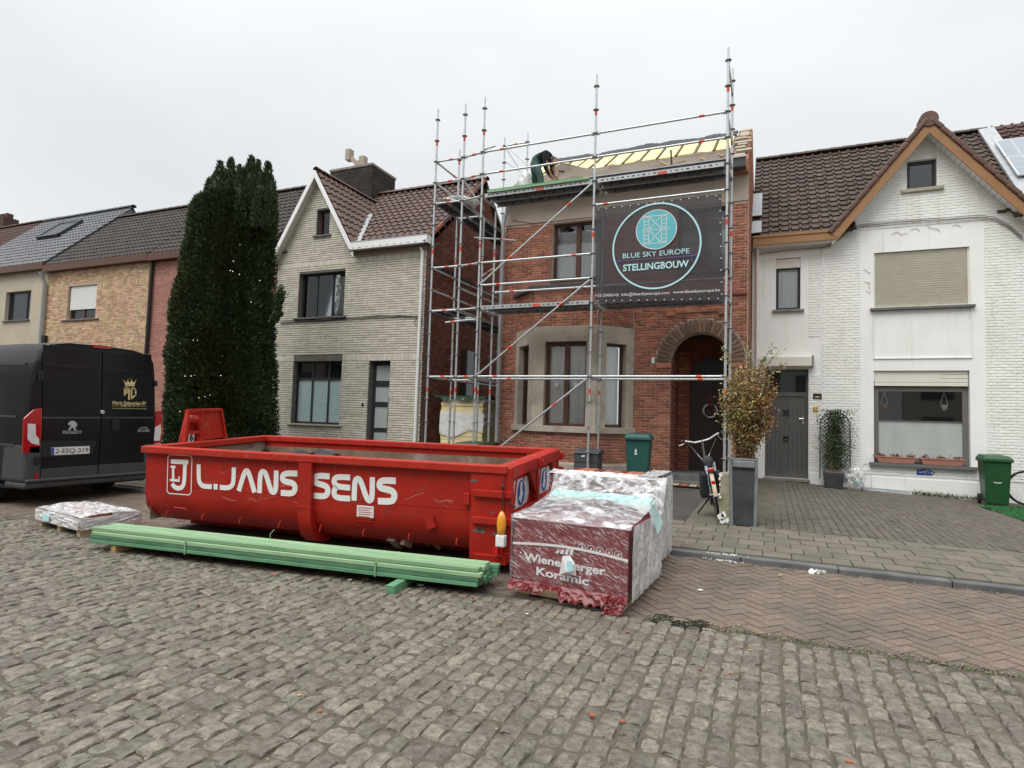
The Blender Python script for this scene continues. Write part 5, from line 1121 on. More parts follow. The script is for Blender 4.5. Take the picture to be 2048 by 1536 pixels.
belly = (hip*.55+chest*.45)+np.array([0,0,.01]); v = [hip, belly, chest, neck, h1, kn1, f1, f1+np.array([.17,-.02,-.05]), h2, kn2, f2, f2+np.array([.17,.02,-.05]), s1, e1, a1, s2, e2, a2]
ed = [(0,1),(1,2),(2,3),(0,4),(4,5),(5,6),(6,7),(0,8),(8,9),(9,10),(10,11),(2,12),(12,13),(13,14),(2,15),(15,16),(16,17)]
rd = [.15, .15, .165, .07, .115, .085, .06, .045, .115, .085, .06, .045, .085, .062, .042, .085, .062, .042]
fi = []
for ai, s in ((14, -1), (17, 1)): # palms and fingers
    w0_ = v[ai]; d = np.array([.55, .25*1, -.55]); d /= np.linalg.norm(d); sd = np.array([.3, -.9, -.1]); b = len(v); v.append(w0_+d*.06); rd.append(.034); ed.append((ai, b))
    for q in range(4): i = len(v); o_ = (q-1.5)*.02; v += [w0_+d*.105+sd*o_, w0_+d*(.14-.006*abs(q-1))+sd*o_+np.array([0,0,-.015])]; rd += [.0105, .009]; ed += [(b, i), (i, i+1)]
    i = len(v); v += [w0_+d*.07+sd*s*.04, w0_+d*.1+sd*s*.055]; rd += [.011, .0095]; ed += [(b, i), (i, i+1)]
def pick(c):
    if c[2] < zd+.11: return 2
    if min(np.linalg.norm(c-a1), np.linalg.norm(c-a2)) < .05 or c[0] > max(a1[0], a2[0])+.0 and c[2] < 7.3: return 3
    lw = np.array([hip[0]+.13, 0, hip[2]]); t = (c-hip)@(chest-hip)/np.linalg.norm(chest-hip)
    if t < .1 and c[2] > 6 and min(np.linalg.norm(c-e1), np.linalg.norm(c-a1), np.linalg.norm(c-(e1+a1)/2), np.linalg.norm(c-e2), np.linalg.norm(c-a2), np.linalg.norm(c-(e2+a2)/2)) > .11: return 1
    return 0
skin('body', v, ed, rd, [m_jack, m_trous, m_iron, m_skin], pick, PE)
hd = MB(); hx = head-neck; hx /= np.linalg.norm(hx)
hdv = skin('head', [neck+hx*.01, neck+hx*.1, neck+hx*.2, neck+hx*.26], [(0,1),(1,2),(2,3)], [.06, .085, .1, .07], [m_skin, m_hair], lambda c: 1 if (c[2] > head[2]-.04) else 0, PE)
MB().obox(head+np.array([.07, -.02, -.07]), ((1,0,0),(0,1,0),(0,0,1)), (.018, .014, .02)).build('nose', m_skin, PE, bevel=.008)
for s in (-1, 1): MB().lathe([(.005,-.01),(.02,-.004),(.02,.004),(.005,.01)], head+np.array([-.01, s*.098, -.02]), 8, 'y').build('ear', m_skin, PE)
hm = thing('hammer', 'small hammer held by the bending roofer', 'hammer', tuple(a2)); q = a2+np.array([.07, .02, -.07]); MB().tube([q+np.array([-.02,0,-.06]), q+np.array([.1,.02,.16])], .014, 6).build('handle', m_wood, hm); MB().beam(q+np.array([.04,.02,.16]), q+np.array([.17,.02,.13]), .03, .03).build('head', m_iron, hm)
def lump(name, label, cat, loc, sz, mat, seed, par=None, amp=.16, n=18, flat=True, pn='plastic'):
    R = np.random.RandomState(seed); t = thing(name, label, cat, tuple(loc)); V = []; F_ = []; fr_ = R.uniform(2, 5, (6,3)); ph = R.uniform(0, 6, 6)
    for j in range(n+1):
        th = PI*j/n
        for i in range(2*n):
            a = PI*i/n; d = np.array([math.sin(th)*math.cos(a), math.sin(th)*math.sin(a), math.cos(th)]); r = 1+amp*sum(math.sin(f@d*1.6+p) for f, p in zip(fr_, ph))/2.2+R.uniform(-.03, .03)*math.sin(th)
            p = d*r*np.array(sz); p[2] = max(p[2], -sz[2]*.85) if flat else p[2]; V.append(np.array(loc)+p+np.array([0,0,sz[2]*.85]))
    for j in range(n):
        for i in range(2*n): a, b = j*2*n+i, j*2*n+(i+1) % (2*n); F_.append((a, a+2*n, b+2*n, b))
    m = MB(); m.add(V, F_); o = m.build(pn, mat, t); shade_auto(o, 28); return t
c = onY(1050, 375, .5); lump('plastic_bag', 'crumpled white plastic bag beside the roofer on the top deck', 'bag', (c[0], .5, zd), (.16, .16, .33), m_bag, 3)
c = onY(926, 408, .6); lump('plastic_sheet', 'white plastic sheet heaped on the side scaffold deck', 'sheet', (-.85, .55, ZK(9)+.055), (.38, .3, .1), m_bag, 5, amp=.25)
# ================================================================ insulation boards in the alley
st = thing('insulation_stack', 'stack of yellow insulation boards in white wrapping standing in the alley', 'insulation', (-1.55, 2.7, .42)); z = .42; rr = np.random.RandomState(1)
while z < 2.1:
    w = rr.uniform(-.03, .03); wrap = z > 1.95 or 1.3 < z < 1.72; MB().box(-2.2+w, -.95+w, 2.4+rr.uniform(-.02, .02), 3.3, z, z+.094).build('board', m_wrapw if wrap else m_foamy, st, bevel=.004, seg=1); z += .1
m = MB(); V = []
for i in range(13):
    for j in range(6): V.append((-2.235+i*.108, 2.375-.012*math.sin(i*2.2+j)+rr.uniform(-.006, .006), 1.2+j*.11-(.1*math.sin(i*.5) if j == 0 else 0)))
m.add(V, [(i*6+j, i*6+6+j, i*6+7+j, i*6+j+1) for i in range(12) for j in range(5)]); shade_auto(m.build('wrapping', m_bag, st), 60)
m = MB(); V = []
for i in range(16):
    for j in range(7): V.append((-2.55+i*.11, 2.3+j*.17, 2.17+.03*math.sin(i*1.3)+.03*math.sin(j*2+i)-(.12 if j == 0 else 0)*rr.rand()))
m.add(V, [(i*7+j, i*7+7+j, i*7+8+j, i*7+j+1) for i in range(15) for j in range(6)]); tg = thing('green_netting', 'dark green netting thrown over the insulation stack', 'netting', (-1.6, 2.7, 2.15)); shade_auto(m.build('net', m_dgbin, tg), 60)
# ================================================================ red roll-off skip
SK = thing('skip_container', 'long red open steel skip with white lettering on its side', 'skip', (3.383, -5.858, .03), (.043, 0, .108))
SM = np.array(Matrix.Translation((3.383, -5.858, .03)) @ Euler((.043, 0, .108)).to_matrix().to_4x4()); SI = np.linalg.inv(SM)
def sloc(p): return (SI @ np.array([*p, 1.]))[:3]
def sray(x, y, yp=None, xp=None): # photo pixel to the skip's own side plane
    o = sloc(CAM); d = SI[:3,:3] @ ray(x, y)
    t = (yp-o[1])/d[1] if yp is not None else (xp-o[0])/d[0]; return o+t*d
LS, WS, HS = 4.845, 2.295, 1.105; YP = .07
prof = [(YP, HS-.06), (YP, .5), (YP+.02, .36), (YP+.09, .24), (YP+.2, .16), (YP+.36, .13)]
def sideshell(y0s, s): # near (s=1) or far (s=-1) side sheet following the rounded profile
    m = MB(); n = len(prof); V = []
    for t in (0, .022):
        for x in np.linspace(-LS+.02, -.03, 2):
            for (y, z) in prof: yy = y+t if s > 0 else WS-y-t; V.append((x, yy, z+(t if z < .3 else 0)))
    F_ = []
    for k in range(n-1): F_ += [(k, n+k, n+k+1, k+1), (2*n+k, 2*n+k+1, 3*n+k+1, 3*n+k)]
    m.add(V, F_); return m
o = sideshell(0, 1); shade_auto(o.build('side_panel', m_skip, SK), 40); shade_auto(sideshell(0, -1).build('side_panel', m_skip, SK), 40)
MB().box(-LS+.02, -.03, YP+.34, WS-YP-.34, .13, .16).build('floor', m_skipin, SK)
for y0, y1 in ((YP+.024, YP+.03), (WS-YP-.03, WS-YP-.024)): MB().box(-LS+.05, -.05, y0, y1, .45, HS-.16).build('inner_lining', m_skipin, SK)
MB().box(-LS+.05, -LS+.056, YP+.03, WS-YP-.03, .16, HS-.1).build('inner_lining', m_skipin, SK)
rim = MB(); rim.box(-LS-.02, .0, .0, .12, HS-.085, HS); rim.box(-LS-.02, .0, WS-.12, WS, HS-.085, HS); rim.box(-LS-.02, -LS+.1, .12, WS-.12, HS-.085, HS); rim.box(-.11, .0, .12, WS-.12, HS-.14, HS); rim.build('rim', m_skiprim, SK, bevel=.012)
# welded seam along the side
for z in (.62,): MB().box(-LS+.05, -.42, YP-.004, YP-.0005, z-.004, z+.004).build('weld_seam', m_skip, SK)
def rib(x0, x1, y=.005):
    m = MB(); V = []; pr2 = [(y, HS-.088), (y, .5), (y+.01, .33), (y+.06, .18), (y+.17, .09), (y+.3, .06)]
    for x in (x0, x1): V += [(x, a, b) for a, b in pr2]+[(x, .4, b) if k else (x, .12, b) for k, (a, b) in enumerate(pr2)]
    n = len(pr2); F_ = [(k, 2*n+k, 2*n+k+1, k+1) for k in range(n-1)]; F_ += [(k, k+1, n+k+1, n+k) for k in range(n-1)]; F_ += [(2*n+k+1, 2*n+k, 3*n+k, 3*n+k+1) for k in range(n-1)]
    m.add(V, F_); shade_auto(m.build('side_rib', m_skip, SK), 40)
xr = sray(610, 1000, yp=.02)[0]; rib(xr-.085, xr+.085)
rb = MB(); rb.box(xr-.1, xr+.1, -.0, .03, .5, .515); rb.build('rib_collar', m_skip, SK)
MB().box(-.4, -.02, .02, .12, .12, HS-.086).build('end_post', m_skip, SK, bevel=.01); MB().box(-.4, -.02, WS-.12, WS-.02, .12, HS-.086).build('end_post', m_skip, SK, bevel=.01)
for z in (.78, .5): MB().box(-.36, -.02, -.03, .02, z, z+.07).build('hinge_bracket', m_skip, SK, bevel=.006); MB().box(-.1, .06, -.015, .05, z+.002, z+.068).build('hinge_tongue', m_skip, SK, bevel=.005)
MB().box(-.34, .02, -.03, .05, .1, .19).build('hinge_bracket', m_skip, SK, bevel=.006); MB().box(-.47, -.4, -.0, .06, .68, .8).build('lug', m_skip, SK, bevel=.006)
for k in range(8): x = -LS+.35+k*.56; MB().tube([(x, YP+.04, .3), (x+.02, YP-.02, .28), (x+.02, YP-.025, .24)], .008, 5).build('net_hook', m_skiprim, SK)
p = sray(862, 1045, yp=YP-.01); MB().obox((p[0], YP-.015, p[2]), ((.94,0,.34),(0,1,0),(-.34,0,.94)), (.05, .02, .06)).build('bent_bracket', m_skip, SK)
p = sray(363, 1016, yp=YP-.01); MB().tube([(p[0]-.1, YP-.02, p[2]-.02), (p[0]-.09, YP-.03, p[2]+.005), (p[0]+.09, YP-.03, p[2]+.0), (p[0]+.1, YP-.02, p[2]-.025)], .01, 6).build('step_rung', m_skip, SK)
# end doors
MB().box(-.05, -.01, .1, WS-.1, .2, HS-.1).build('end_door', m_skip, SK)
for y in (.08, 1.12, 2.2): MB().box(-.02, .05, y-.05, y+.05, .15, HS-.02).build('door_post', m_skip, SK, bevel=.008)
MB().box(-.02, .055, .13, WS-.13, .5, .58).build('door_rail', m_skip, SK, bevel=.008); MB().box(-.02, .06, .0, WS, .12, .22).build('bottom_beam', m_skip, SK, bevel=.01); MB().box(-.02, .065, .05, WS-.05, HS-.135, HS-.005).build('top_beam', m_skip, SK, bevel=.01)
for y, s in ((1.03, -1), (2.1, -1)): MB().prism([(0.01, y, HS-.14), (0.01, y+s*.26, HS-.14), (.01, y, HS-.42)], (.035, 0, 0)).build('gusset', m_skip, SK)
for y, z in ((1.12, HS-.06), (2.3, HS-.1), (2.3, HS-.3)): MB().lathe([(.03, -.06), (.03, .06)], (.08, y, z), 10, 'y').build('lock_pin', m_skip, SK); MB().box(.04, .1, y-.08, y+.0, z-.05, z+.05).build('lock_lug', m_skip, SK)
for yc in (.58, 1.64): # round arrow stickers on the doors
    d_ = lambda r, h, mt, nm, sq=1.0: MB().prism([(-.009+h, yc+r*math.cos(2*PI*k/28), .75+r*sq*math.sin(2*PI*k/28)) for k in range(28)], (.0012, 0, 0)).build(nm, mt, SK)
    MB().box(-.009, -.0075, yc-.33, yc+.33, .6, .91).build('door_sign', m_wprint, SK)
    q = MB()
    for a in (-.27, .02, .3): q.prism([(-.0072, yc+a+u, .6+v) for u, v in ((-.05,.0),(.03,.0),(.13 if a < .2 else .03,.31 if a < .2 else .0),(.05 if a < .2 else .02,.31 if a < .2 else .1))], (.0006,0,0))
    q.build('sign_stripe', m_bred, SK); d_(.165, .002, m_wprint, 'sign_rim', .95); d_(.15, .0035, m_blue, 'sign_disc', .95)
    q = MB(); q.prism([(-.0042, yc+a, .75+b) for a, b in ((-.03,.12),(.05,.12),(.045,.0),(.09,-.0),(.0,-.12),(-.1,-.05),(-.05,-.02))], (.0008,0,0)); q.build('sign_arrow', m_wprint, SK)
for y in (.28, WS-.28): # steel rollers
    MB().lathe([(.04,-.09),(.1,-.085),(.105,0),(.1,.085),(.04,.09)], (-.12, y, .085), 16, 'y').build('roller', m_iron, SK); MB().box(-.25, .0, y-.12, y-.1, .05, .2).build('roller_cheek', m_skip, SK)
MB().box(-LS+.1, -.3, .7, .8, .0, .13).build('skid_rail', m_skip, SK); MB().box(-LS+.1, -.3, WS-.8, WS-.7, .0, .13).build('skid_rail', m_skip, SK)
# front bulkhead and lifting frame
MB().prism([(-LS, y, z) for y, z in prof]+[(-LS, WS-y, z) for y, z in prof[::-1]], (.03, 0, 0)).build('front_bulkhead', m_skip, SK)
hp_ = lambda x, y, d=0: sray(x, y, xp=-LS-.05-d)
P4 = [hp_(399, 881), hp_(451, 874), hp_(442, 819), hp_(403, 820)]; m = MB(); m.prism([p*1.0-np.array([0,0,.0]) for p in P4], (-.05, 0, 0)); lf = m.build('lifting_frame', m_skiprim, SK)
P5 = [hp_(360, 884, .12), hp_(400, 882, .12), hp_(404, 820, .12), hp_(375, 820, .12)]; m = MB(); m.prism(P5, (-.03, 0, 0)); m.build('lifting_cheek', m_skiprim, SK)
for a, b in (((368, 884), (376, 820)), ((398, 884), (403, 820)), ((450, 876), (441, 820)), ((372, 865), (400, 864)), ((376, 821), (441, 819))): MB().beam(hp_(*a), hp_(*b), .035, .06, (1,0,0)).build('frame_bar', m_skiprim, SK)
c = hp_(388, 838, .0); MB().lathe([(.035, -.12), (.055, -.1), (.055, .03), (.0, .06)], c, 12, 'x').build('hook_eye', m_skiprim, SK)
c = hp_(372, 883); e = hp_(386, 866); q = MB(); pz = [hp_(372, 884), hp_(387, 883), hp_(389, 866), hp_(375, 867)]; q.prism(pz, (.004, 0, 0)); npl = q.build('number_plate', m_wprint, SK)
text('16', .1, hp_(373, 882)+np.array([.006, 0, 0]), hp_(387, 880)-hp_(373, 881), (0,0,1), m_iron, npl, bold=.03, width=.11)
# lettering
zl_ = lambda zx, zy: (lambda p: (p[0], p[2]))(sray(320+zx/4.096, 880+zy/4.096, yp=YP-.003)); lo = (0, YP-.003, 0)
LET = [([(317,200),(317,330),(335,365),(360,380),(425,382)],33), ([(440,382),(472,384)],38), ([(605,225),(603,340),(590,375),(560,393),(490,388)],33), ([(645,418),(690,270),(710,248),(730,270),(775,430)],36), ([(815,435),(820,290),(832,262),(850,258),(868,275),(905,405),(920,428),(938,425),(950,400),(953,250)],36),
 ([(1126,275),(1040,272),(1010,285),(1000,310),(1012,335),(1050,345),(1085,352),(1108,375),(1105,415),(1080,440),(990,432)],38), ([(1390,298),(1300,292),(1270,305),(1265,330),(1280,355),(1340,368),(1370,385),(1378,420),(1365,450),(1340,462),(1255,455)],38),
 ([(1558,307),(1460,302),(1430,315),(1425,345),(1445,380),(1558,392)],36), ([(1450,382),(1428,405),(1425,450),(1455,475),(1558,480)],36), ([(1590,497),(1595,350),(1605,322),(1625,315),(1645,335),(1690,470),(1710,497),(1728,492),(1738,465),(1740,305)],36),
 ([(1932,335),(1835,330),(1805,342),(1795,370),(1808,395),(1865,405),(1905,418),(1922,445),(1918,480),(1895,505),(1785,500)],40)]
def smooth2(p, it=2):
    for _ in range(it):
        q = [p[0]]
        for a, b in zip(p, p[1:]): q += [(a[0]*.75+b[0]*.25, a[1]*.75+b[1]*.25), (a[0]*.25+b[0]*.75, a[1]*.25+b[1]*.75)]
        p = q+[p[-1]]
    return p
sc_ = (zl_(1932,335)[0]-zl_(317,200)[0])/(1932-317)
for pts, w in LET:
    m = MB(); m.stroke(smooth2([zl_(*q) for q in pts]) if len(pts) > 2 else [zl_(*q) for q in pts], w*sc_*1.08, lo, (1,0,0), (0,0,1), .0012); m.build('letter', m_wlet, SK)
m = MB(); fr_ = [(85,120),(245,128),(262,145),(255,432),(238,450),(75,438),(58,420),(66,138)]; m.stroke([zl_(*q) for q in fr_], 7*sc_, lo, (1,0,0), (0,0,1), .0012, True)
for pts, w in (([(90,175),(232,182)],34), ([(205,190),(200,345),(185,385),(155,398),(120,388),(100,358)],34), ([(108,225),(108,322)],22), ([(88,218),(128,220)],16), ([(84,328),(162,333)],18), ([(155,333),(158,300)],12)): m.stroke(smooth2([zl_(*q) for q in pts]) if len(pts) > 2 else [zl_(*q) for q in pts], w*sc_, lo, (1,0,0), (0,0,1), .0012)
m.build('monogram', m_wlet, SK)
a, b = sray(714, 1010, yp=YP-.003), sray(747, 1036, yp=YP-.003); q = MB(); q.box(a[0], b[0], YP-.004, YP-.003, b[2], a[2]); dp = q.build('data_label', m_wprint, SK)
q = MB()
for k in range(7): q.box(a[0]+.02, b[0]-.02-(.03 if k % 3 == 1 else 0), YP-.005, YP-.0042, a[2]-.03-k*.024, a[2]-.022-k*.024)
q.build('label_text', m_bred, dp)
R = np.random.RandomState(77)
for k in range(26): # scratches and grime runs on the side
    x = R.uniform(-LS+.2, -.5); z = R.uniform(.35, .9); n = R.randint(3, 6); pts = [(x, z)]
    for q in range(n): pts.append((pts[-1][0]+R.uniform(.02, .09), max(.5, min(.95, pts[-1][1]+R.uniform(-.04, .03)))))
    if pts[0][1] < .5: pts = [(a, b+.2) for a, b in pts]
    q = MB(); q.stroke(pts, R.uniform(.0025, .006), (0, YP-.0012, 0), (1,0,0), (0,0,1), .0008); q.build('scratch', m_scr if k % 3 else m_grime, SK)
for k in range(18):
    x = R.uniform(-LS+.1, -.45); z1 = HS-.09; q = MB(); l = R.uniform(.06, .3); w = R.uniform(.004, .014); q.prism([(x, YP-.0014, z1), (x+w, YP-.0014, z1), (x+w*.6, YP-.0014, z1-l), (x+w*.4, YP-.0014, z1-l)], (0,-.0006,0)); q.build('rust_run', m_grime, SK)
for x, z, sx, sz in ((-.3,.42,.1,.035),(-.1,.4,.06,.02),(-.28,.44,.05,.02),(-.36,.93,.05,.02),(-.15,.62,.03,.012)):
    q = MB(); q.prism([(x+sx*math.cos(2*PI*k/11)*R.uniform(.5, 1.1), .0195, z+sz*math.sin(2*PI*k/11)*R.uniform(.5, 1.1)) for k in range(11)][::-1], (0,-.001,0)); q.build('scuff', m_grime, SK)
# warning lamp hung on the skip corner
wl = thing('warning_lamp', 'amber warning lamp hung by a black cord at the skip corner', 'lamp', tuple((SM @ np.array([.0, -.06, .3, 1]))[:3]))
lc = (SM @ np.array([-.02, -.07, .42, 1]))[:3]; m = MB(); m.lathe([(.028,-.0),(.045,.03),(.05,.1),(.045,.17),(.028,.215),(.006,.24)], lc, 16); shade_auto(m.build('lens', m_amber, wl), 50)
m = MB(); m.box(lc[0]-.05, lc[0]+.05, lc[1]-.035, lc[1]+.035, lc[2]-.12, lc[2]); m.build('battery_box', m_wlet, wl, bevel=.012); MB().box(lc[0]-.07, lc[0]-.02, lc[1]-.03, lc[1]+.03, lc[2]-.2, lc[2]-.12).build('bracket', m_bred, wl)
m = MB(); m.tube([lc+np.array([0,0,.24]), lc+np.array([.005,.0,.36]), lc+np.array([0,.02,.56])], .007, 5); m.tube([lc+np.array([.005,0,.34]), lc+np.array([.1,.12,.27])], .007, 5); m.lathe([(.0,-.03),(.02,-.01),(.02,.01),(.0,.03)], lc+np.array([0,0,.48]), 8); m.build('cord', m_iron, wl)
# load inside
rb = MB(); R = np.random.RandomState(11)
for k in range(420):
    c = np.array([R.uniform(-4.6, -.3), R.uniform(.25, 2.0), 0]); c[2] = .16+R.uniform(0, .28)+(.3*math.exp(-((c[0]+3.4)/1.0)**2)); d = R.normal(0, 1, (3,3)); q_, _ = np.linalg.qr(d); rb.obox(c, q_, R.uniform(.03, .14, 3)*np.array([1,1,.35]))
rub = MB(); rub.v = [tuple((SM @ np.array([*v, 1]))[:3]) for v in rb.v]; rub.f = rb.f; rub.a = rb.a; tag(rub.build('rubble', m_skipin), 'broken tiles and rubble lying in the red skip', 'rubble', kind='stuff')
for k, (px, py, w, lb) in enumerate([(510, 909, .13, 'curled piece of black roofing felt sticking out at the front end of the skip'), (612, 911, .09, 'torn black felt flap in the skip behind the first letters'), (655, 909, .1, 'crumpled grey black felt beside the torn flap in the skip')]):
    l = sray(px, py-6, yp=.4); wpt = (SM @ np.array([*l, 1]))[:3]; t = thing('roofing_felt', lb, 'roofing felt', tuple(wpt), group='felt scraps in the skip'); m = MB(); V = []
    for i in range(9):
        for j in range(7): a = -1.1+2.5*j/6; V.append(wpt+np.array([(i/8-.5)*w*2.2, .12*math.sin(a)*1.1+.02*math.sin(i), .09*math.cos(a)-.075+.014*math.sin(i*1.7+k)-.02*k*(i/8)]))
    m.add(V, [(i*7+j, i*7+7+j, i*7+8+j, i*7+j+1) for i in range(8) for j in range(6)]); shade_auto(m.build('sheet', m_memb, t), 50); MB().obox(wpt+np.array([0,.02,-.3]), ((1,0,0),(0,1,0),(0,0,1)), (.12, .1, .2)).build('roll', m_memb, t)
# ================================================================ black van
XV = -4.5; yc = -5.07
VN = thing('parked_van', 'black panel van with gold roofing company logo parked behind the skip', 'van', (XV-2.5, yc, .05))
half = [(.9,.34),(1.0,.42),(1.035,.8),(1.035,1.3),(1.0,1.85),(.96,2.25),(.925,2.45),(.84,2.57),(.55,2.63),(.0,2.65)]
ring = lambda sy, sz, dz=0: [(yc-w*sy, (z-.34)*sz+.34+dz) for w, z in half]+[(yc+w*sy, (z-.34)*sz+.34+dz) for w, z in half[-2::-1]]
secs = [(XV, .98, .995), (XV-.03, .996, 1.0), (XV-.1, 1, 1), (XV-3.4, 1, 1), (XV-3.9, .98, .98), (XV-4.6, .95, .62), (XV-5.2, .93, .5), (XV-5.35, .85, .4)]
V = []; n = len(ring(1,1))
for x, a, b in secs: V += [(x, y, z) for y, z in ring(a, b)]
F_ = [(i*n+k, i*n+k+1, (i+1)*n+k+1, (i+1)*n+k) for i in range(len(secs)-1) for k in range(n-1)]+[(i*n+n-1, i*n, (i+1)*n, (i+1)*n+n-1) for i in range(len(secs)-1)]+[tuple(range(n-1, -1, -1)), tuple((len(secs)-1)*n+k for k in range(n))]
m = MB(); m.add(V, F_); body = shade_auto(m.build('body', m_van, VN), 32)
vz = lambda zx, zy, d=.0: onX(zx/4.518, 660+zy/4.518, XV+d)
def vpoly(name, pts, mat, d=.004, th=.012, par=None, bevel=0):
    m = MB(); m.prism([vz(*p, d) for p in pts][::-1], (th, 0, 0)); return m.build(name, mat, par or VN, bevel=bevel)
d1 = vpoly('rear_door', [(385,130),(912,190),(905,770),(880,1215),(368,1252),(385,800)], m_van, bevel=.012); d2 = vpoly('rear_door', [(928,192),(1365,222),(1395,700),(1385,1190),(890,1212),(918,770)], m_van, bevel=.012)
vpoly('door_skirt', [(368,1255),(880,1218),(874,1322),(362,1375)], m_vtrim, bevel=.008, th=.014); vpoly('door_skirt', [(890,1215),(1385,1190),(1378,1290),(884,1320)], m_vtrim, bevel=.008, th=.014)
vpoly('pressing_line', [(388,302),(910,345),(910,372),(388,335)], m_van, d=.017, th=.008, par=d1, bevel=.004); vpoly('pressing_line', [(930,348),(1375,385),(1376,408),(930,375)], m_van, d=.017, th=.008, par=d2, bevel=.004)
vpoly('pressing_line', [(380,785),(905,785),(905,800),(380,800)], m_vtrim, d=.017, th=.004, par=d1); vpoly('pressing_line', [(920,785),(1385,785),(1385,798),(920,798)], m_vtrim, d=.017, th=.004, par=d2)
tl = vpoly('tail_light', [(300,715),(372,708),(368,900),(352,1115),(192,1112),(205,800)], m_redl, d=-.01, th=.03, bevel=.01); vpoly('reversing_lens', [(250,845),(320,850),(322,950),(352,985),(352,1040),(285,1025),(248,985)], m_clear, d=.021, th=.005, par=tl)
tr = vpoly('tail_light', [(1398,735),(1455,730),(1462,940),(1440,1020),(1385,1025)], m_redl, d=-.01, th=.03, bevel=.01); vpoly('reversing_lens', [(1400,880),(1452,850),(1456,930),(1440,1000),(1390,1000)], m_clear, d=.021, th=.005, par=tr)
bl = vpoly('brake_light', [(835,130),(1000,148),(1003,170),(838,158)], m_redl, d=.002, th=.012)
bm = MB(); bm.box(XV-.5, XV+.03, yc-1.03, yc+1.03, .33, .42); bm.box(XV-.5, XV+.06, yc-1.02, yc+1.02, .42, .475); bm.build('bumper', m_vtrim, VN, bevel=.03)
for s in (-1, 1): m = MB(); m.box(XV-.6, XV+.02, yc+s*.92-.12, yc+s*.92+.12, .42, 1.02 if s < 0 else 1.0); m.build('bumper_corner', m_vtrim, VN, bevel=.05); 
vpoly('reflector', [(310,1300),(348,1300),(346,1340),(308,1342)], m_redl, d=.024, th=.006); vpoly('hinge', [(345,375),(395,375),(385,465),(340,460)], m_vblk, d=.01, th=.025, bevel=.008); vpoly('hinge', [(305,1145),(362,1140),(360,1210),(305,1215)], m_vblk, d=.022, th=.02, bevel=.008); vpoly('hinge', [(1390,460),(1415,455),(1418,510),(1392,512)], m_vblk, d=.01, th=.025, bevel=.008)
MB().lathe([(.03,-.03),(.036,0),(.03,.008)], vz(928, 742, .02), 14, 'x').build('door_lock', m_chrome, d2)
vpoly('door_handle', [(1008,815),(1078,805),(1080,900),(1010,910)], m_vblk, d=.017, th=.022, par=d2, bevel=.015)
vpoly('plate_recess', [(360,1000),(868,1000),(868,1030),(840,1120),(380,1150)], m_vblk, d=.0165, th=.003, par=d1)
pl = vpoly('licence_plate', [(462,1062),(808,1048),(806,1115),(464,1132)], m_plate, d=.021, th=.008); vpoly('euro_strip', [(464,1064),(490,1063),(490,1129),(466,1131)], m_blue, d=.0295, th=.001, par=pl)
a, b = vz(500, 1115, .03), vz(798, 1103, .03); text('2-ESQ-319', .075, a, b-a, (0,0,1), m_pred, pl, bold=.012, width=np.linalg.norm(b-a), lift=.001)
vpoly('plate_frame', [(456,1132),(812,1116),(812,1128),(458,1146)], m_vblk, d=.021, th=.01, par=pl)
# gold logo
g0 = lambda zx, zy: vz(zx, zy, .018)
m = MB(); m.prism([g0(*p) for p in [(1130,495),(1118,455),(1140,478),(1155,455),(1172,478),(1190,452),(1205,478),(1228,455),(1215,495)]][::-1], (.002,0,0)); m.prism([g0(*p) for p in [(1128,498),(1217,498),(1215,508),(1130,508)]][::-1], (.002,0,0)); m.build('logo_crown', m_gold, d2)
m = MB()
for x, y in ((1118,452),(1155,450),(1190,447),(1228,452),(1172,440)): m.lathe([(.006,-.001),(.006,.002)], g0(x, y), 8, 'x')
m.build('logo_beads', m_gold, d2)
def vstroke(pts, w, mt, nm, par):
    m = MB()
    for a, b in zip(pts, pts[1:]): p, q = g0(*a), g0(*b); d = (q-p)/np.linalg.norm(q-p); m.obox((p+q)/2+np.array([.001,0,0]), ((1,0,0), d, np.cross((1,0,0), d)), (.0012, np.linalg.norm(q-p)/2+w*.4, w/2))
    m.build(nm, mt, par)
vstroke([(1127,585),(1127,525),(1165,525),(1165,625)], .028, m_gold, 'logo_letter', d2); vstroke([(1146,530),(1146,570)], .02, m_gold, 'logo_letter', d2); vstroke([(1188,620),(1188,525),(1212,525),(1226,545),(1226,585),(1188,622)], .026, m_gold, 'logo_letter', d2)
def vtext(t, a, b, h, mt, par, bold=0): p, q = g0(*a), g0(*b); text(t, h, p, q-p, (0,0,1), mt, par, bold=bold, width=np.linalg.norm(q-p), lift=.0015)
vtext('Matrix Dakwerken BV', (1016,672), (1320,676), .062, m_gold, d2, .015); vtext('0488 85 97 71', (1090,692), (1255,694), .034, m_gold, d2); vtext('www.matrix-dakwerken-antwerpen.be', (1016,712), (1322,716), .024, m_gold, d2)
vstroke([(1016,685),(1080,686)], .004, m_gold, 'logo_rule', d2); vstroke([(1262,689),(1320,690)], .004, m_gold, 'logo_rule', d2)
vtext('PEUGEOT', (566,938), (740,936), .05, m_chrome, d1, .01); vtext('BOXER', (1245,920), (1352,920), .045, m_chrome, d2, .01); vstroke([(1264,890),(1290,882),(1328,882),(1330,892)], .012, m_chrome, 'badge', d2)
m = MB(); m.prism([g0(*p) for p in [(612,845),(640,822),(665,820),(692,840),(696,865),(676,880),(692,905),(672,905),(655,878),(640,890),(632,907),(614,905),(636,870),(650,858),(622,862)]][::-1], (.006,0,0)); m.build('emblem', m_chrome, d1)
for k in range(3): p = vz([430,735,1100][k], [1412,1385,1345][k], .062); MB().lathe([(.018,-.003),(.018,.002)], p, 10, 'x').build('parking_sensor', m_vblk, VN)
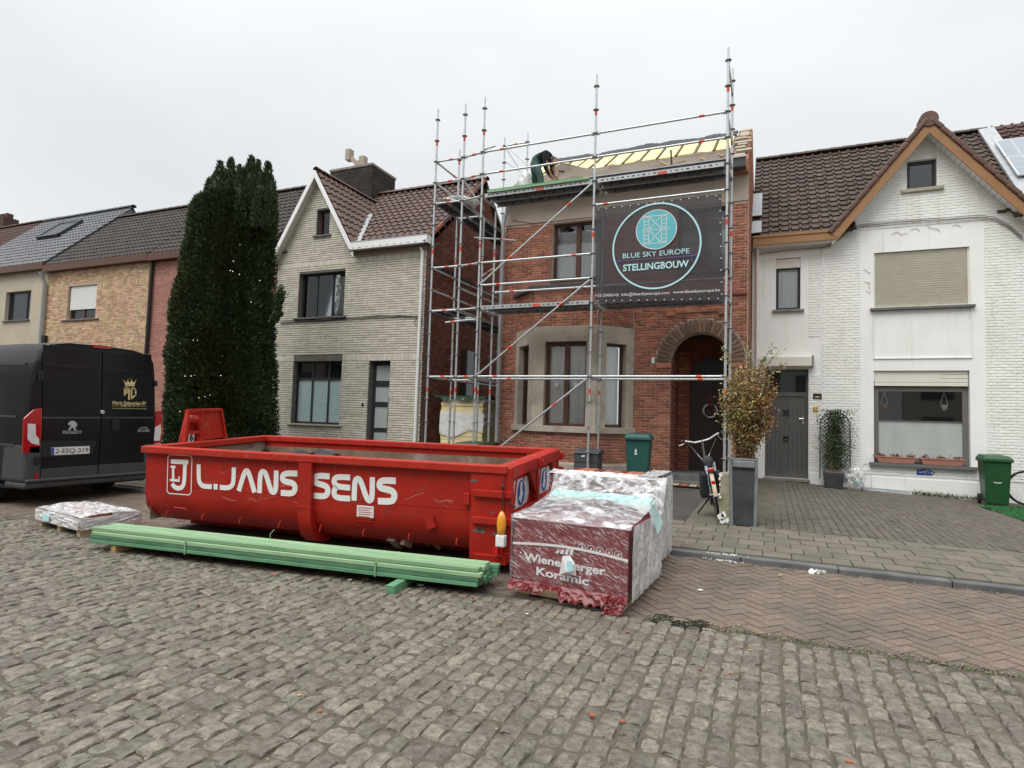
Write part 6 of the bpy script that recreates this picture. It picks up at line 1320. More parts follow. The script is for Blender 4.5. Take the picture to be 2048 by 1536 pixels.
for z in (2.24, 1.42, .98): MB().beam((XV-.3, yc-{2.24: .968, 1.42: 1.036, .98: 1.042}[z], z), (XV-3.6, yc-{2.24: .968, 1.42: 1.036, .98: 1.042}[z], z), .014, .03).build('side_moulding', m_vtrim, VN)
for x in (XV-1.15, XV-4.4):
    for s in (-1, 1):
        yy = yc+s*.86; w = MB(); w.lathe([(.2,-.11),(.33,-.105),(.345,-.06),(.345,.06),(.33,.105),(.2,.11)], (x, yy, .345+gz(yy)), 22, 'y'); t = shade_auto(w.build('wheel', m_vblk, VN), 40); w = MB(); w.lathe([(.0,-.07),(.19,-.09),(.21,-.112),(.21,.112),(.19,.09),(.0,.07)], (x, yy, .345+gz(yy)), 18, 'y'); w.build('rim', m_vtrim, t)
MB().box(XV-5, XV-.1, yc-.95, yc+.95, .3, .36).build('underbody', m_vblk, VN)
MB().box(XV-4.75, XV-4.3, yc-.8, yc+.8, 1.6, 2.2).build('windscreen', m_glassd, VN)
# ================================================================ bundle of green battens
a_ = math.atan2(.56, 4.6); TB = thing('timber_bundle', 'long bundle of green treated battens on bearers before the skip', 'timber', (1.15, -6.655, 0.0), (0, 0, a_))
R = np.random.RandomState(2); LB = 4.66
for r in range(4):
    nb = 6 if r < 3 else 4
    for c in range(nb):
        x0, x1 = -LB/2+R.uniform(-.03, .03), LB/2+R.uniform(-.05, .01)
        if c == 5 and r < 3: x1 += .06
        y = -.235+c*.077+R.uniform(-.006, .006)+(.02 if r == 3 else 0); z = .093+r*.042; m = MB(); n = 8; V = []; bw, bt = R.uniform(-.006, .006), R.uniform(0, .003)
        for k in range(n+1):
            t = k/n; x = x0+(x1-x0)*t; dy = bw*math.sin(PI*t); dz = bt*math.sin(PI*t*2); V += [(x, y+dy, z+dz), (x, y+.0715+dy, z+dz), (x, y+.0715+dy, z+.0385+dz), (x, y+dy, z+.0385+dz)]
        m.add(V, [(4*k+q, 4*k+(q+1) % 4, 4*k+4+(q+1) % 4, 4*k+4+q)[::-1] for k in range(n) for q in range(4)]+[(0,1,2,3), (4*n+3,4*n+2,4*n+1,4*n)])
        m.build('batten', m_gtimt if (r == 3 or (r == 2 and c in (0, 4))) else m_gtim, TB, bevel=.004, seg=1)
m = MB()
for x in (-1.0, 1.25): m.stroke([(-.245, .088), (.24, .088), (.24, .222), (-.245, .222)], .003, (x, 0, 0), (0,1,0), (0,0,1), .016, True)
m.tube([(-.2,.1,.26),(-.17,.05,.31),(-.1,.02,.37)], .005, 5); m.build('strap', m_gtimt, TB)
for k, (p, q, mt, lb) in enumerate([((226, 1098), (330, 1080), m_wood, 'raw yellow timber bearer poking out under the green battens'), ((780, 1180), (850, 1140), m_gtim, 'green timber bearer poking out under the green battens')]):
    a, b = onZ(*p, .045), onZ(*q, .045); d = (b-a)/np.linalg.norm(b-a); t = thing('timber_bearer', lb, 'bearer', tuple(a)); MB().beam(a+NZ*.0, a+d*.95, .085, .08).build('block', mt, t, bevel=.004, seg=1)
# ================================================================ pallets of roof tiles
def wrinkle(m, o, u, v, n, nu, nv, amp, seed, sag=None, fs=(1, 1)):
    R = np.random.RandomState(seed); o, u, v, n = [np.array(q, float) for q in (o, u, v, n)]; fq = R.uniform(3, 16, (7,2))*np.sign(R.uniform(-1,1,(7,2)))*np.array(fs); ph = R.uniform(0, 6, 7); V = []
    for i in range(nu+1):
        for j in range(nv+1):
            a, b = i/nu, j/nv; e = min(1, 12*min(a, 1-a, b, 1-b)); w = sum(abs(math.sin(f[0]*a+f[1]*b+p)) for f, p in zip(fq, ph))/7-.5+R.uniform(-.12, .12)
            V.append(o+u*a+v*b+n*(amp*(w*(.3+.7*e)+.6))+(sag(a, b) if sag else 0))
    m.add(V, [(i*(nv+1)+j, (i+1)*(nv+1)+j, (i+1)*(nv+1)+j+1, i*(nv+1)+j+1) for i in range(nu) for j in range(nv)]); return m
P1 = thing('tile_pallet', 'film wrapped maroon pallet of roof tiles standing on the road', 'pallet', (4.25, -5.8, 0), (0, 0, rad(-3)))
x0, x1, y0, y1, zt1 = -.545, .545, -.575, .55, .735
for k, y in enumerate((-.52, 0, .48)): MB().box(x0+.03, x1-.03, y-.045, y+.045, .025, .1).build('pallet_block', m_pal, P1)
for k in range(5): y = -.56+k*.24; MB().box(x0+.02, x1-.02, y, y+.12, .1, .12).build('pallet_board', m_pal, P1)
for x in (-.48, 0, .4): MB().box(x, x+.1, y0+.02, y1-.02, .002, .024).build('pallet_runner', m_pal, P1)
core = MB().box(x0, x1, y0, y1, .125, zt1-.03).build('tile_stack', m_maroon, P1, bevel=.01)
fF = Fr((0, y0, 0)); fb = MB(); z_ = lambda x: .46+.035*math.cos(3*x)-.02*x; fb.stroke([(x, z_(x)) for x in np.linspace(x0, x1, 14)], .022, (0, y0-.004, 0), (1,0,0), (0,0,1), .001); fb.build('white_band', m_wprint, core)
text('Wienerberger', .072, (-.43, y0-.004, .33), (1,0,-.04), (0,0,1), m_wprint, core, bold=.028, width=.78, lift=.001); text('Koramic', .072, (-.3, y0-.004, .215), (1,0,-.05), (0,0,1), m_wprint, core, bold=.028, width=.5, lift=.001)
m = MB()
for k in range(4): m.prism([(-.12+k*.045+a, y0-.0045, .43+b) for a, b in ((0,0),(.03,0),(.03+.01,.03+.012*k),(.012,.022+.012*k))], (0,-.001,0))
m.build('maker_mark', m_wprint, core)
m = MB()
for k in range(5): c = (.13+k*.082, .513-.006*k); m.stroke(disc_pts(.032, 18, *c), .004, (0, y0-.0045, 0), (1,0,0), (0,0,1), .001, True); m.prism([(c[0]+a, y0-.0045, c[1]+b) for a, b in ((-.01,-.012),(.014,-.006),(.004,.014))], (0,-.001,0))
m.build('care_symbol', m_wprint, core)
m = MB(); wrinkle(m, (x0-.008, y0-.01, .12), (x1-x0+.016, 0, 0), (0, 0, zt1-.12), (0,-1,0), 48, 36, .03, 3); shade_auto(m.build('front_film', m_film, P1), 30)
m = MB(); wrinkle(m, (x1+.004, y0-.01, .1), (0, y1-y0+.02, 0), (0, 0, zt1-.1), (1,0,0), 40, 30, .06, 4, None, (1.3, .35)); shade_auto(m.build('side_film', m_filmw, P1), 30)
m = MB(); wrinkle(m, (x0-.004, y0-.01, .1), (0, y1-y0+.02, 0), (0, 0, zt1-.1), (-1,0,0), 20, 16, .03, 5); shade_auto(m.build('side_film', m_filmw, P1), 30)
m = MB(); wrinkle(m, (x0-.02, y0-.02, zt1-.03), (x1-x0+.04, 0, 0), (0, 1.0, 0), (0,0,1), 50, 36, .05, 6, lambda a, b: np.array([0, 0, .07*math.sin(PI*a)*math.sin(PI*b)**2+.13*b*b-.03*(b < .04)])); shade_auto(m.build('top_film', m_filmtop, P1), 30)
dra = lambda a, b: np.array([0, 0, -.13*b*(1-b)-.22*(1-b)*max(0, abs(2*a-1)-.8)/.2])
m = MB(); wrinkle(m, (x0-.07, y0+.74, zt1+.05), (x1-x0+.16, 0, 0), (0, .2, .07), (0,-.4,1), 50, 10, .05, 7, lambda a, b: np.array([0, 0, -.24*max(0, abs(2*a-1)-.84)/.16-.03*math.sin(9*a)*(1-b)])); shade_auto(m.build('turquoise_film', m_filmt, P1), 40)
m = MB(); wrinkle(m, (x0-.06, y0+.92, zt1+.11), (x1-x0+.14, 0, 0), (.0, .26, .2), (0,-1,.6), 60, 24, .06, 9, lambda a, b: np.array([0, 0, -.06*math.sin(PI*b)-.16*(1-b)*max(0, abs(2*a-1)-.84)/.16])); shade_auto(m.build('draped_film', m_filmtop, P1), 40)
m = MB(); R = np.random.RandomState(3)
for xx, w, h in ((-.55, .36, .1), (-.2, .16, .05), (-.06, .46, .13), (.36, .2, .07)): jg = R.uniform(.0, 1, 40); wrinkle(m, (xx, y0-.02, .15), (w, 0, 0), (0, -.03, -h*.7), (0,-1,.2), 20, 8, .04, int(xx*100)+160, lambda a, b, jg=jg, h=h: np.array([0, -.05*b*jg[int(a*39)], -h*.45*b*(jg[int(a*39)]-.4)*(1 if h > .06 else .4)]), (1, 2))
wrinkle(m, (x1-.14, y0-.05, .1), (.16, .02, 0), (-.04, -.07, -.09), (0,-1,.3), 10, 8, .05, 77); shade_auto(m.build('torn_film', m_maroon2, P1), 30)
m = MB(); pts = [(-.06, y0-.05, .25), (-.02, y0-.085, .43), (.04, y0-.06, .44), (.09, y0-.07, .38), (.1, y0-.05, .27), (.02, y0-.1, .3)]; m.add(pts, [(0,5,1), (5,4,3), (5,3,2,1), (0,4,5)]); m.build('document_pouch', m_film if False else m_plate, P1)
m = MB(); m.prism([(.035, y0-.1, .3), (.03, y0-.1, .4), (.07, y0-.09, .4), (.085, y0-.085, .32)], (0,-.002,0)); m.build('document_print', m_cyan, P1)
P2 = thing('tile_pallet', 'taller film wrapped pallet of red roof tiles next to the kerb', 'pallet', (4.2, -4.72, gz(-4.7)), (0, 0, rad(-2)))
x0, x1, y0, y1, zt2 = -.6, .6, -.44, .44, .94
for k, y in enumerate((-.36, 0, .3)): MB().box(x0+.03, x1-.03, y-.045, y+.045, .0, .1).build('pallet_block', m_pal, P2)
MB().box(x0+.02, x1-.02, y0+.02, y1-.02, .1, .12).build('pallet_board', m_pal, P2)
MB().box(x0, x1-.03, y0, y1, .12, zt2).build('tile_stack', m_maroon, P2, bevel=.01)
R = np.random.RandomState(8)
for k in range(11): MB().box(x0+.06+k*.095, x0+.06+k*.095+.08, y0+.05, y1-.05, zt2, zt2+.03+R.uniform(0, .012)).build('roof_tile', m_terra if k % 3 else m_maroon2, P2, bevel=.01)
m = MB(); wrinkle(m, (x1-.025, y0-.01, .08), (0, .1, 0), (0, 0, zt2-.1), (1,0,0), 8, 30, .03, 14); wrinkle(m, (x1-.025, y0+.13, .08), (0, y1-y0-.12, 0), (0, 0, zt2-.05), (1,0,0), 30, 30, .055, 15, None, (1.2, .3)); shade_auto(m.build('side_film', m_filmw, P2), 30)
m = MB(); wrinkle(m, (x0-.01, y0-.02, .1), (x1-x0, 0, 0), (0, 0, zt2-.08), (0,-1,0), 40, 20, .05, 16); shade_auto(m.build('front_film', m_film, P2), 30)
m = MB(); wrinkle(m, (x1-.2, y0, zt2+.03), (.2, 0, 0), (0, y1-y0, 0), (0,0,1), 12, 24, .05, 18); wrinkle(m, (x0, y0-.04, zt2+.0), (x1-x0, 0, 0), (0, .16, .03), (0,0,1), 40, 8, .05, 19); shade_auto(m.build('top_film', m_filmw, P2), 30)
P3 = thing('tile_pallet', 'low white wrapped pallet of ridge tiles lying between van and skip', 'pallet', (-2.45, -6.38, 0), (0, 0, rad(-9)))
for x in (-.6, -.05, .5): MB().box(x, x+.09, -.33, .33, .002, .085).build('pallet_runner', m_pal, P3)
MB().box(-.62, .62, -.34, .34, .086, .1).build('pallet_board', m_pal, P3); MB().box(-.6, .6, -.32, .32, .101, .2).build('tile_stack', m_filmw, P3, bevel=.02)
for k in range(9): MB().lathe([(.055,-.13),(.06,.13)], (-.45+k*.1, .0+R.uniform(-.05, .05), .2), 10, 'y').build('ridge_tile', m_terra, P3)
m = MB(); wrinkle(m, (-.63, -.35, .2), (1.26, 0, 0), (0, .7, 0), (0,0,1), 44, 30, .07, 22, lambda a, b: np.array([0,0,.03*math.sin(PI*b)])); shade_auto(m.build('top_film', film('patchy film', (.78,.78,.78), (.86,.86,.87), .35, 1, sc=6), P3), 30)
m = MB(); wrinkle(m, (-.63, -.35, .09), (1.26, 0, 0), (0, 0, .15), (0,-1,0), 44, 10, .04, 23); wrinkle(m, (-.63, -.35, .09), (0, .7, 0), (0, 0, .15), (-1,0,0), 24, 10, .04, 24); wrinkle(m, (.63, -.35, .09), (0, .7, 0), (0, 0, .15), (1,0,0), 24, 10, .04, 25); shade_auto(m.build('side_film', m_filmw, P3), 30)
m = MB(); m.box(-.3, -.12, -.405, -.4, .12, .2); m.build('pallet_label', m_cyan, P3)
# ================================================================ yew tree with fairy lights
TX, TY = (onY(340, 800, -.5)[0]+onY(571, 800, -.5)[0])/2, -.5
YT = thing('yew_tree', 'tall dark clipped yew with several pointed tops before the pink house', 'tree', (TX, TY, .25))
m = MB(); m.tube([(TX, TY, .25), (TX+.05, TY, 1.5), (TX, TY+.05, 3.5), (TX+.1, TY, 6)], [.28, .22, .16, .05], 10)
for k in range(9): a = k*2.3; m.tube([(TX, TY, 1+k*.45), (TX+.8*math.cos(a), TY+.8*math.sin(a), 1.7+k*.5)], [.07, .03], 6)
m.build('trunk', m_bark, YT)
prf = []
for y, xl, xr in [(905,338,574),(870,338,573),(800,341,570),(740,344,567),(690,348,565),(640,352,562),(590,362,558),(550,374,556),(510,381,553),(470,390,552),(440,398,551),(425,403,548),(412,412,542)]:
    a, b = onY(xl, y, TY), onY(xr, y, TY); prf.append((a[2], (a[0]+b[0])/2, (b[0]-a[0])/2))
prf.sort(); pz, pc, prr = [np.array(q) for q in zip(*prf)]; prr = prr*np.interp(pz, [0, 4, 7], [.64, .65, .74])
RT = np.random.RandomState(21); lob = RT.uniform(0, 6.28, (9,))
spr = [(onY(481+(x-481)*.93, y, TY+dy), w*.95) for x, y, w, dy in [(414,360,.17,-.1),(438,326,.24,-.4),(461,320,.22,-.3),(478,336,.16,.2),(484,342,.2,-.5),(505,316,.26,-.3),(519,324,.17,.1),(541,328,.25,-.2),(550,368,.13,-.1),(495,338,.18,.3),(450,345,.2,.3),(530,350,.2,-.4),(426,350,.18,.1)]]
zt0 = pz.max()-.25
SPK = []
def spikes(Pn, OUT, s, R, n=4): # small sprays: thin tapered blades fanned around outward directions
    Pn = np.repeat(np.asarray(Pn), n, 0); O_ = np.repeat(np.asarray(OUT), n, 0); s = np.repeat(np.asarray(s), n); N_ = len(Pn)
    d = O_+R.normal(0, .38, (N_,3))+np.array([0,0,.35]); d /= np.linalg.norm(d, axis=1)[:,None]; sd = np.cross(d, R.normal(0, 1, (N_,3))); sd /= np.linalg.norm(sd, axis=1)[:,None]+1e-9
    l = (s*R.uniform(.6, 1.2, N_))[:,None]; w = l*.17; b = Pn+R.normal(0, .02, (N_,3))
    SPK.append(np.stack([b-sd*w*.6, b+sd*w*.6, b+d*l*.6+sd*w, b+d*l, b+d*l*.6-sd*w], 1).reshape(-1, 3))
def spikemesh(name, mat, parent):
    V = np.concatenate(SPK)-ORG[parent]; SPK.clear(); n = len(V)//5; me = bpy.data.meshes.new(name); me.from_pydata(V.tolist(), [], np.arange(5*n).reshape(-1, 5).tolist())
    at = me.attributes.new('var', 'FLOAT', 'FACE'); at.data.foreach_set('value', np.random.RandomState(5).rand(n).astype(np.float32)); me.materials.append(mat); o = bpy.data.objects.new(name, me); COL.objects.link(o); o.parent = parent; ORG[o] = ORG[parent]; return o
def tree_rv(z, a):
    r = np.interp(z, pz, prr); return r*(1+.045*np.sin(5*a+lob[0]+z*.1)+.06*np.abs(np.sin(6.5*a+lob[1]))-.03+.022*np.sin(17*a+lob[2]+z*1.7)+.02*np.sin(z*5+a*3))
def tree_r(z, a): return float(tree_rv(np.array(z), np.array(a)))
V_ = []
def leafmesh(name, mat, parent, k=5):
    m = MB(); n = len(V_)//k; m.v = [tuple(v) for v in V_]; m.f = [tuple(range(k*i, k*i+k)) for i in range(n)]; m.a = [random.random() for _ in range(n)]; V_.clear(); return m.build(name, mat, parent)
core = MB(); nz, na = 46, 48; VV = []
for j in range(nz+1):
    z = .35+(pz.max()-.45-.35)*j/nz; c = np.interp(z, pz, pc)
    for i in range(na): a = 2*PI*i/na; r = tree_r(z, a)*.93-.03; VV.append((c+r*math.cos(a), TY+r*math.sin(a)*.95, z))
core.add(VV, [(j*na+i, j*na+(i+1) % na, (j+1)*na+(i+1) % na, (j+1)*na+i) for j in range(nz) for i in range(na)]+[tuple(nz*na+i for i in range(na))])
for p, w in spr: core.lathe([(w*.75, zt0-p[2]), (w*.7, (zt0-p[2])*.5), (w*.3, -.35), (.01, -.15)], p, 8)
crown = core.build('crown', m_yew, YT)
N_ = 30000; z = RT.uniform(.35, pz.max()-.05, N_); a = np.where(RT.rand(N_) < .86, RT.uniform(-PI, PI*.12, N_), RT.uniform(0, 2*PI, N_)); r = tree_rv(z, a)*RT.uniform(.93, 1.0, N_)
spikes(np.stack([np.interp(z, pz, pc)+r*np.cos(a), TY+r*np.sin(a)*.95, z], 1), np.stack([np.cos(a), np.sin(a), a*0+.25], 1), RT.uniform(.045, .095, N_), RT)
for p, w in spr:
    n = 900; t = RT.uniform(0, 1, n)**.85; z = zt0-.7+(p[2]-zt0+.72)*t; r = w*1.1*(1-t**2.2)*RT.uniform(.75, 1.05, n)+.01; a = RT.uniform(0, 2*PI, n); spikes(np.stack([p[0]+r*np.cos(a), p[1]+r*np.sin(a), z], 1), np.stack([np.cos(a)*.6, np.sin(a)*.6, a*0+.9], 1), RT.uniform(.045, .085, n), RT)
t = RT.rand(260); spikes(np.array([onY(553+9*q, 640-58*q, TY-.6) for q in t])+RT.normal(0, .05, (260,3)), np.tile((.5,-.2,.6), (260,1)), np.full(260, .09), RT)
spikemesh('needles', m_yew, crown)
k_ = RT.randint(4, size=4200); z = np.array([3.0, 5.6, 1.9, 4.2])[k_]+RT.normal(0, .55, 4200); a = np.array([-1.05, -.9, -.8, -1.9])[k_]+RT.normal(0, .22, 4200); q = (z > .4) & (z < pz.max()-.1); z, a = z[q], a[q]; r = tree_rv(z, a)*RT.uniform(.96, 1.02, len(z))
spikes(np.stack([np.interp(z, pz, pc)+r*np.cos(a), TY+r*np.sin(a)*.95, z], 1), np.stack([np.cos(a), np.sin(a), a*0+.25], 1), np.full(len(z), .075), RT); spikemesh('young_needles', m_yewo, crown)
FL = thing('fairy_lights', 'strings of lit warm fairy lights wound round the yew', 'fairy lights', (TX, TY-1.5, 2))
m_bulb = M('lit bulb', (1,.84,.5), emit=1.4); m = MB(); w = MB()
def surf(x, y):
    d = ray(x, y); lo, hi = 8, 30
    for t in np.linspace(8, 22, 500):
        p = CAM+d*t/np.linalg.norm(d); c = np.interp(p[2], pz, pc); a = math.atan2(p[1]-TY, p[0]-c)
        if math.hypot(p[0]-c, (p[1]-TY)/.95) < tree_r(p[2], a)*1.03: return p
    return None
for pts in ([(300,525),(335,526)], [(405,518),(440,522),(465,535),(490,549)], [(375,608),(383,618)], [(330,652),(370,665),(402,678),(430,693),(460,700),(483,708),(503,713),(540,720)], [(470,834),(505,836)], [(130,1044),(165,1044),(190,1046),(215,1048)], [(300,1056),(360,1053),(395,1055)], [(90,1238),(130,1242),(185,1234)], [(305,1237),(322,1236)], [(118,1352),(160,1362),(215,1355),(262,1340)], [(312,1330),(332,1324)], [(70,1434),(90,1435)], [(315,1128),(318,1130)], [(540,1298),(545,1300)], [(465,1212),(500,1205)]):
    q = [surf(330+a/2.742, 300+b/2.742) for a, b in pts]; q = [p for p in q if p is not None]
    if len(q) < 2: continue
    w.tube(q, .004, 4); L_ = sum(np.linalg.norm(b-a) for a, b in zip(q, q[1:]))
    for a, b in zip(q, q[1:]):
        n = max(1, int(np.linalg.norm(b-a)/.07))
        for k in range(n):
            if RT.rand() < .42: p = a+(b-a)*(k+RT.rand()*.5)/n; m.lathe([(.003,-.009),(.008,0),(.003,.009)], p-np.array([0,.01,0]), 5)
w.build('wire', m_dgbin, FL); m.build('bulbs', m_bulb, FL)['kind'] = 'stuff'
# ================================================================ planter with bronze shrub
PLT = thing('planter', 'tall tapered lead grey planter beside the mossy gate post', 'planter', (5.53, -2.2, gz(-2.2)))
zb = .2; a0, a1 = .155, .175
m = MB(); c = (5.53, -2.15); m.hexa([(c[0]-a0, c[1]-a0, zb), (c[0]+a0, c[1]-a0, zb), (c[0]+a0, c[1]+a0, zb), (c[0]-a0, c[1]+a0, zb), (c[0]-a1, c[1]-a1, 1.13), (c[0]+a1, c[1]-a1, 1.13), (c[0]+a1, c[1]+a1, 1.13), (c[0]-a1, c[1]+a1, 1.13)]); m.build('body', m_planter, PLT, bevel=.006)
m = MB(); r = .19; m.box(c[0]-r, c[0]+r, c[1]-r, c[1]-r+.03, 1.13, 1.16); m.box(c[0]-r, c[0]+r, c[1]+r-.03, c[1]+r, 1.13, 1.16); m.box(c[0]-r, c[0]-r+.03, c[1]-r+.03, c[1]+r-.03, 1.13, 1.16); m.box(c[0]+r-.03, c[0]+r, c[1]-r+.03, c[1]+r-.03, 1.13, 1.16); m.build('rim', m_planter2, PLT, bevel=.006)
for s in (-1, 1): MB().hexa([(c[0]+s*a0-.02, c[1]-a0-.018, zb), (c[0]+s*a0+.02, c[1]-a0-.018, zb), (c[0]+s*a0+.02, c[1]-a0+.01, zb), (c[0]+s*a0-.02, c[1]-a0+.01, zb), (c[0]+s*a1-.02, c[1]-a1-.018, 1.128), (c[0]+s*a1+.02, c[1]-a1-.018, 1.128), (c[0]+s*a1+.02, c[1]-a1+.01, 1.128), (c[0]+s*a1-.02, c[1]-a1+.01, 1.128)]).build('corner_strip', m_planter2, PLT)
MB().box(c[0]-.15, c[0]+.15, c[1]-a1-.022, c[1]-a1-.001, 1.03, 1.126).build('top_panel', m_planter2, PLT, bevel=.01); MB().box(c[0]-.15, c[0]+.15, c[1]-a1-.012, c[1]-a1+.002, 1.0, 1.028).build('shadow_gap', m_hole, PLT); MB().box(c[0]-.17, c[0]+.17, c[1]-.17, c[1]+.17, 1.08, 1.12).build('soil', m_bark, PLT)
def blade(p, d, l, w, R, kind=4):
    d = np.array(d, float); d /= np.linalg.norm(d); s = np.cross(d, R.normal(0, 1, 3)); s /= np.linalg.norm(s)+1e-9; V_.extend([p, p+d*l*.5+s*w, p+d*l, p+d*l*.5-s*w])
def shrub(T, base, cx, rx, ry, rz, nst, nl, mats, R, ls=(.03, .055), lean=None, wr=.26):
    st = MB(); tips = []
    for k in range(nst):
        v = R.normal(0, 1, 3); v /= np.linalg.norm(v); v *= R.uniform(.55, 1)**.5; e = np.array(cx)+v*np.array([rx, ry, rz]); b = np.array(base)+np.array([*R.normal(0, .05, 2), 0]); mid = (b*.5+e*.5)+R.normal(0, .03, 3); mid[:2] = b[:2]*.65+e[:2]*.35; st.tube([b, mid, e], [.011, .007, .003], 5); tips.append((b, mid, e))
    st.build('stems', m_bark, T)
    for mi, (mat, fn) in enumerate(mats):
        for k in range(int(nl*fn[0])):
            b, mid, e = tips[R.randint(len(tips))]; t = R.uniform(.3, 1.05); p = mid+(e-mid)*t if t > .5 else b+(mid-b)*(.5+t); p = p+R.normal(0, .055, 3)
            if fn[1] and R.rand() > fn[1](p): continue
            dd = R.normal(0, 1, 3)+np.array([0,0,.5]); l = R.uniform(*ls); blade(p, dd, l, l*wr, R)
        leafmesh('leaves', mat, T, 4)
BU = thing('shrub', 'loose shrub with bronze and olive leaves growing from the tall planter', 'shrub', (5.53, -2.15, 1.12)); R = np.random.RandomState(31)
cb = onY(1498, 805, -2.15)
shrub(BU, (5.53, -2.15, 1.1), cb, .37, .34, .58, 150, 13000, [(m_leafb, (.62, lambda p: .5+.5*(p[0] > cb[0]-.05))), (m_leafy, (.4, lambda p: .3+.7*(p[0] < cb[0]+.1)))], R)
for x, y in ((1440,690),(1560,700),(1545,690),(1490,690),(1530,712),(1568,728),(1448,715),(1500,700)):
    e = onY(x, y, -2.15); b = cb+np.array([0,0,.2]); st = MB(); st.tube([b, (b+e)/2+np.array([.02,0,.05]), e], [.006, .004, .002], 4); st.build('twig', m_bark, BU)
    for k in range(26): t = R.uniform(.45, 1.02); blade(b+(e-b)*t+R.normal(0, .02, 3), (e-b)/np.linalg.norm(e-b)+R.normal(0, .6, 3), R.uniform(.04, .065), .013, R)
leafmesh('leaves', m_leafy, BU, 4)
# gate post and garden edging
GP = thing('gate_post', 'squat mossy concrete gate post with flaking white paint', 'post', (5.28, -2.2, .2)); m = MB(); m.hexa([(5.2,-2.3,.17),(5.36,-2.3,.17),(5.36,-2.1,.17),(5.2,-2.1,.17),(5.205,-2.295,.93),(5.355,-2.295,.95),(5.355,-2.105,.95),(5.205,-2.105,.93)]); m.build('shaft', m_conc, GP, bevel=.025)
R = np.random.RandomState(4)
for x, z, s in ((5.22,.3,.05),(5.27,.33,.045),(5.31,.26,.035),(5.25,.24,.04),(5.2,.62,.018),(5.215,.58,.02),(5.21,.76,.015),(5.22,.9,.03),(5.205,.85,.02)):
    pts = [(x+s*(.6+.5*R.rand())*math.cos(2*PI*k/7), -2.306, z+s*1.3*(.6+.5*R.rand())*math.sin(2*PI*k/7)) for k in range(7)]; MB().prism(pts, (0,-.003,0)).build('paint_flake', m_flake, GP)
EB = thing('garden_edging', 'low mossy green concrete edging running from planter to the white house', 'edging', (5.47, .5, .3)); MB().hexa([(5.43,-1.95,.15),(5.5,-1.95,.15),(5.5,1.7,.25),(5.43,1.7,.25),(5.43,-1.95,.55),(5.5,-1.95,.55),(5.5,1.7,.85),(5.43,1.7,.85)]).build('slab', m_moss, EB, bevel=.008)
MB().hexa([(4.75,-2.39,.196),(5.17,-2.39,.196),(5.2,-.6,.29),(4.8,-.6,.29),(4.75,-2.39,.206),(5.17,-2.39,.206),(5.2,-.6,.302),(4.8,-.6,.302)]).build('path_slab', m_flag)
tag(bpy.data.objects['path_slab'], 'brownish concrete path strip beside the mossy gate post', 'path', kind='structure')
# ================================================================ bicycle at the gate post
def wheel(par, c, ax, r, mtyre, sp=22, nm='wheel'):
    c = np.array(c, float); ax = np.array(ax, float); ax /= np.linalg.norm(ax); u = np.cross(ax, (0,0,1.)); u /= np.linalg.norm(u); v = np.cross(ax, u)
    P_ = lambda rr_, a: c+u*rr_*math.cos(a)+v*rr_*math.sin(a)
    w = shade_auto(MB().tube([P_(r, 2*PI*k/36) for k in range(36)], .019, 8, closed=True).build(nm, mtyre, par), 60)
    shade_auto(MB().tube([P_(r-.028, 2*PI*k/36) for k in range(36)], .011, 6, closed=True).build('rim', m_steel, w), 60)
    m = MB()
    for k in range(sp): a = 2*PI*k/sp; m.tube([P_(.02, a+.5), P_(r-.03, a)], .0016, 3)
    m.build('spokes', m_steel, w); MB().tube([c-ax*.05, c+ax*.05], .022, 8).build('hub', m_steel, w)
BK = thing('bicycle', 'pale blue bicycle with black panniers leaning at the gate post', 'bicycle', (5.05, -1.5, .27)); le = .17
up = np.array([math.sin(-le), 0, math.cos(le)]); fd = np.array([-.16, 1, 0.02]); fd /= np.linalg.norm(fd); sd = np.cross(fd, up); rw = np.array([5.16, -1.95, .235])+up*.345; fw_ = rw+fd*1.12; B_ = lambda f, h, s=0: rw+fd*f+up*h+sd*s
wheel(BK, rw, sd, .325, m_vblk); wheel(BK, fw_+np.array([0,0,.03]), sd, .325, m_vblk)
fr = MB()
for a, b, r in (((.45,-.06),(.32,.42),.018), ((.45,-.06),(.92,.36),.022), ((.36,.22),(.9,.47),.018), ((0,0),(.45,-.06),.012), ((0,0),(.34,.34),.01), ((.9,.5),(.95,.3),.02), ((.95,.3),(1.12,.03),.014)): fr.tube([B_(*a), B_(*b)], r, 8)
shade_auto(fr.build('frame', m_lblue, BK), 60)
MB().tube([B_(.9,.48), B_(.86,.78)], .014, 8).build('stem', m_steel, BK); hb = [B_(.7,.82,-.33), B_(.76,.8,-.24), B_(.86,.76,-.12), B_(.87,.77,0), B_(.86,.79,.12), B_(.76,.86,.24), B_(.7,.88,.33)]; MB().tube(hb, .014, 8).build('handlebar', m_bwhite, BK)
for s in (0, -1): MB().tube([hb[s], hb[s]*.5+hb[1 if s == 0 else -2]*.5], .019, 8).build('grip', m_vblk, BK)
for s, e in ((1, -1), (5, 1)): MB().tube([hb[s], B_(.83,.76,e*.3), B_(.8,.74,e*.38)], .007, 5).build('brake_lever', m_steel, BK)
m = MB()
for e in (-1, 1): m.tube([B_(.82,.78,e*.22), B_(.98,.72,e*.2), B_(1.0,.55,e*.1), B_(.92,.42,e*.02)], .005, 5)
m.build('brake_cable', m_steel, BK)
sd_ = MB(); sd_.tube([B_(.12,.49), B_(.25,.5), B_(.38,.49)], [.085, .075, .025], 8); sd_.build('saddle', m_hair, BK, smooth=True); MB().tube([B_(.32,.4), B_(.28,.5)], .013, 8).build('seat_post', m_steel, BK)
gd = [B_(.36*math.cos(a), .36*math.sin(a)) for a in np.linspace(.2, PI*.98, 16)]; m = MB()
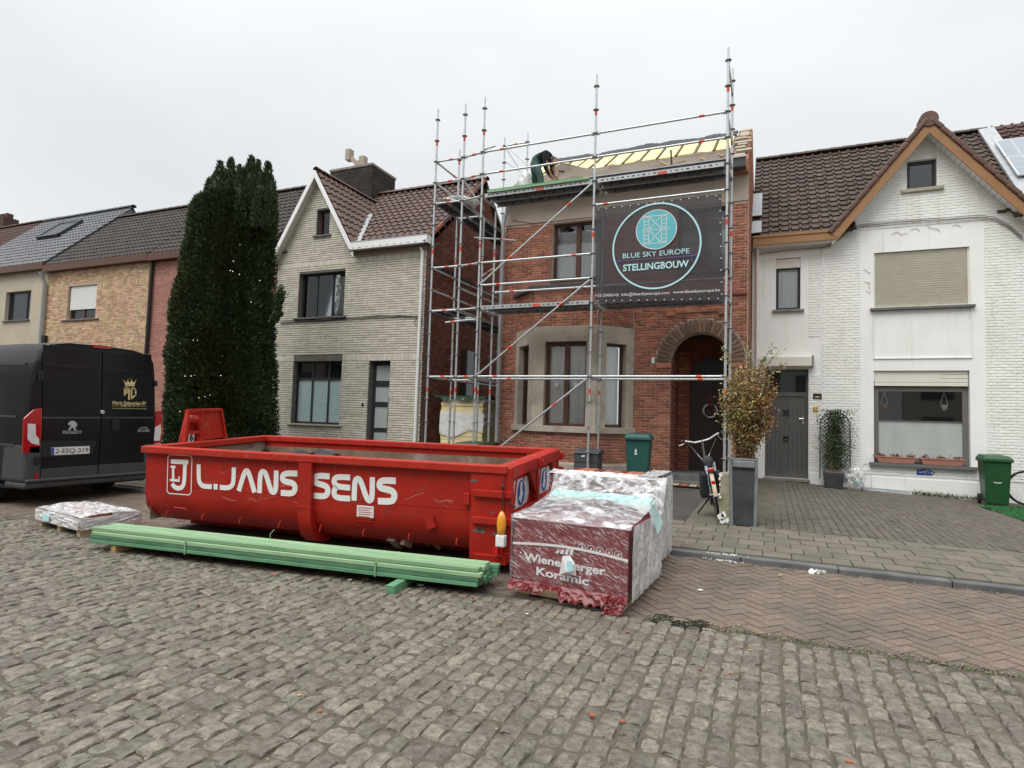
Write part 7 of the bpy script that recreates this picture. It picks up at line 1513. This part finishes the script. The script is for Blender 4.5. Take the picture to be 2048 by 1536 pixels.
for a, b in zip(gd[:9], gd[1:10]): m.obox((a+b)/2, ((b-a)/np.linalg.norm(b-a), sd, np.cross((b-a)/np.linalg.norm(b-a), sd)), (np.linalg.norm(b-a)/2+.003, .028, .003))
m.build('mudguard', m_lblue, BK); m = MB()
for a, b in zip(gd[9:], gd[10:]): m.obox((a+b)/2, ((b-a)/np.linalg.norm(b-a), sd, np.cross((b-a)/np.linalg.norm(b-a), sd)), (np.linalg.norm(b-a)/2+.003, .028, .003))
m.build('mudguard_flap', m_tan, BK)
m = MB(); m.box(-1, 1, -1, 1, -1, 1); 
for s in (-1, 1):
    q = MB(); q.hexa([B_(-.1,-.03,s*.07), B_(.26,-.03,s*.07), B_(.26,-.03,s*.2), B_(-.1,-.03,s*.2), B_(-.17,.34,s*.05), B_(.28,.34,s*.05), B_(.28,.34,s*.15), B_(-.17,.34,s*.15)]); q.build('pannier', m_black, BK, bevel=.035, seg=3)
q = MB(); q.obox(B_(.05,.375), (fd, sd, up), (.2, .06, .008)); q.build('carrier', m_bwhite, BK); MB().obox(B_(-.17,.385), (fd, sd, up), (.012, .05, .022)).build('tail_lamp', m_bred, BK, bevel=.006); MB().obox(B_(-.3,.21), (fd, sd, up), (.01, .025, .03)).build('reflector', m_bred, BK, bevel=.008)
q = MB(); q.obox(B_(.3,.36,.09), (fd, up, sd), (.14, .1, .012)); q.build('white_cloth', m_bwhite, BK, bevel=.01); MB().tube([B_(.02,-.02,-.05), np.array([4.86,-1.88,.26])], .012, 6).build('kickstand', m_vblk, BK)
BK2 = thing('bicycle', 'black bicycle standing behind the green bin, mostly its front wheel', 'bicycle', (11.2, 3.6, .2)); c = onY(2052, 980, 3.6); wheel(BK2, (c[0]+.02, 3.6, gz(3.6, 10.8)+.36), (.1,1,0), .33, m_vblk); wheel(BK2, (c[0]+1.12, 3.6, .56), (.1,1,0), .33, m_vblk)
m = MB(); 
for a, b in (((.02,.36),(.18,.95)), ((.18,.85),(.75,.45)), ((.18,.9),(.6,.9)), ((.6,.95),(.75,.45)), ((.75,.45),(1.12,.36)), ((1.12,.36),(.62,.8))): m.tube([(c[0]+a[0], 3.6, a[1]+.2), (c[0]+b[0], 3.6, b[1]+.2)], .016, 8)
m.build('frame', m_iron, BK2)
# ================================================================ wheelie bins
def bin_(label, loc, rz, body, w=.48, d=.52, h=.93, lidmat=None, marks=True):
    t = thing('wheelie_bin', label, 'bin', loc, (0, 0, rz)); a, b = w/2, d/2; k = .8
    m = MB(); m.hexa([(-a*k,-b*k,.03),(a*k,-b*k,.03),(a*k,b*k,.06),(-a*k,b*k,.06),(-a,-b,h),(a,-b,h),(a,b,h),(-a,b,h)]); m.build('body', body, t, bevel=.025, seg=3)
    m = MB(); m.box(-a-.025, a+.025, -b-.03, b+.02, h-.05, h+.005); m.build('rim', body, t, bevel=.012)
    m = MB(); m.hexa([(-a-.02,-b-.04,h+.006),(a+.02,-b-.04,h+.006),(a+.02,b+.06,h+.006),(-a-.02,b+.06,h+.006),(-a+.03,-b+.02,h+.07),(a-.03,-b+.02,h+.07),(a-.03,b+.02,h+.085),(-a+.03,b+.02,h+.085)]); m.build('lid', lidmat or body, t, bevel=.015, seg=3)
    MB().tube([(-a+.05, b+.09, h-.02), (a-.05, b+.09, h-.02)], .015, 8).build('handle', body, t)
    for s in (-1, 1): wm = MB(); wm.lathe([(.03,-.025),(.1,-.022),(.1,.022),(.03,.025)], (s*(a*k+.02), b*k+.02, .1), 16, 'x'); wm.build('wheel', m_vblk, t)
    return t
tb = bin_('teal wheelie bin beside the bay window of the brick house', (3.46, .55, gz(.55)), rad(4), m_teal, h=.98)
for k, (dx, z, s) in enumerate(((0,.72,.028),(-.012,.66,.018),(.018,.66,.018))): MB().prism([(dx+a*s-.03, -.247, z+b*s) for a, b in ((-.8,-1),(.8,-1),(.3,1.4),(-.3,1.4))], (0,-.003,0)).build('marking', m_wprint, tb)
gb_ = bin_('bright green wheelie bin with smiling face sticker before the white house', (10.02, 3.35, gz(3.35, 10)), rad(-3), m_gbin, w=.45, h=.92)
m = MB(); m.stroke([(.09*math.cos(t), .52+.06*math.sin(t)) for t in np.linspace(PI*1.05, PI*1.95, 12)], .016, (0, -.232, 0), (1,0,0), (0,0,1), .002); m.stroke(disc_pts(.018, 10, -.035, .56), .008, (0,-.234,0), (1,0,0), (0,0,1), .002, True); m.stroke(disc_pts(.014, 10, .035, .555), .006, (0,-.234,0), (1,0,0), (0,0,1), .002, True); m.build('smiley_sticker', m_wprint, gb_)
MB().lathe([(.012,-.002),(.012,.002)], (0, -.246, .84), 10, 'y').build('marking', m_wprint, gb_); m = MB(); m.stroke(disc_pts(.02, 14, 0, .765), .008, (0,-.244,0), (1,0,0), (0,0,1), .002, True); m.build('marking', m_wprint, gb_); q = MB(); [q.box(-.07+k*.024, -.053+k*.024, -.2425, -.2405, .688, .706+.008*(k % 2)) for k in range(6)]; q.build('marking', m_wprint, gb_)
bin_('dark green wheelie bin standing between yew and cream house', (-4.55, -.2, gz(-.2)), 0, m_dgbin, w=.6, d=.6, h=1.02)
PB = thing('parcel_box', 'anthracite parcel box with paper label at the bay window', 'parcel box', (2.48, .3, gz(.3))); MB().box(2.24, 2.73, .1, .5, gz(.3), .98).build('body', m_box, PB, bevel=.012); MB().hexa([(2.22,.07,.981),(2.75,.07,.981),(2.75,.53,.981),(2.22,.53,.981),(2.23,.09,1.0),(2.74,.09,1.0),(2.74,.52,1.06),(2.23,.52,1.06)]).build('lid', m_box, PB, bevel=.008); MB().box(2.25, 2.72, .093, .099, .8, .806).build('flap_line', m_hole, PB); MB().hexa([(2.4,.095,.9),(2.47,.095,.91),(2.47,.099,.91),(2.4,.099,.9),(2.4,.095,.935),(2.47,.095,.945),(2.47,.099,.945),(2.4,.099,.935)]).build('paper_label', m_wprint, PB)
# ================================================================ trellis plant, rubbish bag, troughs, step
TP = thing('plant_pot', 'grey square pot with arched trellis standing beside the white house door', 'pot', (7.2, 3.75, .28)); z0 = gz(3.75, 7.2); MB().hexa([(7.03,3.6,z0),(7.38,3.6,z0),(7.38,3.95,z0),(7.03,3.95,z0),(7.0,3.57,z0+.37),(7.41,3.57,z0+.37),(7.41,3.98,z0+.37),(7.0,3.98,z0+.37)]).build('pot', m_planter, TP, bevel=.02); MB().box(7.03, 7.38, 3.6, 3.95, z0+.33, z0+.375).build('soil', m_bark, TP)
tx0, tx1, zt0_, zsp = 6.95, 7.56, z0+.37, 1.72; cxx, rrx = (tx0+tx1)/2, (tx1-tx0)/2
m = MB(); arc = [(tx0, 3.98, zt0_-.2), (tx0, 3.98, zsp)]+[(cxx-rrx*math.cos(t), 3.98, zsp+rrx*.95*math.sin(t)) for t in np.linspace(.15, PI-.15, 12)]+[(tx1, 3.98, zsp), (tx1, 3.98, z0+.02)]; m.tube(arc, .012, 6); m.build('trellis_frame', m_iron, TP)
m = MB()
for s in (-1, 1):
    for k in range(-14, 30):
        pts = []
        for t in np.linspace(0, 1, 30):
            x = tx0+t*(tx1-tx0); z = .4+k*.085+s*(x-cxx)*1.0; lim = zsp+math.sqrt(max(0, rrx**2-(x-cxx)**2))*.95
            if zt0_ < z < lim: pts.append((x, 3.98+s*.004, z))
        if len(pts) > 2: m.tube([pts[0], pts[-1]], .0055, 4)
m.build('trellis_lattice', m_iron, TP)
CLb = thing('climber', 'dark green climbing plant growing over the arched trellis', 'climber', (7.2, 3.85, z0+.37)); R = np.random.RandomState(8); st = MB()
for k in range(12): a = R.uniform(tx0+.1, tx1-.1); st.tube([(7.2+R.uniform(-.12,.12), 3.8, z0+.37), ((7.2+a)/2, 3.9, 1.0), (a, 3.94, R.uniform(1.2, 2.0))], [.008, .006, .003], 5)
st.build('stems', m_bark, CLb)
for k in range(3400):
    z = R.uniform(z0+.42, 2.05); hw_ = .3+.06*math.sin(z*7); x = cxx+R.normal(0, .6)*hw_*.62; y = 3.9+R.normal(0, .06)
    if R.rand() < .05: x = cxx+R.choice([-1, 1])*R.uniform(.25, .42); z = R.uniform(1.2, 2.05)
    blade(np.array([x, y, z]), R.normal(0, 1, 3), R.uniform(.035, .075), .012, R)
leafmesh('leaves', m_leafg, CLb, 4)
m_litter = M('mixed packaging', (.8,.8,.8), (.55,.56,.55), sc=9, rough=.25, coat=.5, var=.2, dirt=((.75,.2,.1), .9, 8, .58))
rb_ = lump('rubbish_bag', 'see-through rubbish bag of bottles and packaging beside the plant pot', 'rubbish bag', (7.62, 3.72, gz(3.7, 7.6)), (.19, .17, .26), film('bag film', (.8,.8,.8), (.88,.9,.88), .25, .6, sc=6), 13, pn='clear_film')
R = np.random.RandomState(14); cols = [m_wprint, m_terra, m_cyan, m_wlet, m_gtim, m_planter2, m_flake]
for k in range(60):
    d = R.normal(0, 1, 3); d /= np.linalg.norm(d); p = np.array([7.62, 3.72, gz(3.7, 7.6)+.25])+d*np.array([.15, .13, .2])*R.uniform(.5, 1); q_, _ = np.linalg.qr(R.normal(0, 1, (3,3))); MB().obox(p, q_, R.uniform(.02, .055, 3)).build('packaging', cols[R.randint(7)], rb_, bevel=.008, seg=1)
rp = thing('window_cord', 'thin pale cord running from the sill to the rubbish bag', 'cord', (7.9, 4.05, .9)); MB().tube([(w0[0]-.1, YW-.1, w0[2]-.03), (7.85, 4.02, .85), (7.68, 3.8, .66)], .006, 5).build('line', m_sill, rp)
for k, (xa, xb_) in enumerate(((1750, 1832), (1838, 1927))):
    a, b = X(xa, 915), X(xb_, 918); zz = w0[2]+.014; t = thing('flower_trough', ['terracotta flower trough on the sill, the one towards the door', 'longer terracotta flower trough on the sill, the one towards the bin'][k], 'flower trough', ((a+b)/2, YW-.06, zz))
    MB().hexa([(a+.06,YW-.1,zz),(b-.06,YW-.1,zz),(b-.06,YW+.03,zz),(a+.06,YW+.03,zz),(a,YW-.13,zz+.13),(b,YW-.13,zz+.13),(b,YW+.05,zz+.13),(a,YW+.05,zz+.13)]).build('trough', m_tpot, t, bevel=.008); MB().box(a-.012, b+.012, YW-.142, YW+.06, zz+.13, zz+.145).build('rim', m_tpot, t)
    for q in range(3):
        hx_ = a+(b-a)*(.14+.36*q); R = np.random.RandomState(40+q+k*5)
        for j in range(70): p = np.array([hx_, YW-.05, zz+.15])+R.normal(0, 1, 3)*np.array([.05, .03, .018]); blade(p, R.normal(0, 1, 3)+np.array([0,0,.6]), .045, .012, R)
    leafmesh('heather', m_heath, t, 4)
wsb = thing('cellar_step', 'flat grey stone slab at the foot of the white house wall', 'slab', (8.3, 4.0, .25)); a, b = X(1722, 985), X(1822, 992); MB().hexa([(a,3.92,gz(4,8)-.01),(b,3.92,gz(4,8.4)-.02),(b,4.16,gz(4,8.4)-.02),(a,4.16,gz(4,8)-.01),(a,3.95,gz(4,8)+.045),(b-.05,3.95,gz(4,8.4)+.03),(b-.05,4.16,gz(4,8.4)+.045),(a,4.16,gz(4,8)+.06)]).build('stone', m_planter2, wsb)
wd_ = thing('weeds', 'tufts of weeds along the foot of the white wall beside the green bin', 'weeds', (9.3, 4.05, .22)); wd_['kind'] = 'stuff'; R = np.random.RandomState(3)
for k in range(420): x = R.uniform(X(1822, 990), X(1955, 1000)); p = np.array([x, 4.08+R.normal(0, .03), gz(4, x)]); d = np.array([R.normal(0, .7), R.normal(0, .3)-.3, 1]); l = R.uniform(.04, .16); blade(p, d, l, .006, R)
leafmesh('blades', m_weed, wd_, 4)
# ================================================================ litter and fragments
def frag(name, label, cat, p, s, mat, R, grp, flat=.4):
    q_, _ = np.linalg.qr(R.normal(0, 1, (2,2))); n = R.randint(4, 7); o = MB(); pts = [(p[0]+s*(.6+.5*R.rand())*math.cos(2*PI*k/n), p[1]+s*.8*(.6+.5*R.rand())*math.sin(2*PI*k/n), p[2]) for k in range(n)]; o.prism(pts, (R.uniform(-.2,.2)*s, R.uniform(-.2,.2)*s, s*flat)); tag(o.build(name, mat, org=p), label, cat, grp)
R = np.random.RandomState(17); red = [(590,1085),(625,1076),(713,1168),(545,1146),(550,1150),(555,1178),(945,1195),(950,1192),(930,1198),(960,1218),(1085,1210),(640,1422),(265,1397),(1180,1428),(1185,1432),(1245,1444),(1400,1340),(1462,1348),(1700,1525),(510,1150),(300,1125),(1255,1265),(1140,1258),(1148,1255),(395,1210),(1000,1247),(1245,1442)]
for k, (x, y) in enumerate(red): frag('tile_fragment', 'chip of broken red roof tile lying on the setts', 'fragment', onZ(x, y, .012), R.uniform(.008, .02), m_terra, R, 'red tile chips scattered on the setts')
for k, (x, y, s) in enumerate([(700,1160,.03),(735,1160,.02),(780,1163,.02),(840,1170,.05),(600,1105,.02),(640,1120,.03),(555,1120,.04),(35,1312,.015),(600,1390,.02),(1055,1228,.02),(1110,1230,.02),(1560,1150,.03),(1400,1180,.03),(1500,1300,.02),(1735,1020,.02)]): frag('wood_splinter', 'pale splinter or paper scrap lying on the road', 'scrap', onZ(x, y, gz(onZ(x,y)[1])+.012), s, m_wood if k % 3 else m_wprint, R, 'pale scraps on the road', .2)
c = onZ(1632, 1148, .07); t = thing('crumpled_paper', 'crumpled white paper ball in the gutter by the kerb', 'paper', tuple(c)); m = MB()
for k in range(14): q_, _ = np.linalg.qr(R.normal(0, 1, (3,3))); m.obox(c+R.normal(0, .017, 3)*np.array([1.6,1,.4])+NZ*.015, q_, (.026, .02, .003))
m.build('paper', m_flake, t)
c = onZ(1447, 1110, .15); m = MB(); 
for k in range(70): p = c+R.normal(0, 1, 3)*np.array([.12, .045, 0]); p[2] = .15 if p[1] > YK-.03 else .09; q_ = .007*R.uniform(.5, 1.3); m.obox(p+NZ*.003, ((1,0,0),(0,1,0),(0,0,1)), (q_, q_, .004))
tag(m.build('gull_droppings', m_flake), 'splash of white crumbs on the kerb edge before the path', 'crumbs', kind='stuff')
m = MB(); R = np.random.RandomState(23) # dead leaves, moss crumbs and grit in the joints
for k in range(2600):
    r = R.rand(); 
    if r < .35: p = np.array([R.uniform(4.9, 10), YD+R.normal(0, .06), .012])
    elif r < .6: p = np.array([R.uniform(4.9, 10), YK-.06-abs(R.normal(0, .06)), .09])
    elif r < .75: x_ = R.uniform(5.6, 10); p = np.array([x_, YB+R.normal(0, .15), .21])
    else: p = np.array([R.uniform(-2, 9), R.uniform(-9.5, -4.4), 0]); p[2] = gz(p[1])+.014
    q = R.uniform(.004, .013); a = R.uniform(0, PI); m.add([p+np.array([q*math.cos(a+t), q*.6*math.sin(a+t), R.uniform(0, .004)]) for t in (0, 1.6, 3.1, 4.7)], [(0,1,2,3)])
tag(m.build('leaf_litter', M('litter', (.16,.12,.07), (.34,.29,.2), sc=30, rough=.9, var=.5)), 'dead leaf crumbs and grit lying in gutters and joints', 'litter', kind='stuff')
m = MB()
for k in range(1500):
    x_ = R.uniform(4.95, 9); r = R.rand(); p = np.array([x_, YD-.02+R.normal(0, .035), .004]) if r < .6 else np.array([R.uniform(1, 8), R.uniform(-9, -6.6), -.004]); l = R.uniform(.008, .028); d = np.array([R.normal(0, .5), R.normal(0, .5), 1.])*l; m.add([p+np.array([-.004,0,0]), p+np.array([.004,0,0]), p+d], [(0,1,2)])
tag(m.build('moss', m_weed), 'moss and tiny weeds sprouting along the gutter and sett joints', 'moss', kind='stuff')
# ================================================================ houses across the street, behind the camera (seen only in reflections)
for k in range(19):
    x = -76+k*6.6; t = thing('opposite_house', 'plain terrace house across the street facing the scaffolding', 'house', (x, -21, 0), group='terrace houses across the street'); h = 5.6+.4*(k % 3)
    MB().box(x-3.28, x+3.28, -30, -21, -.1, h).build('wall', [m_render, m_brick, m_wplast, m_stone, m_bricky, m_brick2, m_wplast][k % 7], t); MB().prism([(x-3.28,-30,h+.01),(x-3.28,-20.8,h+.01),(x-3.28,-25.4,h+3.6)], (6.56,0,0)).build('roof', m_tiled, t)
    for wx, wz, ww, wh in ((-1.6,.9,1.6,1.6),(-1.6,3.5,1.6,1.4),(1.4,3.5,1.2,1.4),(1.5,.0,1.0,2.3)): MB().box(x+wx-ww/2, x+wx+ww/2, -20.99, -20.95, wz, wz+wh).build('window', m_glassd, t)
